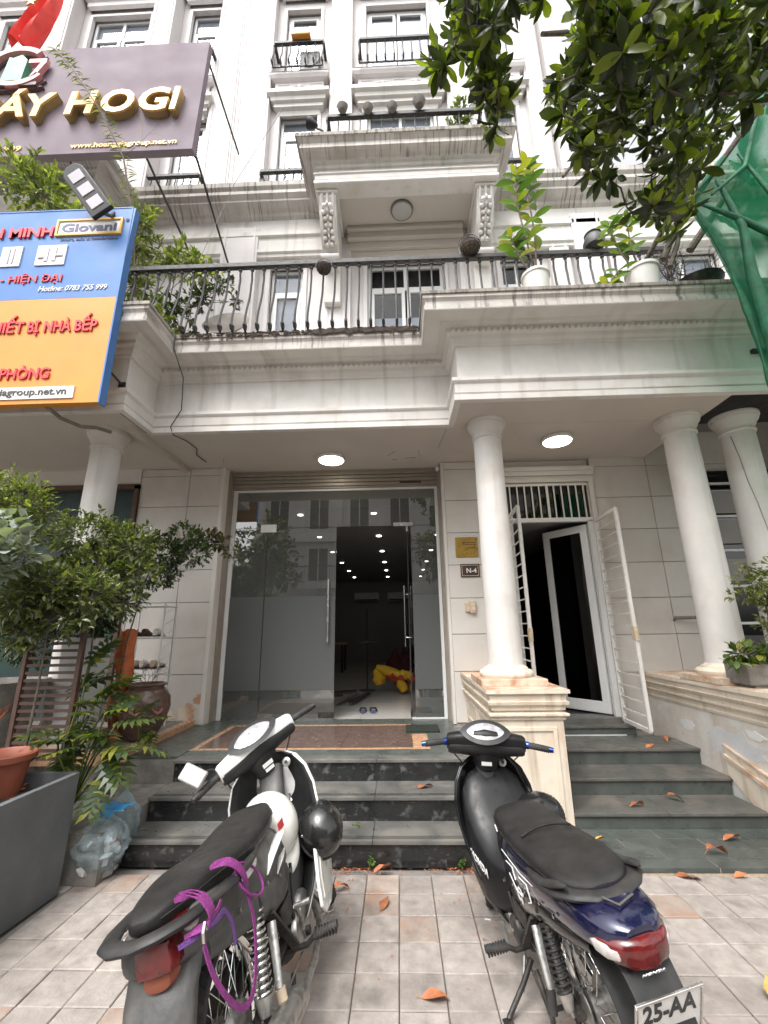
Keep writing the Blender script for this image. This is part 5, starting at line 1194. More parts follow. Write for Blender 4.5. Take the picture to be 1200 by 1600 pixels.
# big shrubs on the left
plant('shrub', 'tall light green small-leaved shrub at the left edge under the porch', 'shrub', (-3.6,3.3,.6), [(-3.10,3.3,2.62,.30,.25,.26),(-3.42,3.25,2.75,.3,.3,.22),(-2.90,3.32,2.60,.16,.14,.10),(-3.30,3.3,2.4,.40,.3,.24)], 4600, .05, .022, G['light'], [[(-3.5,3.4,.6),(-3.45,3.4,1.5),(-3.3,3.3,2.3)]], seed=11, leafy=7)
plant('silver_shrub', 'shrub with silvery round leaves at the left edge', 'shrub', (-3.2,3.05,.6), [(-2.92,3.0,2.28,.2,.2,.18),(-3.05,3.0,2.12,.24,.2,.2),(-2.85,3.05,2.18,.15,.15,.12)], 520, .085, .062, G['pale'], [[(-3.1,3.2,.6),(-3.0,3.1,1.4),(-3.0,3.0,2.0)]], seed=12, leafy=4, up=.7, small=False, shell=.75)
plant('shrub', 'dense bushy shrub standing in front of the left column', 'shrub', (-2.9,3.9,.6), [(-2.95,3.9,2.50,.34,.28,.24),(-2.55,3.95,2.40,.28,.24,.22),(-2.75,3.85,2.15,.34,.3,.26),(-2.35,3.9,2.12,.18,.2,.16),(-3.0,3.8,2.0,.3,.3,.26),(-2.45,3.85,1.9,.2,.2,.18)], 7400, .052, .024, G['mid'], [[(-2.8,3.9,.6),(-2.75,3.95,1.3),(-2.75,3.9,2.0)]], seed=13, leafy=7)
plant('trained_bush', 'dark green clipped bush with an arm reaching right over the tiled pier', 'bush', (-2.85,4.6,.6), [(-2.65,4.6,2.45,.30,.26,.20),(-2.95,4.6,2.4,.22,.22,.2),(-2.35,4.6,2.62,.2,.18,.16),(-2.22,4.6,2.45,.16,.16,.16),(-2.6,4.55,2.2,.25,.2,.14)], 7600, .042, .02, G['dark'], [[(-2.9,4.6,.6),(-2.85,4.6,1.5),(-2.7,4.6,2.3)]], seed=14, leafy=8, shell=.7)
plant('purple_branch', 'drooping branch of dull reddish leaves against the tiled pier left of the shopfront', 'branch', (-2.2,4.9,2.4), [(-2.20,4.9,2.66,.13,.1,.11),(-2.05,4.9,2.62,.09,.08,.09),(-1.98,4.9,2.50,.06,.06,.09),(-1.90,4.9,2.52,.05,.05,.05),(-2.22,4.9,2.54,.07,.07,.09)], 520, .05, .036, G['purple'], [[(-2.5,4.7,2.35),(-2.3,4.85,2.6),(-2.05,4.9,2.62)]], seed=15, stem_r=.008)
plant('shrub', 'glossy leaved low shrub hanging over the slatted panel', 'shrub', (-2.9,3.4,.6), [(-2.8,3.4,1.98,.26,.24,.20),(-2.5,3.45,1.9,.24,.2,.2),(-3.0,3.35,1.85,.26,.2,.2),(-2.75,3.45,1.72,.22,.15,.14),(-2.55,3.4,1.72,.15,.12,.12),(-2.95,3.4,1.60,.16,.12,.16)], 3400, .070, .030, G['mid'], [[(-2.8,3.45,.6),(-2.78,3.45,1.2),(-2.75,3.4,1.8)]], seed=16, leafy=6)
plant('shrub', 'dark twiggy shrub at the left edge behind the slatted panel', 'shrub', (-3.3,3.9,.5), [(-3.15,3.9,1.75,.3,.25,.2),(-3.3,3.9,1.5,.25,.2,.18),(-3.2,3.95,2.05,.35,.3,.25)], 3000, .06, .026, G['dark'], [[(-3.3,3.9,.5),(-3.3,3.9,1.1),(-3.2,3.9,1.7)]], seed=17)
bk = thing('grey_tub', 'wide grey tub of black soil at the left edge behind the slatted panel', 'tub', (-3.4, 4.0, .56)); build('tub', MB().lathe([(.24,.56),(.34,1.15),(.37,1.2),(.33,1.2),(.3,1.1)], (-3.62,4.05,0), 28), W['concrete'], bk, smooth=True)
# garbage bags between the planter and the steps
def bag(name, label, c, rad, seed, m, stuffcols):
    t = thing(name, label, 'bag', (c[0], c[1], 0), 'rubbish bags beside the steps')
    mb = MB(); rs_ = []; ns, nr = 72, 46
    for i in range(nr+1):
        v = i/nr; ph = math.pi*v; prof_ = math.sin(ph)**.55 if v < .75 else math.sin(ph)**1.0
        rs_.append([])
        for k in range(ns):
            a = 2*math.pi*k/ns; q = Vector((math.cos(a), math.sin(a), v*3+seed)); w_ = 1+.22*noise.noise(q*2.0)-.20*abs(noise.noise(q*4.5))-.10*abs(noise.noise(q*10))-.05*abs(noise.noise(q*21))+.07*math.sin(a*11+v*5)*(v if v > .45 else .15)
            rs_[-1].append((c[0]+rad[0]*prof_*w_*math.cos(a)+.02*v, c[1]+rad[1]*prof_*w_*math.sin(a), .002+rad[2]*v*(1+.05*noise.noise(q*3))))
    build('film', mb.loft(rs_), m, t, smooth=True, angle=180)
    r = random.Random(seed); cs = [W[x] for x in stuffcols]; kk = []
    for k in range(46):
        z = r.uniform(.03, rad[2]*.62); s = .92-.25*z/rad[2]; a = r.uniform(0,6.28); q = r.uniform(.35,.80)*s
        mb = MB().ell((0,0,0), (r.uniform(.02,.055), r.uniform(.02,.05), r.uniform(.012,.035)), 8, 5)
        mb.v = [tuple(Vector(p)*(1+.4*noise.noise(Vector(p)*40+Vector((k,0,0))))) for p in mb.v]
        mb.xf(Matrix.Translation((c[0]+rad[0]*q*math.cos(a), c[1]+rad[1]*q*math.sin(a), z)) @ Matrix.Rotation(r.uniform(0,3),4,sphere_dir(r)))
        build('rubbish', mb, r.choice(cs), t, smooth=True)
    return t
b1 = bag('rubbish_bag', 'clear plastic rubbish bag with a bright blue knotted neck, front one beside the steps', (-2.10,3.41), (.175,.16,.40), 3, POLY, ['sign_white','interior','sign_red','potw','soil','sign_yel','interior','concrete','potgrey','concrete'])
mb = MB(); rs_ = []
for j in range(8):
    t = j/7; rs_.append([(-2.07+.06*t+(.035+.075*t*t)*math.cos(a_)*(1+.3*math.sin(5*a_)), 3.38+(.03+.05*t)*math.sin(a_), .375+.06*t+.012*math.sin(3*a_+j)) for a_ in [2*math.pi*k/16 for k in range(16)]])
build('knotted_neck', mb.loft(rs_, caps=False), W['blue_bag'], b1, smooth=True)
bag('rubbish_bag', 'smaller greyish rubbish bag slumped behind the clear one against the planter', (-2.10,3.62), (.13,.12,.46), 8, POLY, ['concrete','interior','soil','potgrey'])

# right side: trough with bush, bucket plants
tg = thing('concrete_trough', 'weathered concrete plant trough on the right parapet', 'planter', (3.25, 4.15, 1.075))
build('trough', MB().box(2.95,3.75,3.98,4.26,1.10,1.27), W['concrete'], tg, bevel=.01); build('soil', MB().box(2.98,3.72,4.01,4.23,1.265,1.272), W['soil'], tg); build('foot', MB().box(3.0,3.1,4.0,4.24,1.076,1.10).box(3.6,3.7,4.0,4.24,1.076,1.10), W['concrete'], tg)
plant('bonsai_bush', 'airy green bush growing in the concrete trough', 'bush', (3.25,4.1,1.27), [(3.15,4.05,1.85,.16,.14,.10),(3.28,4.05,1.98,.2,.16,.13),(3.42,4.0,1.8,.22,.2,.16),(3.35,4.05,1.6,.2,.15,.1),(3.2,4.05,2.12,.09,.09,.07),(3.48,4.0,2.1,.16,.16,.12)], 1700, .045, .026, G['light'], [[(3.35,4.12,1.26),(3.33,4.1,1.5),(3.28,4.05,1.75)],[(3.42,4.12,1.26),(3.45,4.1,1.5),(3.45,4.02,1.9)]], seed=21, shell=.35, stem_r=.016)
plant('creeping_plant', 'low broad-leaved creeper spilling over the left end of the trough', 'plant', (3.0,4.05,1.27), [(2.95,4.0,1.36,.14,.1,.05),(2.88,3.98,1.30,.06,.06,.05),(3.15,4.0,1.38,.16,.1,.06)], 150, .085, .045, G['bright'], [[(3.1,4.1,1.26),(2.95,4.0,1.34)]], seed=22, small=False, leafy=4)
for x, y, r_, h_, lb in ((1.55,3.86,.145,.33,'white plastic bucket planter on the porch roof edge, left of two'),(2.69,3.88,.165,.36,'white plastic bucket planter on the porch roof edge, right of two')):
    p = thing('bucket_planter', lb, 'flowerpot', (x, y, 4.92), 'white bucket planters on the porch roof')
    build('bucket', MB().lathe([(r_*.78,4.922),(r_*.9,4.92+h_*.6),(r_*.95,4.92+h_*.9),(r_*1.03,4.92+h_*.91),(r_*1.03,4.92+h_),(r_*.93,4.92+h_*.98),(r_*.9,4.92+h_*.85)], (x,y,0), 30), W['potw'], p, smooth=True)
    build('soil', MB().lathe([(r_*.9,4.92+h_*.9),(.001,4.92+h_*.9)], (x,y,0), 20, caps=False), W['soil'], p)
def rosette(mb_or_list, p, d, n, L_, Wd, r, spread=1.0, droop=.3):
    out = []
    for k in range(n):
        a = 2.4*k+r.uniform(-.3,.3); e = Vector((math.cos(a), math.sin(a), 0)); b1_ = d.orthogonal().normalized(); b2 = d.cross(b1_)
        dd = (b1_*e.x+b2*e.y)*spread+d*r.uniform(.1,.8); s = r.uniform(.7,1.15)
        vs, fs = leaf_pts(L_*s, Wd*s, droop=droop, fold=.22, wide=.62); M_ = Matrix.Translation(p) @ orient(dd, up=(d+Vector((0,0,.3))).normalized(), roll=r.uniform(-.3,.3))
        out.append(([M_ @ v for v in vs], fs))
    return out
def potted(label, base, stems, L_, Wd, seed, m):
    r = random.Random(seed); t = thing('potted_plant', label, 'plant', base); k = 0
    for s in stems:
        build('stem', MB().tube(s, [.011*(1-.5*i/(len(s)-1)) for i in range(len(s))], 6), W['twig'], t, smooth=True)
        for i in range(1, len(s)):
            for f in (.35,.75,1.0):
                p = Vector(s[i-1]).lerp(Vector(s[i]), f); n_ = 6 if (i == len(s)-1 and f == 1) else 3
                if i == 1 and f < 1: continue
                for vs, fs in rosette(None, p, Vector((0,0,1)), n_, L_, Wd, r, 1.0): build('leaf', MB().add(vs, fs), m, t, smooth=True)
potted('tall broad-leaved plant in the left white bucket', (1.55,3.86,5.22), [[(1.55,3.86,5.2),(1.50,3.84,5.7),(1.42,3.8,6.2),(1.45,3.8,6.6)],[(1.56,3.86,5.2),(1.60,3.85,5.8),(1.58,3.85,6.4),(1.60,3.83,6.75)],[(1.55,3.87,5.2),(1.40,3.85,5.5),(1.34,3.85,5.75)]], .20, .082, 31, G['bright'])
potted('leafy young plant in the right white bucket', (2.69,3.88,5.25), [[(2.65,3.88,5.24),(2.5,3.86,5.5),(2.42,3.85,5.85)],[(2.68,3.88,5.24),(2.62,3.86,5.55),(2.62,3.85,5.95)],[(2.66,3.9,5.2),(2.45,3.88,5.3),(2.3,3.88,5.1)]], .18, .07, 32, G['bright'])
tv = thing('dead_branches', 'pile of dead grey branches and roots on the porch roof under the green net', 'branches', (3.0,3.9,4.92)); tb = MB(); r7 = random.Random(3)
for k in range(16): twigs(tb, Vector((2.95+r7.uniform(-.1,.35),3.85+r7.uniform(-.08,.08),4.95)), Vector((r7.uniform(-.4,.7), r7.uniform(-.3,.3), 1)).normalized(), .2, .010, 3, r7, .8)
build('twigs', tb, W['twig'], tv, kind='stuff')
for a, b_, r_ in (((2.85,3.75,5.3),(3.15,3.6,6.0),.035),((3.1,3.7,5.35),(3.45,3.5,5.85),.04),((2.9,3.75,5.2),(3.05,3.7,5.6),.03)): build('dead_stem', MB().tube([a, tuple((Vector(a)+Vector(b_))/2+Vector((.02,0,.03))), b_], [r_, r_*.9, r_*.6], 8), W['bark'], tv, smooth=True)
single('dark_basin', MB().lathe([(.12,0),(.2,.06),(.24,.13),(.25,.14),(.22,.13),(.12,.03)], (0,0,0), 24).xf(Matrix.Translation((3.22,3.88,4.922))), W['greasy'], 'dark round basin on the porch roof edge beside the dead branches', 'basin', smooth=True)
# upper balcony plants, left balcony creepers
plant('balcony_plant', 'pale leafy shrub on the right of the upper balcony behind its rail', 'shrub', (1.1,4.95,8.7), [(1.1,4.95,9.2,.18,.15,.28),(1.0,4.95,8.9,.25,.15,.15),(1.15,4.95,9.55,.14,.12,.2)], 900, .07, .03, G['mid'], [[(1.1,4.95,8.7),(1.1,4.95,9.3)]], seed=41, shell=.3)
plant('balcony_creeper', 'rambling green creeper over the left end of the long railing', 'creeper', (-3.1,4.5,4.92), [(-3.3,4.45,5.9,.35,.2,.3),(-3.1,4.45,5.4,.3,.2,.3),(-2.85,4.5,6.4,.35,.2,.28),(-2.55,4.5,6.2,.3,.2,.22),(-3.4,4.5,6.6,.3,.25,.35),(-2.9,4.4,5.2,.25,.2,.25),(-3.3,4.4,6.9,.25,.2,.3),(-2.35,4.45,6.05,.22,.15,.16)], 2300, .09, .036, G['light'], [[(-3.1,4.5,4.92),(-3.1,4.5,5.6)],[(-2.9,4.5,4.92),(-2.8,4.5,6.2)],[(-3.3,4.5,4.92),(-3.4,4.5,6.8)]], seed=42, shell=.15, leafy=5)
plant('balcony_creeper', 'fine dark creeper twined through the long railing beside the round dish', 'creeper', (-2.6,4.45,4.92), [(-2.7,4.42,5.45,.22,.12,.3),(-2.4,4.42,5.65,.25,.12,.2),(-2.15,4.4,5.8,.2,.1,.12),(-1.95,4.4,5.55,.13,.1,.1),(-2.5,4.42,5.1,.18,.1,.14)], 1300, .06, .026, G['dark'], [[(-2.6,4.45,4.92),(-2.5,4.42,5.5)]], seed=43, shell=.1, leafy=5)
plant('balcony_weed', 'small bright green tuft on the cornice corner above the black cable', 'plant', (-2.72,4.1,4.92), [(-2.68,4.08,5.05,.12,.1,.12),(-2.60,4.05,4.88,.09,.06,.08)], 220, .07, .03, G['light'], [[(-2.72,4.1,4.9),(-2.68,4.08,5.0)]], seed=44)
for b_, lb, sd_ in (([(-4.3,4.0,6.9,.4,.25,.3),(-4.0,4.05,6.6,.3,.2,.2),(-4.6,4.0,7.2,.4,.3,.3)], 'light green bush behind the blue sign at the left edge', 45), ([(-3.7,4.1,6.45,.28,.2,.14),(-3.4,4.1,6.45,.25,.2,.14)], 'low light green foliage just above the blue sign beside the floodlight', 46)):
    plant('balcony_bush', lb, 'bush', (b_[0][0],4.2,4.92), b_, 1300, .09, .035, G['light'], [[(b_[0][0],4.2,4.92),(b_[0][0],4.1,6.3)]], seed=sd_, shell=.3, leafy=6)
by_ = thing('feathery_branch', 'thin feathery branch arching up across the mauve sign', 'branch', (-3.3,4.0,6.1)); st_ = [(-3.15,4.3,5.6),(-3.2,4.1,6.6),(-3.35,3.95,7.4),(-3.7,3.85,8.1),(-4.15,3.8,8.8),(-4.5,3.8,9.25)]
build('stem', MB().tube(st_, [.014,.012,.010,.008,.006,.003], 6), W['twig'], by_, smooth=True); fo = MB(); r8 = random.Random(6)
for i in range(1, len(st_)):
    for k in range(16):
        p = Vector(st_[i-1]).lerp(Vector(st_[i]), k/16)
        for s in (-1,1):
            vs, fs = small_leaf(.14, .016); M_ = Matrix.Translation(p) @ orient(Vector((s*.9+r8.uniform(-.3,.3), r8.uniform(-.4,.4), r8.uniform(-.4,.6)))); fo.add([M_ @ v for v in vs], fs)
for p0 in ((-3.2,4.1,6.6),(-3.35,3.95,7.4),(-3.15,4.3,5.9)): twigs(fo, Vector(p0), Vector((.5,0,.6)).normalized(), .3, .004, 3, r8, .6)
build('foliage', fo, G['light'], by_, kind='stuff')

# the street tree over the pavement
tree = thing('street_tree', 'dark leathery-leaved street tree whose branches hang into the top right', 'tree', (5.2, 1.0, 0))
build('trunk', MB().tube([(5.2,1.0,-.05),(5.15,1.0,1.5),(5.1,1.3,3.6),(4.81,1.82,5.5),(4.29,2.34,7.06),(4.2,2.5,8.6)], [.22,.18,.16,.12,.08,.05], 14), W['bark'], tree, smooth=True)
RP = [(0.68,1.93,5.31),(0.72,1.57,5.13),(0.72,1.6,5.13),(0.46,1.78,5.19),(0.51,1.98,5.27),(0.39,1.68,4.8),(0.53,1.43,4.76),(0.67,1.53,4.91),(0.55,1.67,4.85),(0.44,1.56,4.88),(0.37,1.53,5.04),(0.62,1.64,5.33),(0.52,1.8,5.42),(0.55,1.67,5.14),(0.71,1.77,5.56),(0.74,1.68,5.4),(0.45,1.56,4.72),(0.39,1.81,5.57),(0.54,1.66,4.76),(0.82,1.84,5.46),(0.43,1.48,4.83),(0.46,2.0,5.51),(0.53,1.69,5.24),(0.7,1.68,5.04),(0.74,1.7,5.34),(0.57,1.75,5.46),(0.53,1.92,5.55),(0.58,1.82,5.31),(0.59,2.09,5.41),(0.6,1.67,4.98),(0.4,1.77,5.41),(0.71,1.89,5.29),(0.49,1.71,4.92),(0.71,1.83,5.5),(0.57,1.56,4.71),(0.6,1.72,5.3),(0.59,1.9,5.19),(0.72,1.73,5.24),(0.56,2.0,5.37),(0.61,1.75,5.45),(0.7,1.73,5.38),(0.57,1.88,5.33),(0.46,1.85,5.21),(0.39,1.46,4.9),(0.83,1.58,5.12),(0.81,1.69,5.26),(0.91,1.65,5.11),(0.98,1.63,5.27),(0.57,1.8,4.63),(0.63,1.76,4.59),(0.64,1.81,4.87),(0.66,2.07,4.97),(0.68,1.93,4.69),(0.71,2.2,4.88),(0.68,1.98,4.98),(0.56,1.83,4.89),(0.66,2.01,4.64),(0.6,1.79,4.74),(0.7,1.9,4.73),(0.63,1.85,4.7),(0.65,1.89,4.5),(0.56,1.77,4.67),(0.67,1.87,4.82),(0.32,1.96,5.19),(0.37,1.88,5.01),(0.32,1.93,5.06),(1.04,1.78,4.1),(1.48,1.99,4.62),(1.52,2.57,5.33),(1.16,1.97,5.02),(1.07,1.52,4.45),(1.16,1.75,4.08),(1.17,1.6,4.07),(1.46,2.48,5.51),(1.19,1.5,4.71),(1.48,1.73,5.17),(1.26,1.78,5.25),(0.92,1.3,4.4),(1.65,2.47,5.26),(1.03,1.74,4.69),(1.63,2.29,5.53),(1.6,2.04,4.97),(1.08,1.76,4.53),(1.2,1.6,4.3),(1.28,2.04,5.35),(1.29,2.27,5.03),(0.94,1.7,4.25),(1.02,1.78,4.5),(1.36,1.73,4.58),(1.46,1.74,5.42),(1.44,1.74,5.21),(1.09,1.61,4.78),(1.26,1.71,4.78),(1.42,2.09,4.58),(1.54,1.99,4.96),(0.92,1.29,4.36),(1.28,1.54,5.03),(1.48,1.92,4.65),(1.01,1.38,4.54),(1.14,1.89,4.18),(0.93,1.52,4.23),(1.76,2.16,5.54),(1.43,2.02,4.71),(1.52,1.75,5.27),(1.39,2.29,5.15),(1.1,1.73,4.61),(1.26,1.76,4.24),(1.13,1.46,4.22),(1.23,1.4,4.64),(0.97,1.42,4.31),(1.11,1.87,4.78),(1.12,1.49,4.79),(1.35,2.36,5.55),(1.27,1.92,4.25),(1.08,1.97,4.91),(1.39,1.93,5.13),(1.15,1.41,4.39),(1.03,1.39,4.33),(1.11,1.38,4.6),(1.32,2.2,4.84),(1.72,2.25,5.1),(1.52,2.15,5.38),(0.94,1.34,4.4),(1.07,1.41,4.31),(1.14,1.53,4.13),(1.1,1.77,4.75),(1.16,1.65,5.27),(1.25,1.7,4.13),(1.36,1.84,5.37),(1.59,2.59,5.01),(1.45,1.81,4.75),(1.62,2.57,5.35),(1.43,1.87,5.55),(1.42,1.96,5.86),(1.1,2.0,4.88),(1.27,1.59,4.46),(1.27,1.61,4.75),(1.13,1.55,4.39),(1.6,1.91,5.43),(1.1,1.41,4.18),(1.15,1.71,4.38),(1.37,2.09,5.22),(1.37,2.17,5.12),(1.03,1.43,4.35),(1.62,2.11,5.61),(1.02,1.71,4.18),(1.65,2.41,4.97),(1.3,1.72,5.04),(1.73,2.08,5.68),(1.32,1.97,4.57),(1.23,1.86,5.22),(1.27,1.86,4.32),(1.52,2.31,5.48),(1.1,1.45,4.55),(1.52,2.21,5.06),(1.68,2.65,5.31),(1.42,2.42,5.31),(1.49,2.3,5.14),(1.3,2.08,4.79),(1.32,2.11,5.21),(1.36,2.1,5.53),(1.17,1.55,4.97),(1.12,1.87,4.06),(1.03,1.7,4.02),(1.27,1.85,4.98),(1.49,1.83,4.8),(1.54,2.37,5.43),(1.13,1.53,4.91),(1.12,1.46,4.64),(1.36,1.96,5.41),(1.11,1.82,4.24),(1.07,1.34,4.45),(1.27,1.72,4.73),(1.5,1.76,5.05),(1.06,1.63,4.06),(1.52,2.28,5.25),(0.87,1.55,4.25),(0.96,1.42,4.25),(2.19,2.37,5.53),(2.43,2.05,5.14),(2.35,2.38,6.34),(2.1,2.5,5.77),(2.65,2.58,6.04),(2.44,2.7,5.77),(1.86,2.1,5.33),(2.04,1.87,5.22),(1.55,1.71,5.19),(1.84,2.39,4.32),(2.43,2.86,5.35),(2.31,2.75,5.09),(1.85,2.01,4.54),(2.1,2.53,4.7),(1.82,1.48,4.51),(1.49,1.31,4.47),(2.88,2.58,5.72),(1.49,1.86,4.41),(2.52,2.4,5.14),(1.71,2.12,4.06),(1.5,1.9,4.29),(2.29,1.93,5.67),(2.54,2.07,5.82),(1.39,1.48,4.31),(2.88,2.65,5.78),(1.69,1.59,4.79),(1.85,2.26,4.21),(1.4,1.62,4.48),(1.7,1.51,4.57),(2.19,2.31,4.84),(1.83,2.02,5.39),(2.19,2.24,4.79),(1.62,1.62,4.95),(1.96,2.27,4.35),(2.92,2.89,5.78),(1.84,2.31,4.67),(2.33,2.85,5.79),(2.56,2.26,6.42),(2.1,1.85,5.05),(1.43,1.4,4.53),(2.75,2.51,5.84),(1.47,1.7,4.72),(1.9,1.67,4.23),(1.47,1.44,4.37),(1.66,1.56,4.46),(1.91,1.63,4.25),(2.22,1.86,5.4),(1.9,1.86,4.7),(2.77,2.32,5.73),(1.53,1.41,4.44),(2.42,2.73,4.83),(2.36,2.27,5.78),(2.28,2.52,5.73),(1.74,1.55,4.74),(1.38,1.49,4.59),(2.63,2.78,5.7),(1.58,1.92,4.28),(1.95,1.8,4.99),(2.27,2.49,5.35),(2.13,1.76,4.83),(2.15,1.74,5.11),(2.26,2.76,5.58),(2.62,2.16,6.34),(2.4,2.82,5.11),(2.5,2.8,5.11),(2.18,2.46,4.95),(2.21,1.85,5.27),(1.84,2.28,5.18),(2.26,2.49,6.47),(2.7,2.26,5.87),(2.4,2.23,5.45),(1.38,1.47,4.35),(2.63,2.55,5.44),(2.56,2.32,5.44),(2.1,2.41,6.15),(1.28,1.34,4.47),(2.48,2.51,5.78),(1.6,1.64,4.18),(2.53,3.41,5.77),(1.63,1.68,5.17),(1.28,1.44,4.39),(2.3,2.28,5.76),(2.45,2.39,6.36),(1.89,2.09,5.18),(1.86,1.74,5.39),(2.39,2.58,5.29),(1.81,1.74,5.01),(2.4,2.78,5.53),(2.35,2.71,5.85),(1.75,1.65,4.48),(1.47,1.43,4.76),(1.42,1.34,4.38),(2.86,2.46,5.99),(1.26,1.4,4.43),(2.73,2.49,5.63),(1.85,1.81,4.41),(1.66,1.94,4.09),(1.88,2.37,4.84),(2.5,2.18,5.53),(1.48,1.75,4.37),(2.08,1.79,5.44),(2.15,2.0,5.81),(2.07,1.62,4.96),(2.01,2.38,4.96),(1.85,2.39,4.56),(2.75,2.56,5.81),(2.27,2.37,6.04),(2.12,2.06,5.25),(2.12,2.01,5.01),(2.29,2.66,6.05),(2.1,2.22,5.49),(2.03,1.84,5.22),(1.66,1.38,4.56),(2.35,2.15,5.56),(1.48,1.81,4.6),(2.16,2.43,5.0),(1.75,2.0,4.87),(2.53,2.23,6.17),(2.76,3.12,5.68),(2.88,2.43,5.75),(2.64,2.05,5.74),(2.18,2.5,4.52),(1.99,2.27,4.96),(1.97,1.88,4.7),(2.17,1.94,5.26),(2.73,2.67,5.86),(1.59,2.02,3.97),(1.69,1.52,4.85),(1.45,1.63,4.29),(2.06,1.68,4.62),(2.18,2.41,6.6),(1.63,1.68,4.95),(1.95,2.19,5.96),(1.74,1.57,5.05),(1.87,2.01,4.66),(1.52,1.43,4.52),(2.44,2.64,6.24),(2.15,2.02,4.62),(2.18,2.19,5.57),(1.59,1.59,5.11),(2.03,2.14,5.77),(2.71,2.35,6.13),(2.17,2.62,5.55),(2.3,2.08,5.91),(2.09,2.22,5.22),(2.38,2.03,5.28),(2.38,2.48,5.3),(1.52,1.99,3.95),(2.33,2.64,6.14),(1.52,1.76,4.99),(2.08,1.8,4.57),(1.74,1.76,4.44),(2.04,2.13,4.64),(2.38,2.18,5.39),(2.88,2.89,5.7),(2.33,2.05,5.49),(2.35,2.05,5.94),(2.01,2.26,5.25),(2.76,2.89,6.02),(2.26,2.69,6.16),(2.22,2.54,4.96),(2.47,2.1,5.56),(1.81,1.77,4.77),(1.48,1.39,4.68),(2.13,2.38,5.93),(1.78,1.7,4.35),(1.6,1.99,4.21),(2.31,2.53,4.95),(2.91,2.47,6.02),(1.66,1.53,4.97),(1.71,2.04,5.34),(2.21,2.65,4.66),(1.53,1.69,4.45),(1.71,1.66,4.51),(1.6,1.8,5.32),(1.75,1.77,4.98),(2.44,2.31,6.07),(2.14,2.79,4.99),(1.59,1.83,4.12),(1.99,1.85,5.24),(1.83,1.97,4.18),(2.66,3.16,5.32),(1.94,2.22,5.74),(1.63,1.93,5.05),(1.85,2.0,5.46),(1.89,1.9,5.15),(2.15,2.28,6.55),(2.28,1.89,4.92),(1.88,2.19,4.8),(2.07,2.16,5.55),(2.21,1.69,4.83),(2.42,1.93,4.99),(2.33,1.77,4.89),(2.02,1.46,4.62),(2.05,1.57,5.01),(1.7,1.3,4.26),(2.16,1.68,4.86),(2.13,1.72,4.81),(2.19,1.8,4.67),(2.29,1.65,5.06),(2.22,1.78,4.88),(2.25,1.85,4.68),(2.2,1.7,4.79),(1.72,1.3,4.39),(2.05,1.56,4.64),(2.34,1.71,5.2),(1.71,2.44,4.43),(1.7,2.47,4.53),(1.57,2.39,4.67),(1.47,2.33,4.6),(1.86,2.27,4.1),(2.0,2.45,4.25),(1.6,1.54,5.96),(1.28,1.17,5.03),(1.14,0.97,4.45),(0.6,1.54,6.31),(1.87,1.67,6.33),(1.01,1.58,6.42),(1.97,1.69,6.5),(0.27,1.78,6.76),(2.25,1.48,6.2),(1.26,1.46,5.12),(2.1,1.9,6.69),(0.7,1.07,4.81),(1.86,1.48,6.49),(0.6,1.66,7.03),(1.18,1.4,5.23),(0.9,1.79,7.05),(0.78,2.04,6.68),(1.78,1.48,6.16),(1.69,1.16,4.71),(1.66,1.71,5.69),(1.0,0.85,4.44),(0.96,1.32,5.76),(0.36,1.63,6.27),(0.9,1.51,5.81),(1.99,1.53,5.77),(1.1,1.18,4.57),(0.53,1.97,6.6),(0.19,1.76,6.04),(1.83,1.34,5.07),(0.49,1.78,6.31),(1.07,1.22,5.38),(1.69,1.1,4.69),(1.82,1.23,4.45),(0.58,1.45,5.47),(1.07,1.31,5.08),(1.16,1.07,4.98),(1.66,1.72,6.62),(0.44,1.42,5.14),(0.78,1.12,5.34),(2.53,1.55,6.12),(1.76,1.15,4.55),(0.91,1.09,5.13),(0.97,1.43,6.27),(1.08,1.13,5.08),(0.44,1.23,5.72),(0.28,1.24,5.2),(2.1,1.57,6.38),(1.83,1.27,4.61),(2.02,1.38,5.49),(0.71,1.45,5.4),(1.94,1.38,5.17),(0.21,1.27,5.66),(0.7,1.03,4.48),(1.61,2.06,6.69),(1.78,1.57,5.73),(2.19,1.42,5.12),(1.37,1.69,5.68),(1.56,1.46,6.05),(2.93,1.96,6.1),(0.22,1.13,5.48)]
rt = random.Random(77); cand = []; fol = MB(); brs = MB()
hubs = [Vector(h) for h in ((3.7,1.4,4.6),(3.3,1.8,5.8),(2.6,2.2,5.4),(1.9,2.2,5.3),(1.3,1.9,5.1),(2.3,2.6,4.7),(2.1,3.0,4.5),(.9,1.7,4.9),(1.2,2.3,4.6))]
E0 = Vector((0,0,1.6)); hubs = [E0+(h-E0)*1.3 for h in hubs]
for a, b_, r_ in ((1,2,.04),(1,5,.035),(2,3,.04),(3,4,.032),(5,6,.034),(4,7,.024),(3,8,.022)):
    p, q = hubs[a], hubs[b_]; m = (p+q)/2+Vector((0,0,.12)); build('limb', MB().tube([p, m, q], [r_, r_*.85, r_*.65], 8), W['bark'], tree, smooth=True)
nodes = []
for a, b_ in ((1,2),(1,5),(2,3),(3,4),(5,6),(4,7),(3,8),(0,1)):
    for k in range(6): nodes.append(hubs[a].lerp(hubs[b_], k/5)+Vector((0,0,.12*math.sin(math.pi*k/5))))
left_ = [Vector(q) for q in RP]
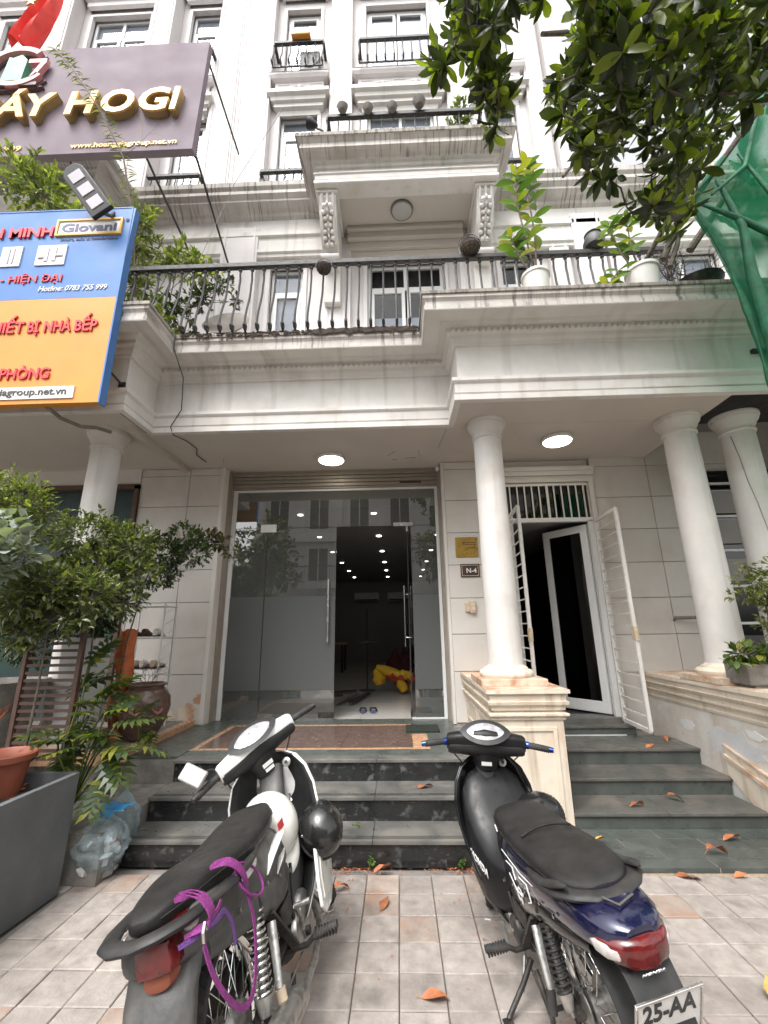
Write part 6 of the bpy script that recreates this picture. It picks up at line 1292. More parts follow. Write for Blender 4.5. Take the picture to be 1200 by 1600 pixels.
while left_:   # every tip grows from the nearest wood already there
    best = min(((min((p-q).length for q in nodes), i) for i, p in enumerate(left_)), key=lambda t_: t_[0])
    p = left_.pop(best[1]); h = min(nodes, key=lambda q: (q-p).length); L0 = (p-h).length
    if L0 > .02: brs.tube([h, h.lerp(p, .5)+sphere_dir(rt)*L0*.12+Vector((0,0,.08*L0)), p], [.0075,.006,.0045], 5)
    nodes.append(p)
    d = (p-h).normalized() if L0 > .02 else Vector((0,0,-1)); dd = (d*.55+Vector((0,0,-.45))+sphere_dir(rt)*.35).normalized()
    sc_ = rt.uniform(.75, 1.15)
    for vs, fs in rosette(None, p, dd, rt.choice((6,7,8,9)), .118*sc_, .047*sc_, rt, rt.uniform(.6,1.1), rt.choice((-.1,.15,.35,.6))): cand.append(((sum(vs, Vector())/len(vs)-E0).length, vs, fs))
    for vs, fs in rosette(None, p-dd*.07, dd, 3, .11*sc_, .045*sc_, rt, 1.1, rt.choice((.2,.5))): cand.append(((sum(vs, Vector())/len(vs)-E0).length, vs, fs))
def in_view(vs):
    c = cm.inverted() @ (sum(vs, Vector())/len(vs)); return c.z < 0 and abs(c.x/-c.z) < .89 and abs(c.y/-c.z) < 1.19
seen = sorted([c for c in cand if in_view(c[1])], key=lambda c: c[0])
ids = {id(c[1]) for c in seen[:300]}
for c in cand:
    if id(c[1]) in ids: build('leaf', MB().add(c[1], c[2]), G['tree'], tree, smooth=True)
    else: fol.add(c[1], c[2])
build('crown', fol, G['tree'], tree, kind='stuff'); build('twigs', brs, W['bark'], tree, kind='stuff')
# crown above and behind the camera (shades and mirrors in the glass)
fol = MB(); rr8 = random.Random(5)
foliage(fol, [(3.6,-.5,6.6,2.0,1.6,1.0),(5.8,1.0,7.6,1.6,1.6,1.2),(2.0,-2.5,6.8,1.8,1.5,1.0)], 3600, .12, .05, rr8, .3, False, None, 8, 0)
build('upper_crown', fol, G['tree'], tree, kind='stuff')
for x, y, lb, s_ in ((-7.5,-12,'street tree across the road, mirrored at the left of the glass',1),(3.0,-12.3,'street tree across the road, mirrored at the right of the glass',2),(7.5,-11.8,'street tree across the road, mirrored far right in the glass',3)):
    t = thing('far_tree', lb, 'tree', (x, y, 0)); build('trunk', MB().tube([(x,y,0),(x+.1,y,2),(x,y,4.5)], [.2,.17,.1], 10), W['bark'], t, smooth=True)
    f = MB(); foliage(f, [(x,y,5.5,2,1.8,1.6),(x+1,y,4.6,1.4,1.3,1.1),(x-1.2,y,6.2,1.3,1.3,1.2),(x+.3,y,7.2,1.4,1.3,1.1)], 2600, .3, .15, random.Random(s_), .3, True, None, 6, 0); build('crown', f, G['tree'], t, kind='stuff')
# fallen leaves
fr9 = random.Random(12)
def fallen(x, y, z, L_, ang, label, m):
    r = fr9; vs, fs = leaf_pts(L_*r.uniform(.85,1.1), L_*r.uniform(.34,.55), droop=r.choice((-.45,-.3,-.15,.18)), fold=r.uniform(.2,.95), wide=r.uniform(.42,.6))
    vs = [Vector((v.x, v.y*(1+.16*r.uniform(-1,1)), v.z+.016*math.sin(v.x*30+v.y*40))) for v in vs]; mz = min(v.z for v in vs)
    mb = MB().add([v-Vector((L_/2,0,mz)) for v in vs], fs); mb.tube([(-L_*.5-.03,0,.012-mz*0),(-L_*.5+.01,0,-mz)], .0015, 4)
    mb.xf(Matrix.Rotation(ang,4,'Z') @ Matrix.Rotation(r.uniform(-.12,.12),4,'X')); mz = min(p[2] for p in mb.v)
    mb.xf(Matrix.Translation((x,y,z-mz+.001)))
    return single('fallen_leaf', mb, m, label, 'leaf', 'dry leaves on the steps and pavement', base=(x,y,z), smooth=True)
dlf, dly = W['dryleaf'], W['dryleaf2']
for a in ((.187,4.02,.34,.14,.2,'orange brown leaf on the middle step of the broad flight, left of the black motorbike',dlf),(2.494,4.153+.72,.424,.12,.3,'curled brown leaf on the top slate tread near the parapet',dlf),
 (1.948,4.28-.1,.144,.12,.1,'pale brown leaf in the middle of the lowest slate tread',dlf),(2.348,4.3,.144,.14,-.7,'dark orange leaf at the right of the lowest slate tread',dlf),
 (1.472,3.81,.031,.12,-.6,'yellowish leaf on the slate platform beside the pedestal',dly),(2.465,3.86,.031,.13,.0,'brown leaf on the slate platform near the right parapet',dlf),(2.205,3.64,.031,.15,.2,'long brown leaf on the front planks of the slate platform',dlf),
 (1.866,3.41,.0,.16,-.5,'large orange leaf on the pavement just before the slate platform',dlf),(2.201,3.43,0,.09,.1,'small orange leaf at the edge of the slate platform',dlf),(2.26,3.2,0,.12,1.0,'brown leaf on the pavement at the right edge of the photo',dlf),
 (.13,2.434,0,.13,-.1,'orange leaf on the pavement between the two motorbikes, nearest the camera',dlf),(-.128,3.115,0,.11,1.3,'upright curled orange leaf on the pavement between the motorbikes',dlf),(-.154,3.47,0,.12,.1,'brown leaf against the foot of the broad steps',dlf),
 (1.62,2.44,0,.15,1.2,'yellow leaf on the pavement at the right edge',dly),(-.40,3.26,0,.13,.5,'crushed orange leaf beside the white motorbike front wheel',dlf),(2.86,5.2,.424,.1,.3,'brown leaf heaped at the foot of the open right grille',dlf),(2.78,5.1,.424,.1,1.3,'dark red leaf beside the foot of the open right grille',dlf),(3.02,4.75,1.077,.12,.2,'brown leaf on top of the right parapet by the column',dlf),(1.32,4.72,1.088,.08,.4,'small brown leaf on the pedestal beside the column plinth',dlf)):
    fallen(*a)
lt = MB()
for k in range(420):
    x = fr9.choice((fr9.gauss(.42,.12), fr9.gauss(-.38,.10), fr9.uniform(-1.8,2.2), fr9.uniform(-1.8,1.3))); y = 3.525-abs(fr9.gauss(0,.035 if k % 4 else .5)); s_ = fr9.uniform(.008,.022); vs, fs = small_leaf(s_, s_*.6); M_ = Matrix.Translation((x,y,.004)) @ orient(Vector((fr9.uniform(-1,1),fr9.uniform(-1,1),fr9.uniform(-.1,.4)))); lt.add([M_ @ v for v in vs], fs)
o = build('leaf_crumbs', lt, dlf, None, world=False); o['kind'] = 'stuff'; o['label'] = 'crumbs of dry leaves along the foot of the broad steps'; o['category'] = 'leaf litter'
for x, z, n_, lb in ((-.33,.24,26,'tiny weed growing from a joint in the lowest black riser'),(-.22,.03,40,'small weed at the foot of the broad steps beside the white motorbike'),(.40,.02,60,'small weed at the foot of the broad steps beside the black motorbike')):
    f = MB(); foliage(f, [(x,3.515,z+.02,.028,.014,.025)], n_*2, .016, .009, random.Random(int(x*100)+50), .2, True, None, 5, .4); single('weed', f, W['weed'], lb, 'weed', base=(x,3.53,z))
# inside the doorway
def sandal(x, y, label):
    t = thing('sandal', label, 'sandal', (x, y, .507), 'pair of sandals inside the doorway')
    build('sole', MB().ell((x,y,.517), (.045,.115,.010), 18, 6), W['sign_navy'], t, smooth=True)
    build('strap', MB().tube([(x-.045,y+.02,.52),(x-.03,y+.03,.56),(x+.03,y+.03,.56),(x+.045,y+.02,.52)], .016, 6, 1), W['black_plastic'], t, smooth=True)
sandal(-.52, 6.40, 'left one of a pair of dark blue sandals inside the doorway'); sandal(-.38, 6.40, 'right one of a pair of dark blue sandals inside the doorway')
def sack(name, label, c, rad, m, seed, cat='bag'):
    mb = MB(); rs_ = []
    for i in range(11):
        v = i/10; pr = math.sin(math.pi*min(.98,max(.02,v)))**.5
        rs_.append([(c[0]+rad[0]*pr*math.cos(a_)*(1+.25*noise.noise(Vector((math.cos(a_)*2,math.sin(a_)*2,v*4+seed)))), c[1]+rad[1]*pr*math.sin(a_), c[2]+rad[2]*v*(1+.2*math.sin(a_*2+seed))) for a_ in [2*math.pi*k/20 for k in range(20)]])
    t = thing(name, label, cat, c); build('body', mb.loft(rs_), m, t, smooth=True); return t
t = sack('cement_bag', 'white and blue sack lying behind the left glass door leaf', (-1.28,6.75,.507), (.30,.2,.26), W['potw'], 2); build('blue_band', MB().ell((-1.30,6.72,.70),(.22,.17,.07),16,8), W['blue_bag'], t, smooth=True)
t = thing('yellow_bag', 'crumpled yellow bag with red folds lying on the shop floor behind the opening', 'bag', (-.15,8.2,.507))
rq = random.Random(9)
for k, (m_, a, b_, r0, r1) in enumerate((('yellow_bag',(-.42,8.2,.92),(-.36,8.2,.66),.07,.12),('yellow_bag',(-.42,8.2,.95),(.0,8.1,.80),.07,.10),('red_bag',(-.25,8.15,.86),(.05,8.1,.74),.08,.11),('yellow_bag',(.0,8.1,.84),(.22,8.1,.80),.09,.06),('yellow_bag',(-.02,8.1,.74),(.08,8.05,.56),.09,.07),('red_bag',(.08,8.12,.84),(.24,8.1,.72),.07,.08))):
    P0, P1 = Vector(a), Vector(b_); rs_ = []
    for i in range(9):
        f = i/8; c_ = P0.lerp(P1, f); r_ = (r0+(r1-r0)*f)*(.35+.65*math.sin(math.pi*(.1+.8*f))**.5); dd = (P1-P0).normalized(); e1 = dd.orthogonal().normalized(); e2 = dd.cross(e1)
        rs_.append([c_+(e1*math.cos(q)+e2*math.sin(q))*r_*(1+.35*noise.noise(Vector((math.cos(q)*2,math.sin(q)*2,f*4+k*5)))) for q in [2*math.pi*z_/16 for z_ in range(16)]])
    build('fold', MB().loft(rs_), W[m_], t, smooth=True)
t = sack('red_bundle', 'dark red bundle of cloth at the back right of the opening', (.0,9.2,.507), (.26,.2,.62), mat('dark_red_cloth', (.07,.010,.012), .8, var=.3), 7, 'bundle')
for i, (x0, y0, x1, y1, m) in enumerate(((-2.0,7.4,-1.0,7.9,'wood'),(-2.1,7.1,-1.2,7.6,'greasy'),(-1.9,7.8,-.8,8.3,'wood'),(-.75,6.9,-.55,7.9,'greasy'),(-.95,6.9,-.75,7.8,'concrete'))):
    single('floor_strip', MB().bar((x0,y0,.53+.01*i),(x1,y1,.53+.01*i), .07, .03), W[m], ['long brown board lying on the shop floor behind the frosted glass, front','dark strip lying on the shop floor nearest the left pane','brown board lying farthest back on the shop floor','dark strip on the shop floor just inside the opening','grey strip on the shop floor just inside the opening'][i], 'board')

# ------------------------------------------------------------------ motorbikes (x forward, y left, z up, origin under the rear axle)
def sup(cx_, y0, zc, hw, hz, n=16, p=2.6, cy=0.0):
    """one ring across the bike at x = cx_: superellipse"""
    out = []
    for k in range(n):
        a = 2*math.pi*k/n; c, s = math.cos(a), math.sin(a)
        out.append((cx_, cy+hw*math.copysign(abs(c)**(2/p), c), zc+hz*math.copysign(abs(s)**(2/p), s)))
    return out
def body(prof, p=2.6, n=18, cy=0.0): return MB().loft([sup(x, 0, (z0+z1)/2, hw, (z1-z0)/2, n, p, cy) for x, hw, z0, z1 in prof])
def wheel(parent, cx_, w_, S, brake_r):
    def L(m): return m.xf(S) if S is not None else m
    r = .283; c = (cx_, 0, r)
    wh = build('wheel', L(MB().lathe([(.222,-.016),(.236,-.024),(.246,-.026),(.246,-.020),(.232,-.010),(.228,0),(.232,.010),(.246,.020),(.246,.026),(.236,.024),(.222,.016),(.218,0),(.222,-.016)], c, 44, 'y', caps=False)), W['chrome'], parent, smooth=True, world=False)
    wh.name = 'wheel'
    build('tyre', L(MB().lathe([(.240,-w_*.72),(.256,-w_),(.270,-w_*.92),(.280,-w_*.55),(r,0),(.280,w_*.55),(.270,w_*.92),(.256,w_),(.240,w_*.72)], c, 52, 'y', caps=False)), W['rubber'], wh, smooth=True, world=False)
    tr_ = MB()
    for k in range(56):
        a = 2*math.pi*k/56
        for s in (-1, 1):
            u = Vector((math.cos(a), 0, math.sin(a))); t = Vector((-math.sin(a), 0, math.cos(a))); q = Vector(c)
            tr_.bar(q+u*.2835+Vector((0,s*.004,0)), q+u*.272+Vector((0,s*w_*.9,0))+t*.018, .007, .006)
    build('tread', L(tr_), W['rubber'], wh, world=False, kind='stuff')
    build('hub', L(MB().lathe([(.02,-.065),(.045,-.06),(brake_r,-.045),(brake_r,-.015),(.035,-.01),(.035,.03),(.05,.035),(.05,.05),(.02,.06)], c, 26, 'y')), W['alloy'], wh, smooth=True, world=False)
    sp = MB()
    for k in range(36):
        a = 2*math.pi*k/36; s = 1 if k % 2 else -1; b_ = a+(.55 if (k//2) % 2 else -.55)
        sp.tube([(c[0]+.046*math.cos(b_), s*.034, c[2]+.046*math.sin(b_)), (c[0]+.228*math.cos(a), s*.006, c[2]+.228*math.sin(a))], .0016, 4)
    build('spokes', L(sp), W['chrome'], wh, world=False, kind='stuff')
    return wh
def steer_matrix(deg):
    A = Vector((1.28,0,0)); u = Vector((-math.sin(R(26.5)),0,math.cos(R(26.5))))
    return Matrix.Translation(A) @ Matrix.Rotation(R(deg), 4, u) @ Matrix.Translation(-A)
def almond(mb, c, nrm, ly, lv, pw=1.35, dome=.012, n=36, rise=0.0):
    """almond or diamond shaped dome in a plane through c with normal nrm, long axis along y"""
    c = Vector(c); nrm = Vector(nrm).normalized(); vy = Vector((0,1,0)); vv = nrm.cross(vy).normalized(); R_ = []
    for f in (1.0, .8, .45, .02):
        R_.append([c+nrm*(rise+dome*(1-f*f))+vy*ly*f*math.copysign(abs(math.cos(2*math.pi*k/n))**pw, math.cos(2*math.pi*k/n))+vv*lv*f*math.copysign(abs(math.sin(2*math.pi*k/n))**1.45, math.sin(2*math.pi*k/n)) for k in range(n)])
    return mb.loft(R_)
def bike(cfg):
    P_ = cfg
    t = thing('motorbike', P_['label'], 'motorbike', (P_['X'], P_['Y'], 0), 'underbone motorbikes parked before the steps')
    t.rotation_euler = (R(P_['lean']), 0, R(P_['yaw'])); t.scale = (P_['s'],)*3
    S = steer_matrix(P_['steer'])
    def B(name, mb, m, parent=t, smooth=True, st=False, **k):
        if st: mb.xf(S)
        return build(name, mb, W[m] if isinstance(m, str) else m, parent, smooth=smooth, world=False, **k)
    left = P_['kind'] == 'white'
    kx = .84 if left else .94
    tx = lambda x: x if x > -.15 else -.15+(x+.15)*kx
    tz = .0 if left else .012
    wheel(t, 0, .040, None, .075); wheel(t, 1.21, .034, S, .06)
    # fork, front fender
    for s in (-1, 1): B('fork_leg', MB().tube([(.93,s*.07,.80),(1.02,s*.075,.60),(1.15,s*.078,.34),(1.205,s*.078,.285)], [.020,.020,.026,.022], 12), 'alloy', st=True)
    ff = MB(); rs_ = []
    for i in range(15):
        a = R(150-i*9.5); rr_ = .315; cxx, czz = 1.21+rr_*math.cos(a), .283+rr_*math.sin(a); ring_ = []
        for k in range(9):
            b_ = math.pi*k/8; ring_.append((cxx-(.05*math.sin(b_)-.05)*-.0+math.cos(a)*.018*math.sin(b_), .062*math.cos(b_), czz+math.sin(a)*.018*math.sin(b_)))
        for k in range(8, -1, -1):
            b_ = math.pi*k/8; ring_.append((cxx+math.cos(a)*(.012*math.sin(b_)-.004), .056*math.cos(b_), czz+math.sin(a)*(.012*math.sin(b_)-.004)))
        rs_.append(ring_)
    B('front_fender', ff.loft(rs_), P_['paint'], st=True)
    # handlebar cowl, neck, meter
    cw = []
    for y, rx, rz, dx, dz in ((-.23,.036,.040,-.015,.0),(-.215,.048,.050,-.012,0),(-.15,.060,.058,-.005,.002),(-.11,.072,.066,.0,.004),(-.06,.088,.078,.006,.008),(0,.095,.082,.010,.010),(.06,.088,.078,.006,.008),(.11,.072,.066,0,.004),(.15,.060,.058,-.005,.002),(.215,.048,.050,-.012,0),(.23,.036,.040,-.015,0)):
        cw.append([(.845+dx+rx*math.copysign(abs(math.cos(a))**.8, math.cos(a))-.25*rz*math.sin(a), y, 1.0+dz+rz*math.copysign(abs(math.sin(a))**.8, math.sin(a))) for a in [2*math.pi*k/20 for k in range(20)]])
    hb = B('handlebar_cover', MB().loft(cw), P_['cowl'], st=True)
    B('lower_cowl', MB().loft([[(x*.985+.0135, y*.97, 1.0+(z-1.0)*.72-.030) for x, y, z in ring_] for ring_ in cw]), 'black_plastic', hb, st=True)
    # meter surround and face look back and up
    nr = Vector((-.72, 0, .69))
    B('meter_surround', almond(MB(), (.793,0,1.066), nr, .150, .080, 1.0, .004, rise=.004), P_['bezel'], hb, st=True)
    B('meter_glass', almond(MB(), (.793,0,1.066), nr, .110, .054, 1.0, .008, rise=.009), 'meter', hb, st=True)
    dial = MB()
    for k in range(3):
        c_ = Vector((.793,-.03+.03*k,1.064))+nr*.0205
        for q in range(9): a = R(200-q*27); v = nr.cross(Vector((0,1,0))).normalized(); p0 = c_+Vector((0,1,0))*.018*math.cos(a)+v*.020*math.sin(a); p1 = c_+Vector((0,1,0))*.024*math.cos(a)+v*.026*math.sin(a); dial.tube([p0, p1], .0008, 3) if k == 1 else None
    dial.tube([Vector((.793,0,1.064))+nr*.0205, Vector((.793,.016,1.078))+nr*.0195], .0014, 3)
    B('dial_marks', dial, 'ink', hb, st=True)
    B('neck_cover', MB().loft([sup(.845,0,0,.07,.001,14), ] if False else [[(x+rx*math.cos(a), ry*math.sin(a), z) for a in [2*math.pi*k/16 for k in range(16)]] for x, z, rx, ry in ((.845,.965,.075,.10),(.855,.93,.07,.088),(.868,.89,.062,.07),(.88,.85,.058,.066))]), 'black_plastic', st=True)
    B('warning_label', MB().box(-.0005,.0005,-.030,.030,-.011,.011).xf(Matrix.Translation((.797,0,.895)) @ Matrix.Rotation(R(-12),4,'Y')), 'decal', st=True, smooth=False)
    if left: B('warning_label', MB().box(-.0005,.0005,-.026,.026,-.009,.009).xf(Matrix.Translation((.803,.0,.868)) @ Matrix.Rotation(R(-12),4,'Y')), 'decal', st=True, smooth=False)
    for s in (-1, 1):
        hbm = B('grip', MB().tube([(.828,s*.225,1.0),(.815,s*.262,.999),(.79,s*.36,.990)], [.0165,.0175,.0165], 14), 'rubber', st=True)
        B('bar_end', MB().tube([(.791,s*.358,.990),(.785,s*.382,.988)], [.017,.014], 12), P_['barend'], hbm, st=True)
        if not left: B('grip_collar', MB().tube([(.829,s*.222,1.0),(.820,s*.250,.999)], [.0215,.0205], 14), 'blue_anod', hbm, st=True)
        ribs = MB()
        for k in range(9): f = k/8; p = Vector((.815,s*.268,.999)).lerp(Vector((.79,s*.352,.990)), f); ribs.tube([p, p+Vector((-.0012,s*.004,0))], .0190, 12)
        B('grip_ribs', ribs, 'rubber', hbm, st=True)
        B('switch_housing', MB().tube([(.84,s*.185,1.0),(.828,s*.225,1.0)], [.036,.030], 14), 'black_plastic', hbm, st=True)
        if s < 0 or not left:
            B('brake_lever', MB().tube([(.86,s*.205,.995),(.875,s*.245,.990),(.86,s*.31,.985),(.845,s*.37,.982)], [.008,.007,.006,.008], 8, .6), 'alloy' if left else 'black_plastic', hbm, st=True)
        else: B('brake_lever', MB().tube([(.86,s*.205,.995),(.875,s*.245,.990),(.86,s*.31,.985)], [.008,.007,.006], 8, .6), 'alloy', hbm, st=True)
    B('brake_cable', MB().tube([(.86,-.21,.99),(.93,-.22,.93),(.98,-.12,.82),(.93,-.05,.72)], .004, 6).tube([(.86,.21,.99),(.95,.19,.90),(.97,.10,.80),(.93,.04,.72)], .0045, 6), 'cableb', st=True)
    if left:
        mr = B('mirror', MB().box(-.012,.012,-.042,.042,-.065,.065).xf(Matrix.Translation((.80,.33,1.085)) @ Matrix.Rotation(R(-28),4,'X') @ Matrix.Rotation(R(25),4,'Y')), 'interior', st=True, smooth=False, bevel=.01)
        B('mirror_glass', MB().box(-.0135,-.0121,-.035,.035,-.058,.058).xf(Matrix.Translation((.80,.33,1.085)) @ Matrix.Rotation(R(-28),4,'X') @ Matrix.Rotation(R(25),4,'Y')), 'clear', mr, st=True, smooth=False)
        B('mirror_stem', MB().tube([(.85,.20,1.01),(.86,.245,1.05),(.82,.30,1.07)], .007, 8), 'black_plastic', mr, st=True)
    # head cowl in front and headlight
    B('headlight', MB().ell((.945,0,.985), (.05,.10,.05), 18, 10), 'clear', st=True)
    B('front_cowl', body([(.90,.12,.66,.92),(.94,.13,.62,.90),(.99,.10,.62,.86),(1.03,.05,.66,.80)], 2.2), P_['paint'])
    for s in (-1, 1): B('front_indicator', MB().ell((.975,s*.105,.80), (.03,.035,.022), 12, 6), 'clear')
    # leg shields: curved shell seen from behind
    def shield(off=0.0, grow=0.0):
        rows = [(.915,.10,.905,.03),(.89,.155,.915,.06),(.83,.205,.925,.10),(.74,.232,.935,.13),(.64,.235,.93,.15),(.54,.225,.905,.17),(.44,.205,.86,.19),(.36,.180,.80,.20),(.30,.150,.74,.20),(.25,.115,.69,.16)]
        mb = MB(); n = 14; vs = []
        for z, hw, x0, sw in rows:
            for i in range(n+1):
                s = -1+2*i/n; y = s*(hw+grow); x = x0+off-sw*abs(s)**2.2 - .035*math.exp(-(s*3.2)**2)*(z > .5)
                vs.append((x, y, z+.02*(1-abs(s))))
        mb.add(vs, [(j*(n+1)+i, j*(n+1)+i+1, (j+1)*(n+1)+i+1, (j+1)*(n+1)+i) for j in range(len(rows)-1) for i in range(n)])
        return mb
    ls = B('leg_shield', shield(), P_['inner'], solid=.008, angle=180)
    B('outer_shield', shield(.018, .006 if left else .002), P_['paint'], ls, solid=.008, angle=180)
    if left:
        for s in (-1,):
            mb = MB(); pts = [(.90,.50),(.85,.56),(.75,.57),(.65,.50),(.58,.38),(.555,.29),(.60,.245),(.70,.235),(.80,.27),(.88,.36)]
            mb.prism([(a, b_) for a, b_ in pts], s*.222, s*.205, 'y'); B('lower_shield', mb, 'white_paint', ls, smooth=False, bevel=.006)
            B('lower_shield_inset', MB().prism([(.84,.50),(.77,.53),(.68,.47),(.62,.38),(.60,.30),(.70,.28),(.79,.31),(.84,.38)], s*.226, s*.222, 'y'), 'helmet_w', ls, smooth=False, bevel=.003)
        for s in (-1,1):
            B('shield_rim', MB().tube([(.86-.0,s*.150,.895),(.83,s*.208,.83),(.808,s*.238,.74),(.785,s*.242,.64),(.742,s*.232,.54)], .0065, 8), 'white_paint', ls)
    # ignition switch, key, hook
    B('ignition', MB().lathe([(.024,0),(.024,.012),(.017,.016)], (0,0,0), 18).xf(Matrix.Translation((.862,-.105,.865)) @ Matrix.Rotation(R(-75),4,'Y')), 'alloy')
    B('keyhole', MB().lathe([(.010,.0165),(.0,.017)], (0,0,0), 12, caps=False).xf(Matrix.Translation((.862,-.105,.865)) @ Matrix.Rotation(R(-75),4,'Y')), 'ink')
    B('luggage_hook', MB().tube([(.80,-.10,.72),(.77,-.11,.715),(.755,-.12,.70),(.77,-.12,.685)], .006, 8), 'steel' if left else 'alloy')
    # tunnel over the main tube
    def tun(grow=0.0):
        rs_ = []
        for x, z, ry, rv, tl in ((.885,.86,.070,.040,60),(.855,.78,.066,.045,58),(.80,.69,.066,.050,52),(.73,.61,.072,.058,38),(.65,.565,.085,.075,15),(.56,.57,.105,.105,0),(.48,.60,.115,.115,0),(.42,.60,.10,.10,0)):
            d = Vector((math.sin(R(tl)),0,math.cos(R(tl)))); d = Vector((-math.sin(R(tl)), 0, math.cos(R(tl))))
            rs_.append([Vector((x,0,z))+Vector((0,1,0))*(ry+grow)*math.copysign(abs(math.cos(a))**.8, math.cos(a))+d*(rv+grow)*math.copysign(abs(math.sin(a))**.8, math.sin(a)) for a in [2*math.pi*k/18 for k in range(18)]])
        return MB().loft(rs_)
    tn = B('tunnel_cover', tun(), 'satin_black' if not left else 'grey_plastic')
    B('inner_cover', body([(.47,.120,.36,.54),(.53,.160,.30,.56),(.61,.192,.26,.58),(.70,.208,.26,.66),(.78,.212,.29,.76),(.84,.195,.38,.84),(.88,.160,.46,.86)], 3.6, 26) if not left else body([(.50,.100,.34,.52),(.60,.115,.30,.54),(.70,.120,.30,.60),(.80,.115,.34,.70)], 2.8, 20), 'satin_black' if not left else 'grey_plastic')
    for s in (-1, 1): B('pinstripe', MB().tube([(.835,s*.050,.775),(.775,s*.052,.70),(.71,s*.062,.645),(.63,s*.078,.625)], .0032, 5), 'decal', tn)
    if not left:
        B('logo_plate', MB().box(.60,.625,-.05,.05,.630,.634), 'decal', tn, smooth=False); B('frame_logo', MB().tube([(.59,-.035,.655),(.54,-.03,.680),(.54,.03,.680),(.59,.035,.655)], .003, 5, closed=True), 'decal', tn)
    # side covers under the seat, tail
    tailp = [(.56,.085,.45,.66),(.46,.125,.45,.71),(.34,.142,.47,.735),(.20,.150,.51,.745),(.05,.150,.55,.760),(-.10,.148,.585,.775),(-.22,.145 if not left else .140,.615,.785),(-.32,.130 if not left else .118,.640,.778),(-.385,.100 if not left else .085,.665,.764),(-.415,.055 if not left else .045,.685,.748)]
    tb = B('tail_body', body([(tx(a), b_, c, d) for a, b_, c, d in tailp], 2.8, 22), P_['tail'])
    lowp = [(.50,.118,.40,.60),(.40,.137,.41,.60),(.25,.151,.44,.62),(.10,.154,.50,.64),(-.05,.152,.545,.66),(-.18,.145,.58,.685),(-.28,.125,.605,.69)]
    B('side_panel', body([(tx(a), b_, c, d) for a, b_, c, d in lowp], 3.0, 20), P_['panel'], tb)
    # seat
    if left: seatp = [(.575,.04,.72,.765),(.54,.085,.70,.795),(.44,.125,.70,.805),(.30,.140,.70,.790),(.18,.143,.71,.785),(.08,.145,.71,.800),(-.05,.143,.73,.825),(-.2,.112,.745,.832),(-.32,.082,.755,.832),(-.40,.050,.77,.825),(-.425,.02,.785,.812)]
    else: seatp = [(.555,.07,.715,.765),(.53,.115,.70,.79),(.44,.142,.70,.800),(.32,.152,.70,.785),(.20,.155,.71,.785),(.12,.158,.72,.798),(.0,.160,.725,.806),(-.12,.156,.735,.810),(-.22,.138,.745,.808),(-.29,.10,.755,.802),(-.325,.045,.765,.79)]
    if not left: tx = lambda x: x if x > -.10 else -.10+(x+.10)*.66
    seatp = [(tx(a), b_, c, d) for a, b_, c, d in seatp]
    st_o = B('seat', body(seatp, 3.4, 26), 'seat', sub=1)
    for s in (-1, 1): B('piping', MB().tube([(x, s*(hw*.985+.001), z0+(z1-z0)*.52) for x, hw, z0, z1 in seatp[1:-1]], .0026, 5), 'black_plastic', st_o)
    if not left: B('seat_ridge', MB().tube([(.155+.03*math.cos(y*9), y, .806-.9*y*y) for y in [-.12+.03*k for k in range(9)]], .005, 5), 'seat', st_o)
    # grab rail
    if left:
        gp = [(.14,.152,.730),(-.02,.168,.745),(-.16,.168,.755),(-.29,.148,.765),(-.39,.112,.772),(-.445,.060,.775),(-.455,0,.772)]; rr_ = [.012,.024,.027,.027,.029,.030,.030]
    else:
        gp = [(.06,.158,.732),(-.04,.168,.748),(-.15,.166,.762),(-.24,.148,.770),(-.31,.112,.774),(-.35,.058,.772),(-.36,0,.770)]; rr_ = [.012,.026,.032,.034,.032,.032,.032]
    gp = [(tx(x), y, z) for x, y, z in gp]
    full = gp+[(x,-y,z) for x,y,z in gp[-2::-1]]; rf = rr_+rr_[-2::-1]
    B('grab_rail', MB().tube(full, rf, 12, .5), 'black_plastic')
    if not left:
        for s in (-1,1): B('grab_horn', MB().tube([(-.13,s*.166,.772),(-.19,s*.160,.795),(-.245,s*.145,.812)], [.028,.024,.008], 10, .5), 'black_plastic')
    tx = lambda x: x if x > -.15 else -.15+(x+.15)*kx
    # tail light
    if left:
        tl = B('tail_light', MB().loft([[(x_,-.030+y*w_,zc_+z*h_) for y,z in ((-1,-1),(-.2,-1.08),(.2,-1.08),(1,-1),(1.06,0),(1,1),(.2,1.06),(-.2,1.06),(-1,1),(-1.06,0))] for x_,w_,h_,zc_ in ((-.26,.056,.036,.736),(-.32,.060,.042,.732),(-.365,.056,.042,.724),(-.388,.046,.034,.718),(-.393,.02,.015,.716))]), 'red', smooth=True)
        B('reflector', body([(-.28,.042,.635,.69),(-.33,.046,.625,.688),(-.365,.038,.635,.682),(-.372,.02,.65,.675)], 2.4, 16, -.02), 'terra', tl)
        B('indicator', MB().ell((-.300,-.100,.745), (.028,.024,.018), 12, 8), 'clear', tl)
    else:
        rs_ = []
        for x, hw, z0, z1, bk in ((tx(x_), h_, a_+tz, b_+tz, 0) for x_, h_, a_, b_, _q in ((-.30,.126,.652,.712,0),(-.35,.124,.642,.716,0),(-.392,.105,.634,.718,0),(-.425,.075,.632,.712,0),(-.440,.03,.640,.700,0))): rs_.append(sup(x, 0, (z0+z1)/2, hw, (z1-z0)/2, 22, 3.2))
        tl = B('tail_light', MB().loft(rs_), 'red')
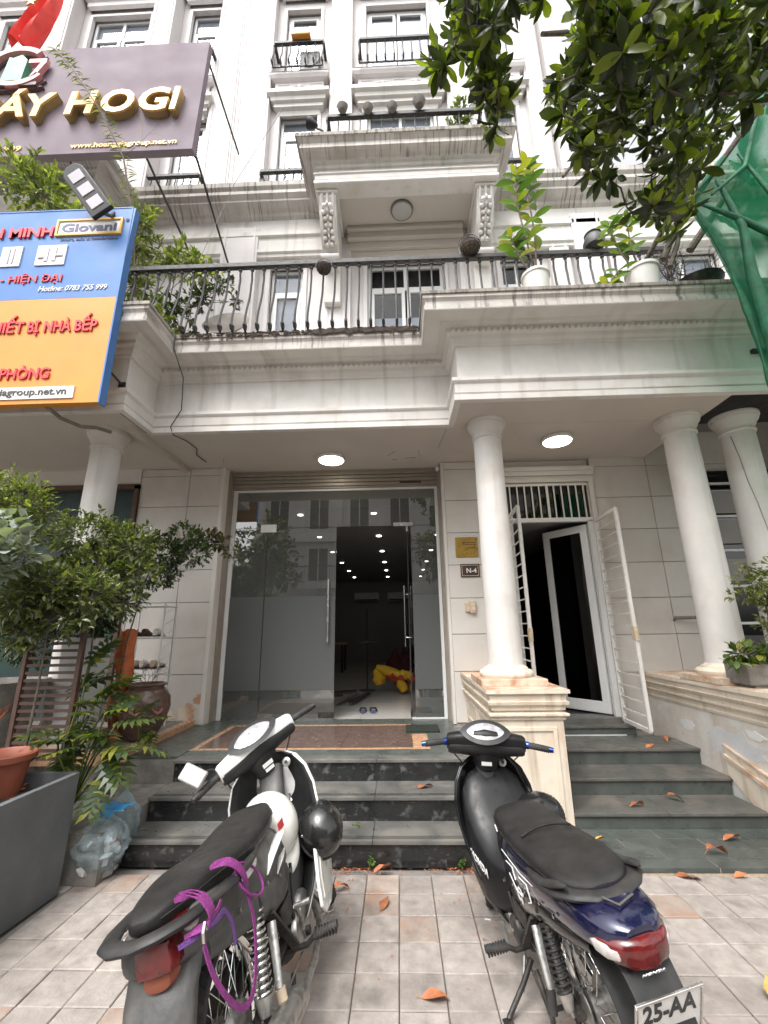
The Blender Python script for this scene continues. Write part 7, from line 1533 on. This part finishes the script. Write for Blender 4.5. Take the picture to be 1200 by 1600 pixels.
        for s in (-1, 1): B('indicator', MB().loft([sup(x_, 0, z_, hw_, hz_, 12, 2.4, s*cy_) for x_, z_, hw_, hz_, cy_ in ((-.305,.690,.004,.006,.126),(-.330,.688,.016,.020,.116),(-.365,.686,.022,.022,.098),(-.392,.684,.016,.016,.080),(-.400,.682,.004,.005,.074))]), 'clear', tl)
    # rear fender and plate
    fr_ = []
    if left:
        for x, z, hw in ((-.20,.70,.115),(-.27,.665,.112),(-.33,.60,.105),(-.365,.52,.100),(-.385,.42,.094),(-.39,.30,.088)):
            fr_.append([(x-.040*math.sin(b_), hw*math.cos(b_), z+.016*math.sin(b_)) for b_ in [math.pi*k/10 for k in range(11)]]+[(x+.03-.030*math.sin(b_), (hw-.008)*math.cos(b_), z+.012*math.sin(b_)) for b_ in [math.pi*k/6 for k in range(6,-1,-1)]])
        B('rear_fender', MB().loft(fr_), 'grey_plastic')
    else:
        ff = B('rear_fender', MB().loft([[(x+bx*.012, y*hw, z+bx*.010) for y, bx in ((-1,-1),(1,-1),(1,1),(-1,1))] for x, z, hw in ((-.31,.668,.086),(-.375,.643,.085),(-.415,.593,.081),(-.465,.47,.076),(-.49,.38,.070))]), 'black_plastic', smooth=False, bevel=.008)
        B('inner_fender', MB().loft([[( .305*math.cos(a)+math.cos(a)*.014*math.sin(b_), .070*math.cos(b_), .283+.305*math.sin(a)+math.sin(a)*.014*math.sin(b_)) for b_ in [math.pi*k/8 for k in range(9)]] for a in [R(60+i*12) for i in range(9)]]), 'black_plastic')
        Mp = Matrix.Translation((-.456,0.012,.560)) @ Matrix.Rotation(R(-22),4,'Y') @ Matrix.Scale(1.14,4)
        pl_ = B('licence_plate', MB().box(-.003,.0,-.097,.097,-.07,.07).xf(Mp), 'plate', smooth=False, bevel=.003)
        fm = MB()
        for q in ((-.1,.1,.066,.073),(-.1,.1,-.073,-.066),(-.1,-.093,-.066,.066),(.093,.1,-.066,.066)): fm.box(-.007,.0,q[0],q[1],q[2],q[3])
        B('plate_frame', fm.xf(Mp), 'steel', pl_, smooth=False, bevel=.002)
        Mt = Mp @ Matrix.Translation((-.0042,.0,.006)) @ Matrix(((0,0,-1,0),(-1,0,0,0),(0,1,0,0),(0,0,0,1)))
        o = text('plate_lettering', '25-AA', .074, (0,0,0), W['ink'], pl_, ext=.0008, bold=.0015, align='CENTER', world=False, sx=.78); o.matrix_local = Mt @ Matrix.Diagonal((.80,1,1,1))
        Mh = Matrix.Translation((-.4115,0,.636)) @ Matrix.Rotation(R(-38),4,'Y') @ Matrix(((0,0,-1,0),(-1,0,0,0),(0,1,0,0),(0,0,0,1)))
        o = text('maker_lettering', 'HONDA', .022, (0,0,0), W['decal'], ff, ext=.0012, bold=.0006, align='CENTER', world=False); o.matrix_local = Mh @ Matrix.Translation((0,0,.004))
        # side badges
        Ms = Matrix.Translation((.30,.1555,.545)) @ Matrix(((-1,0,0,0),(0,0,1,0),(0,1,0,0),(0,0,0,1))) @ Matrix.Rotation(R(-12),4,'Z')
        o = text('badge', 'α', .10, (0,0,0), W['decal'], tb, ext=.0008, bold=.001, shear=.25, world=False); o.matrix_local = Ms @ Matrix.Translation((.03,.0,0))
        B('badge_outline', MB().tube([(.36,.1475,.625),(.27,.1535,.640),(.25,.156,.600)], .0028, 4).tube([(.20,.1565,.635),(.12,.1580,.645),(.10,.1580,.590),(.13,.158,.575)], .0028, 4).tube([(.34,.1480,.585),(.26,.155,.560),(.20,.157,.565)], .0028, 4), 'decal', tb)
        B('badge_line', MB().tube([(.42,.139,.645),(.32,.147,.652),(.18,.1535,.655),(.06,.1545,.668)], .0025, 4), 'decal', tb)
        Mn = Matrix.Translation((.83,.100,.62)) @ Matrix(((-.96,0,-.2,0),(.28,0,-.9,0),(0,1,0,0),(0,0,0,1)))
        Mn = Matrix.Translation((.905,.150,.60)) @ Matrix.Rotation(R(70),4,'Z').to_4x4() @ Matrix.Rotation(R(90),4,'X') @ Matrix.Rotation(R(0),4,'Z')
        o = text('maker_lettering', 'HONDA', .032, (0,0,0), W['decal'], ls, ext=.001, bold=.001, world=False); 
        Mn = Matrix.Translation((.905,.165,.56)) @ Matrix(((0,-.2,-.98,0),(-1,0,0,0),(0,.98,-.2,0),(0,0,0,1))) @ Matrix.Rotation(R(-20),4,'Z'); o.matrix_local = Matrix.Translation((.745,.213,.50)) @ Matrix.Rotation(R(8),4,'Z') @ Matrix(((-1,0,0,0),(0,0,1,0),(0,1,0,0),(0,0,0,1))) @ Matrix.Rotation(R(-12),4,'Z') @ Matrix.Scale(1.5,4)
        B('tail_chevron', MB().tube([(-.30,.05,.788),(-.345,.02,.782),(-.32,-.05,.785)], .004, 5), 'grey_plastic', tb)
    if left:
        for pts in ([(.50,-.130,.66),(.40,-.148,.675),(.25,-.152,.655),(.18,-.153,.62)], [(.46,-.138,.60),(.36,-.150,.60),(.28,-.153,.575)]):
            B('white_stripe', MB().tube(pts, [.010,.022,.020,.003], 8, .35) if len(pts) == 4 else MB().tube(pts, [.004,.014,.003], 8, .35), 'white_paint', tb)
        B('red_badge', MB().box(.46,.53,-.133,-.128,.665,.700).xf(Matrix.Identity(4)), 'sign_red', tb, smooth=False)
        B('side_reflector', MB().ell((.02,-.158,.715), (.075,.012,.020), 16, 8), 'white_paint', tb)
    # frame, engine, swingarm
    B('main_frame', MB().tube([(.90,0,.80),(.78,0,.58),(.58,0,.44),(.35,0,.46),(.10,0,.60),(-.25,0,.66)], [.03,.032,.034,.03,.026,.02], 12), 'greasy')
    en = B('engine', body([(.42,.07,.20,.36),(.46,.105,.175,.40),(.54,.115,.165,.41),(.62,.105,.18,.40),(.67,.06,.22,.38)], 2.8, 20), 'greasy')
    for s, m_, r_, x_ in ((1,'alloy' if not left else 'greasy',.085,.60),(1,'greasy',.06,.47),(-1,'alloy',.09,.58),(-1,'alloy',.055,.46)):
        B('engine_cover', MB().lathe([(r_,s*.09),(r_,s*.120),(r_*.9,s*.132),(r_*.5,s*.138),(.001,s*.138)], (x_,0,.285), 26, 'y'), m_, en)
    fins = MB()
    for k in range(8): fins.box(.67+k*.017,.674+k*.017+.004,-.062,.062,.245,.355)
    B('cylinder', fins.box(.66,.82,-.045,.045,.262,.338), 'alloy', en, smooth=False); B('cylinder_head', body([(.81,.05,.245,.355),(.87,.055,.24,.36),(.90,.03,.27,.33)], 3), 'alloy', en)
    B('carburettor', MB().lathe([(.028,-.05),(.03,.05),(.02,.07)], (.62,0,.47), 14, 'y').tube([(.62,0,.44),(.72,0,.40),(.78,0,.36)], .018, 10), 'greasy', en)
    B('crank_bolts', MB().lathe([(.01,.138),(.01,.143)], (.60,0,.285), 8, 'y').lathe([(.009,.138),(.009,.143)], (.47,.0,.285), 8, 'y').lathe([(.009,-.143),(.009,-.138)], (.64,0,.33), 8, 'y').lathe([(.009,-.143),(.009,-.138)], (.53,0,.24), 8, 'y'), 'steel', en)
    for s in (-1, 1):
        B('swingarm', MB().tube([(.42,s*.085,.31),(.2,s*.092,.30),(-.03,s*.098,.284)], [.02,.018,.02], 10, .8), 'greasy')
        sh = B('shock_absorber', MB().tube([(.075,s*.125,.60),(.055,s*.126,.50),(.0,s*.128,.30)], [.013,.013,.013], 10), 'alloy')
        hel = []
        for k in range(12*14+1):
            u = k/(12*14); p = Vector((.070,s*.1255,.575)).lerp(Vector((.012,s*.1278,.345)), u); a = 2*math.pi*k/14; e1 = Vector((0,1,0)); e2 = Vector((.95,0,-.28)); hel.append(p+(e1*math.cos(a)+e2*math.sin(a))*.029)
        B('spring', MB().tube(hel, .0052, 6), 'steel' if left else 'black_plastic', sh)
        B('shock_cap', MB().tube([(.078,s*.125,.62),(.068,s*.125,.575)], [.022,.033], 14), 'black_plastic', sh); B('shock_foot', MB().tube([(.012,s*.1278,.345),(-.002,s*.128,.295)], [.031,.018], 14), 'alloy', sh)
        # foot pegs
        pg = B('foot_peg', MB().tube([(.43,0,.235),(.43,s*.16,.235),(.435,s*.20,.258)], .011, 10), 'greasy')
        B('peg_rubber', MB().tube([(.435,s*.195,.256),(.438,s*.30,.268)], [.021,.019], 12, .75), 'rubber', pg)
        rb_ = MB()
        for k in range(7): y = s*(.202+k*.014); rb_.tube([(.4352,y,.260),(.4355,y+s*.005,.2605)], .0235, 12)
        B('peg_ribs', rb_, 'rubber', pg)
        # passenger pegs on alloy arms
        ar = B('passenger_arm', MB().tube([(.17,s*.135,.47),(.12,s*.150,.40),(.075,s*.158,.315)], [.018,.016,.013], 10, .5), 'alloy')
        B('passenger_peg', MB().tube([(.075,s*.16,.315),(.06,s*.172,.25)], [.019,.017], 10), 'rubber' if not left else 'socket', ar)
    # chain, chain guard (left), brake pedal, kick starter, muffler (right), stands
    ch = MB()
    for side in (1,-1):
        for k in range(44):
            u = k/43; p = Vector((.50,.072,.285+side*.034)).lerp(Vector((0,.072,.283+side*.055)), u); ch.box(p.x-.006,p.x+.004,p.y-.008,p.y+.008,p.z-.005,p.z+.005)
    B('chain', ch, 'alloy', smooth=False, kind='stuff'); B('sprocket', MB().lathe([(.062,.068),(.062,.074),(.03,.076)], (0,0,.283), 34, 'y'), 'alloy')
    if left: B('chain_case', MB().loft([sup(x,0,z,.022,h_,12,2.5,.075) for x, z, h_ in ((.42,.30,.05),(.2,.31,.065),(.0,.30,.085),(-.07,.29,.06))]), 'greasy')
    B('gear_pedal', MB().tube([(.60,.145,.25),(.72,.17,.20),(.74,.20,.20)], .007, 8).tube([(.60,.145,.25),(.50,.17,.215),(.48,.20,.215)], .007, 8), 'alloy')
    B('brake_pedal', MB().tube([(.46,-.14,.21),(.58,-.16,.19),(.70,-.19,.20)], .007, 8).tube([(.70,-.16,.202),(.70,-.22,.202)], .013, 8, .5), 'alloy')
    B('kick_starter', MB().tube([(.46,-.14,.285),(.42,-.16,.34),(.34,-.175,.42)], [.014,.010,.009], 8).tube([(.34,-.172,.42),(.34,-.24,.425)], .011, 10), 'alloy')
    B('exhaust_pipe', MB().tube([(.87,-.03,.26),(.90,-.06,.17),(.75,-.12,.14),(.50,-.15,.14),(.28,-.16,.17)], .016, 12), 'alloy')
    mu = B('muffler', MB().tube([(.30,-.16,.165),(.24,-.162,.18),(.0,-.168,.235),(-.30,-.175,.305),(-.36,-.176,.32)], [.020,.036,.045,.045,.036], 18), 'alloy' if left else 'gloss_black')
    B('muffler_tip', MB().tube([(-.36,-.176,.32),(-.395,-.177,.328)], [.037,.020], 16), 'chrome', mu); B('heat_shield', MB().tube([(.16,-.172,.225),(-.12,-.182,.29)], [.040,.043], 14, .9), 'chrome' if not left else 'alloy', mu)
    zf = .30*math.tan(R(-P_['lean']))
    ss = B('side_stand', MB().tube([(.41,.10,.20),(.40,.16,.13),(.36,.27,zf+.012)], [.013,.012,.011], 10), 'greasy'); B('stand_foot', MB().box(.325,.375,.255,.295,zf-.002,zf+.008), 'greasy', ss, smooth=False); B('stand_spring', MB().tube([(.44,.12,.20),(.40,.17,.10)], .008, 8), 'alloy', ss)
    B('centre_stand', MB().tube([(.34,.11,.20),(.20,.13,.13),(.12,.16,.12)], .011, 8).tube([(.34,-.11,.20),(.20,-.13,.13),(.12,-.16,.12)], .011, 8).tube([(.22,-.13,.14),(.22,.13,.14)], .009, 8), 'greasy')
    B('brake_rod', MB().tube([(.46,-.12,.20),(.10,-.115,.215),(-.02,-.11,.235)], .0045, 6), 'alloy')
    B('spark_plug_lead', MB().tube([(.86,-.06,.31),(.80,-.11,.38),(.68,-.10,.47),(.58,-.06,.52)], .0055, 6), 'cableb')
    B('oil_cap', MB().lathe([(.018,-.142),(.018,-.160),(.010,-.163)], (.50,0,.25), 10, 'y'), 'black_plastic')
    B('wiring_loom', MB().tube([(.55,-.115,.50),(.48,-.125,.42),(.44,-.12,.34),(.50,-.10,.27)], .008, 7).tube([(.55,.115,.50),(.47,.125,.42),(.45,.12,.34),(.52,.12,.28)], .007, 7), 'cableb')
    for s in (-1,1): B('battery_cover', MB().box(.30,.44,min(s*.118,s*.128),max(s*.118,s*.128),.36,.44), 'greasy', smooth=False, bevel=.008)
    B('swingarm_pivot', MB().lathe([(.020,-.115),(.020,-.105),(.012,.105),(.020,.105),(.020,.115)], (.42,0,.31), 12, 'y'), 'steel')
    B('axle_nut', MB().lathe([(.014,-.122),(.014,-.105),(.008,.105),(.014,.105),(.014,.122)], (0,0,.283), 8, 'y'), 'steel')
    bl_ = MB()
    for x_, z_ in ((.42,.52),(.30,.56),(.16,.60),(.02,.63),(-.10,.65)):
        for s in (-1,1): bl_.lathe([(.0075,s*.150),(.0075,s*.1585),(.004,s*.160)], (x_,0,z_), 8, 'y')
    B('cover_bolts', bl_, 'steel', kind='stuff')
    B('shield_bolts', MB().ell((.895,.10,.62), (.006,.008,.008), 8, 5).ell((.895,-.10,.62), (.006,.008,.008), 8, 5).ell((.86,.13,.46), (.006,.008,.008), 8, 5).ell((.86,-.13,.46), (.006,.008,.008), 8, 5), 'steel', kind='stuff')
    B('mud_on_fender', MB().box(-.02,.02,.150,.151,.60,.601), 'soil', kind='stuff') if False else None
    for nm, a, b_ in (('frame_bracket',(.17,.135,.50),(.40,.12,.26)),('frame_bracket',(.17,-.135,.50),(.40,-.12,.26))): B(nm, MB().bar(a, b_, .035, .012), 'greasy', smooth=False)
    return t, Matrix.Translation((P_['X'],P_['Y'],0)) @ Matrix.Rotation(R(P_['yaw']),4,'Z') @ Matrix.Rotation(R(P_['lean']),4,'X') @ Matrix.Scale(P_['s'],4)
bR, MR = bike(dict(kind='black', label='black and navy underbone motorbike at the right with registration plate 25-AA', X=.745, Y=2.025, yaw=100.1, lean=-8.0, s=.964, steer=-20,
    paint='gloss_black', cowl='satin_black', inner='gloss_black', bezel='satin_black', tail='navy', panel='gloss_black', barend='blue_anod'))
bL, ML = bike(dict(kind='white', label='white and black underbone motorbike at the left with a purple strap on its tail', X=-.524, Y=1.865, yaw=89.1, lean=-16.8, s=1.018, steer=38,
    paint='white_paint', cowl='white_paint', inner='black_plastic', bezel='satin_black', tail='grey_plastic', panel='grey_plastic', barend='black_plastic'))
# helmets
def half_helmet(name, label, M_, r, m, brim=True, ribs=False):
    o = M_.to_translation(); t = thing(name, label, 'helmet', tuple(o))
    Mr = M_.copy(); Mr.translation = (0,0,0)
    def B(nm, mb, mm, par=t, **k): return build(nm, mb.xf(Mr), W[mm], par, world=False, **k)
    sh = B('shell', MB().ell((0,0,0), (r*1.12,r*.98,r), 32, 14, z0=-.28), m, smooth=True)
    B('edge_trim', MB().tube([(r*1.085*math.cos(a), r*.955*math.sin(a), -r*.285) for a in [2*math.pi*k/36 for k in range(36)]], .007, 8, closed=True), 'rubber' if m != 'helmet_w' else 'helmet_w', smooth=True)
    if brim:
        vs = []; n = 16
        for i in range(n+1):
            a = R(-62+124*i/n); e = math.cos(a*1.35)
            for f in (1.0, 1.0+.26*max(0,e), 1.0+.50*max(0,e)): vs.append((r*1.09*math.cos(a)*f, r*.96*math.sin(a)*(1+(f-1)*.5), -r*.22-.13*r*(f-1)*3))
        B('brim', MB().add(vs, [(i*3+j, i*3+j+1, i*3+j+4, i*3+j+3) for i in range(n) for j in range(2)]), m, smooth=True, solid=.004)
    if ribs:
        rb = MB()
        for k in range(30): a = 2*math.pi*k/30; rb.tube([(r*1.125*math.cos(a)*math.cos(t_), r*.985*math.sin(a)*math.cos(t_), r*1.004*math.sin(t_)) for t_ in (-.25,.0,.25,.5,.75)], .0035, 4)
        B('ribs', rb, m, smooth=True)
    else: B('rivet', MB().ell((r*.2,-r*.95,r*.12), (.008,.008,.008), 8, 6), 'steel', smooth=True)
    B('strap', MB().tube([(0,r*.9,-r*.3),(.02,r*.5,-r*1.0),(.02,-r*.1,-r*1.25),(.01,-r*.6,-r*.95),(0,-r*.9,-r*.3)], .006, 6), 'rubber', smooth=True)
    return t
def at_bike(M_, p, rot): o = M_ @ Vector(p); return Matrix.Translation(o) @ rot
half_helmet('helmet', 'white half helmet resting on the white motorbike between seat and leg shield', at_bike(ML, (.655,-.015,.645), Matrix.Rotation(R(-48),4,'Z') @ Matrix.Rotation(R(28),4,'Y') @ Matrix.Rotation(R(8),4,'X')), .146, 'helmet_w')
half_helmet('helmet', 'shiny black half helmet hanging at the right side of the white motorbike', at_bike(ML, (.76,-.235,.53), Matrix.Rotation(R(-60),4,'Z') @ Matrix.Rotation(R(42),4,'Y')), .118, 'helmet_b', False)
half_helmet('helmet', 'matt black ribbed half helmet half hidden behind the seat of the black motorbike', at_bike(MR, (.70,-.205,.615), Matrix.Rotation(R(20),4,'X')), .115, 'helmet_b', False, True)
# purple strap tied on the tail of the white motorbike
def lp(p): return ML @ Vector(p)
ps = thing('strap', 'purple webbing strap with a snap hook knotted round the tail of the white motorbike', 'strap', tuple(lp((-.3,-.17,.6))))
def ribbon(pts, w_, th, nrm=(0,-1,0)):
    P2 = [Vector(p) for p in pts]; Q = []
    for i in range(len(P2)-1):
        a, b_, c, d = P2[max(i-1,0)], P2[i], P2[i+1], P2[min(i+2,len(P2)-1)]
        for k in range(5):
            t = k/5; Q.append(.5*((2*b_)+(c-a)*t+(2*a-5*b_+4*c-d)*t*t+(3*b_-a-3*c+d)*t**3))
    Q.append(P2[-1]); N = Vector(nrm); rs_ = []
    for i, q in enumerate(Q):
        tg_ = (Q[min(i+1,len(Q)-1)]-Q[max(i-1,0)]).normalized(); s = tg_.cross(N).normalized()*w_/2; n_ = N*th/2
        rs_.append([lp(q-s-n_), lp(q+s-n_), lp(q+s+n_), lp(q-s+n_)])
    return MB().loft(rs_)
build('webbing', ribbon([(-.375,-.120,.742),(-.34,-.160,.742),(-.30,-.180,.748),(-.28,-.19,.765)], .012, .003), W['purple'], ps)
build('webbing', ribbon([(-.385,-.105,.728),(-.35,-.150,.728),(-.30,-.182,.730),(-.27,-.188,.732),(-.235,-.188,.68),(-.24,-.19,.625)], .013, .003), W['violet'], ps)
for k in range(3):
    y0 = -.19+.012*k; build('wrap', ribbon([(-.335-.014*k,-.10,.832),(-.345-.014*k,-.165,.828),(-.352-.012*k,-.197,.79),(-.350-.010*k,-.190,.752),(-.345-.010*k,-.13,.742)], .013, .004), W['purple'], ps)
for k in range(3): build('wrap', ribbon([(-.195+.013*k,-.13,.828),(-.180+.013*k,-.175,.820),(-.145+.010*k,-.198,.775),(-.12+.008*k,-.197,.72),(-.115+.006*k,-.185,.70)], .013, .004), W['purple'], ps)
build('webbing', ribbon([(-.115,-.195,.715),(-.125,-.205,.62),(-.165,-.205,.53),(-.225,-.205,.485),(-.30,-.205,.505),(-.37,-.205,.58),(-.41,-.20,.66),(-.42,-.195,.73)], .017, .003), W['purple'], ps)
build('loop', MB().tube([lp((-.065+.085*math.cos(a), -.19+.02*math.sin(a), .715+.055*math.sin(a)+.03*math.cos(a)*-1)) for a in [2*math.pi*k/22 for k in range(22)]], .0045, 6, closed=True), W['purple'], ps, smooth=True)
build('snap_hook', MB().tube([lp(p) for p in ((-.42,-.195,.735),(-.425,-.20,.76),(-.41,-.20,.775),(-.40,-.2,.755))], .004, 6), W['steel'], ps, smooth=True)
build('snap_hook', MB().tube([lp(p) for p in ((-.24,-.19,.625),(-.245,-.192,.60),(-.235,-.192,.585),(-.228,-.19,.605))], .004, 6), W['steel'], ps, smooth=True)
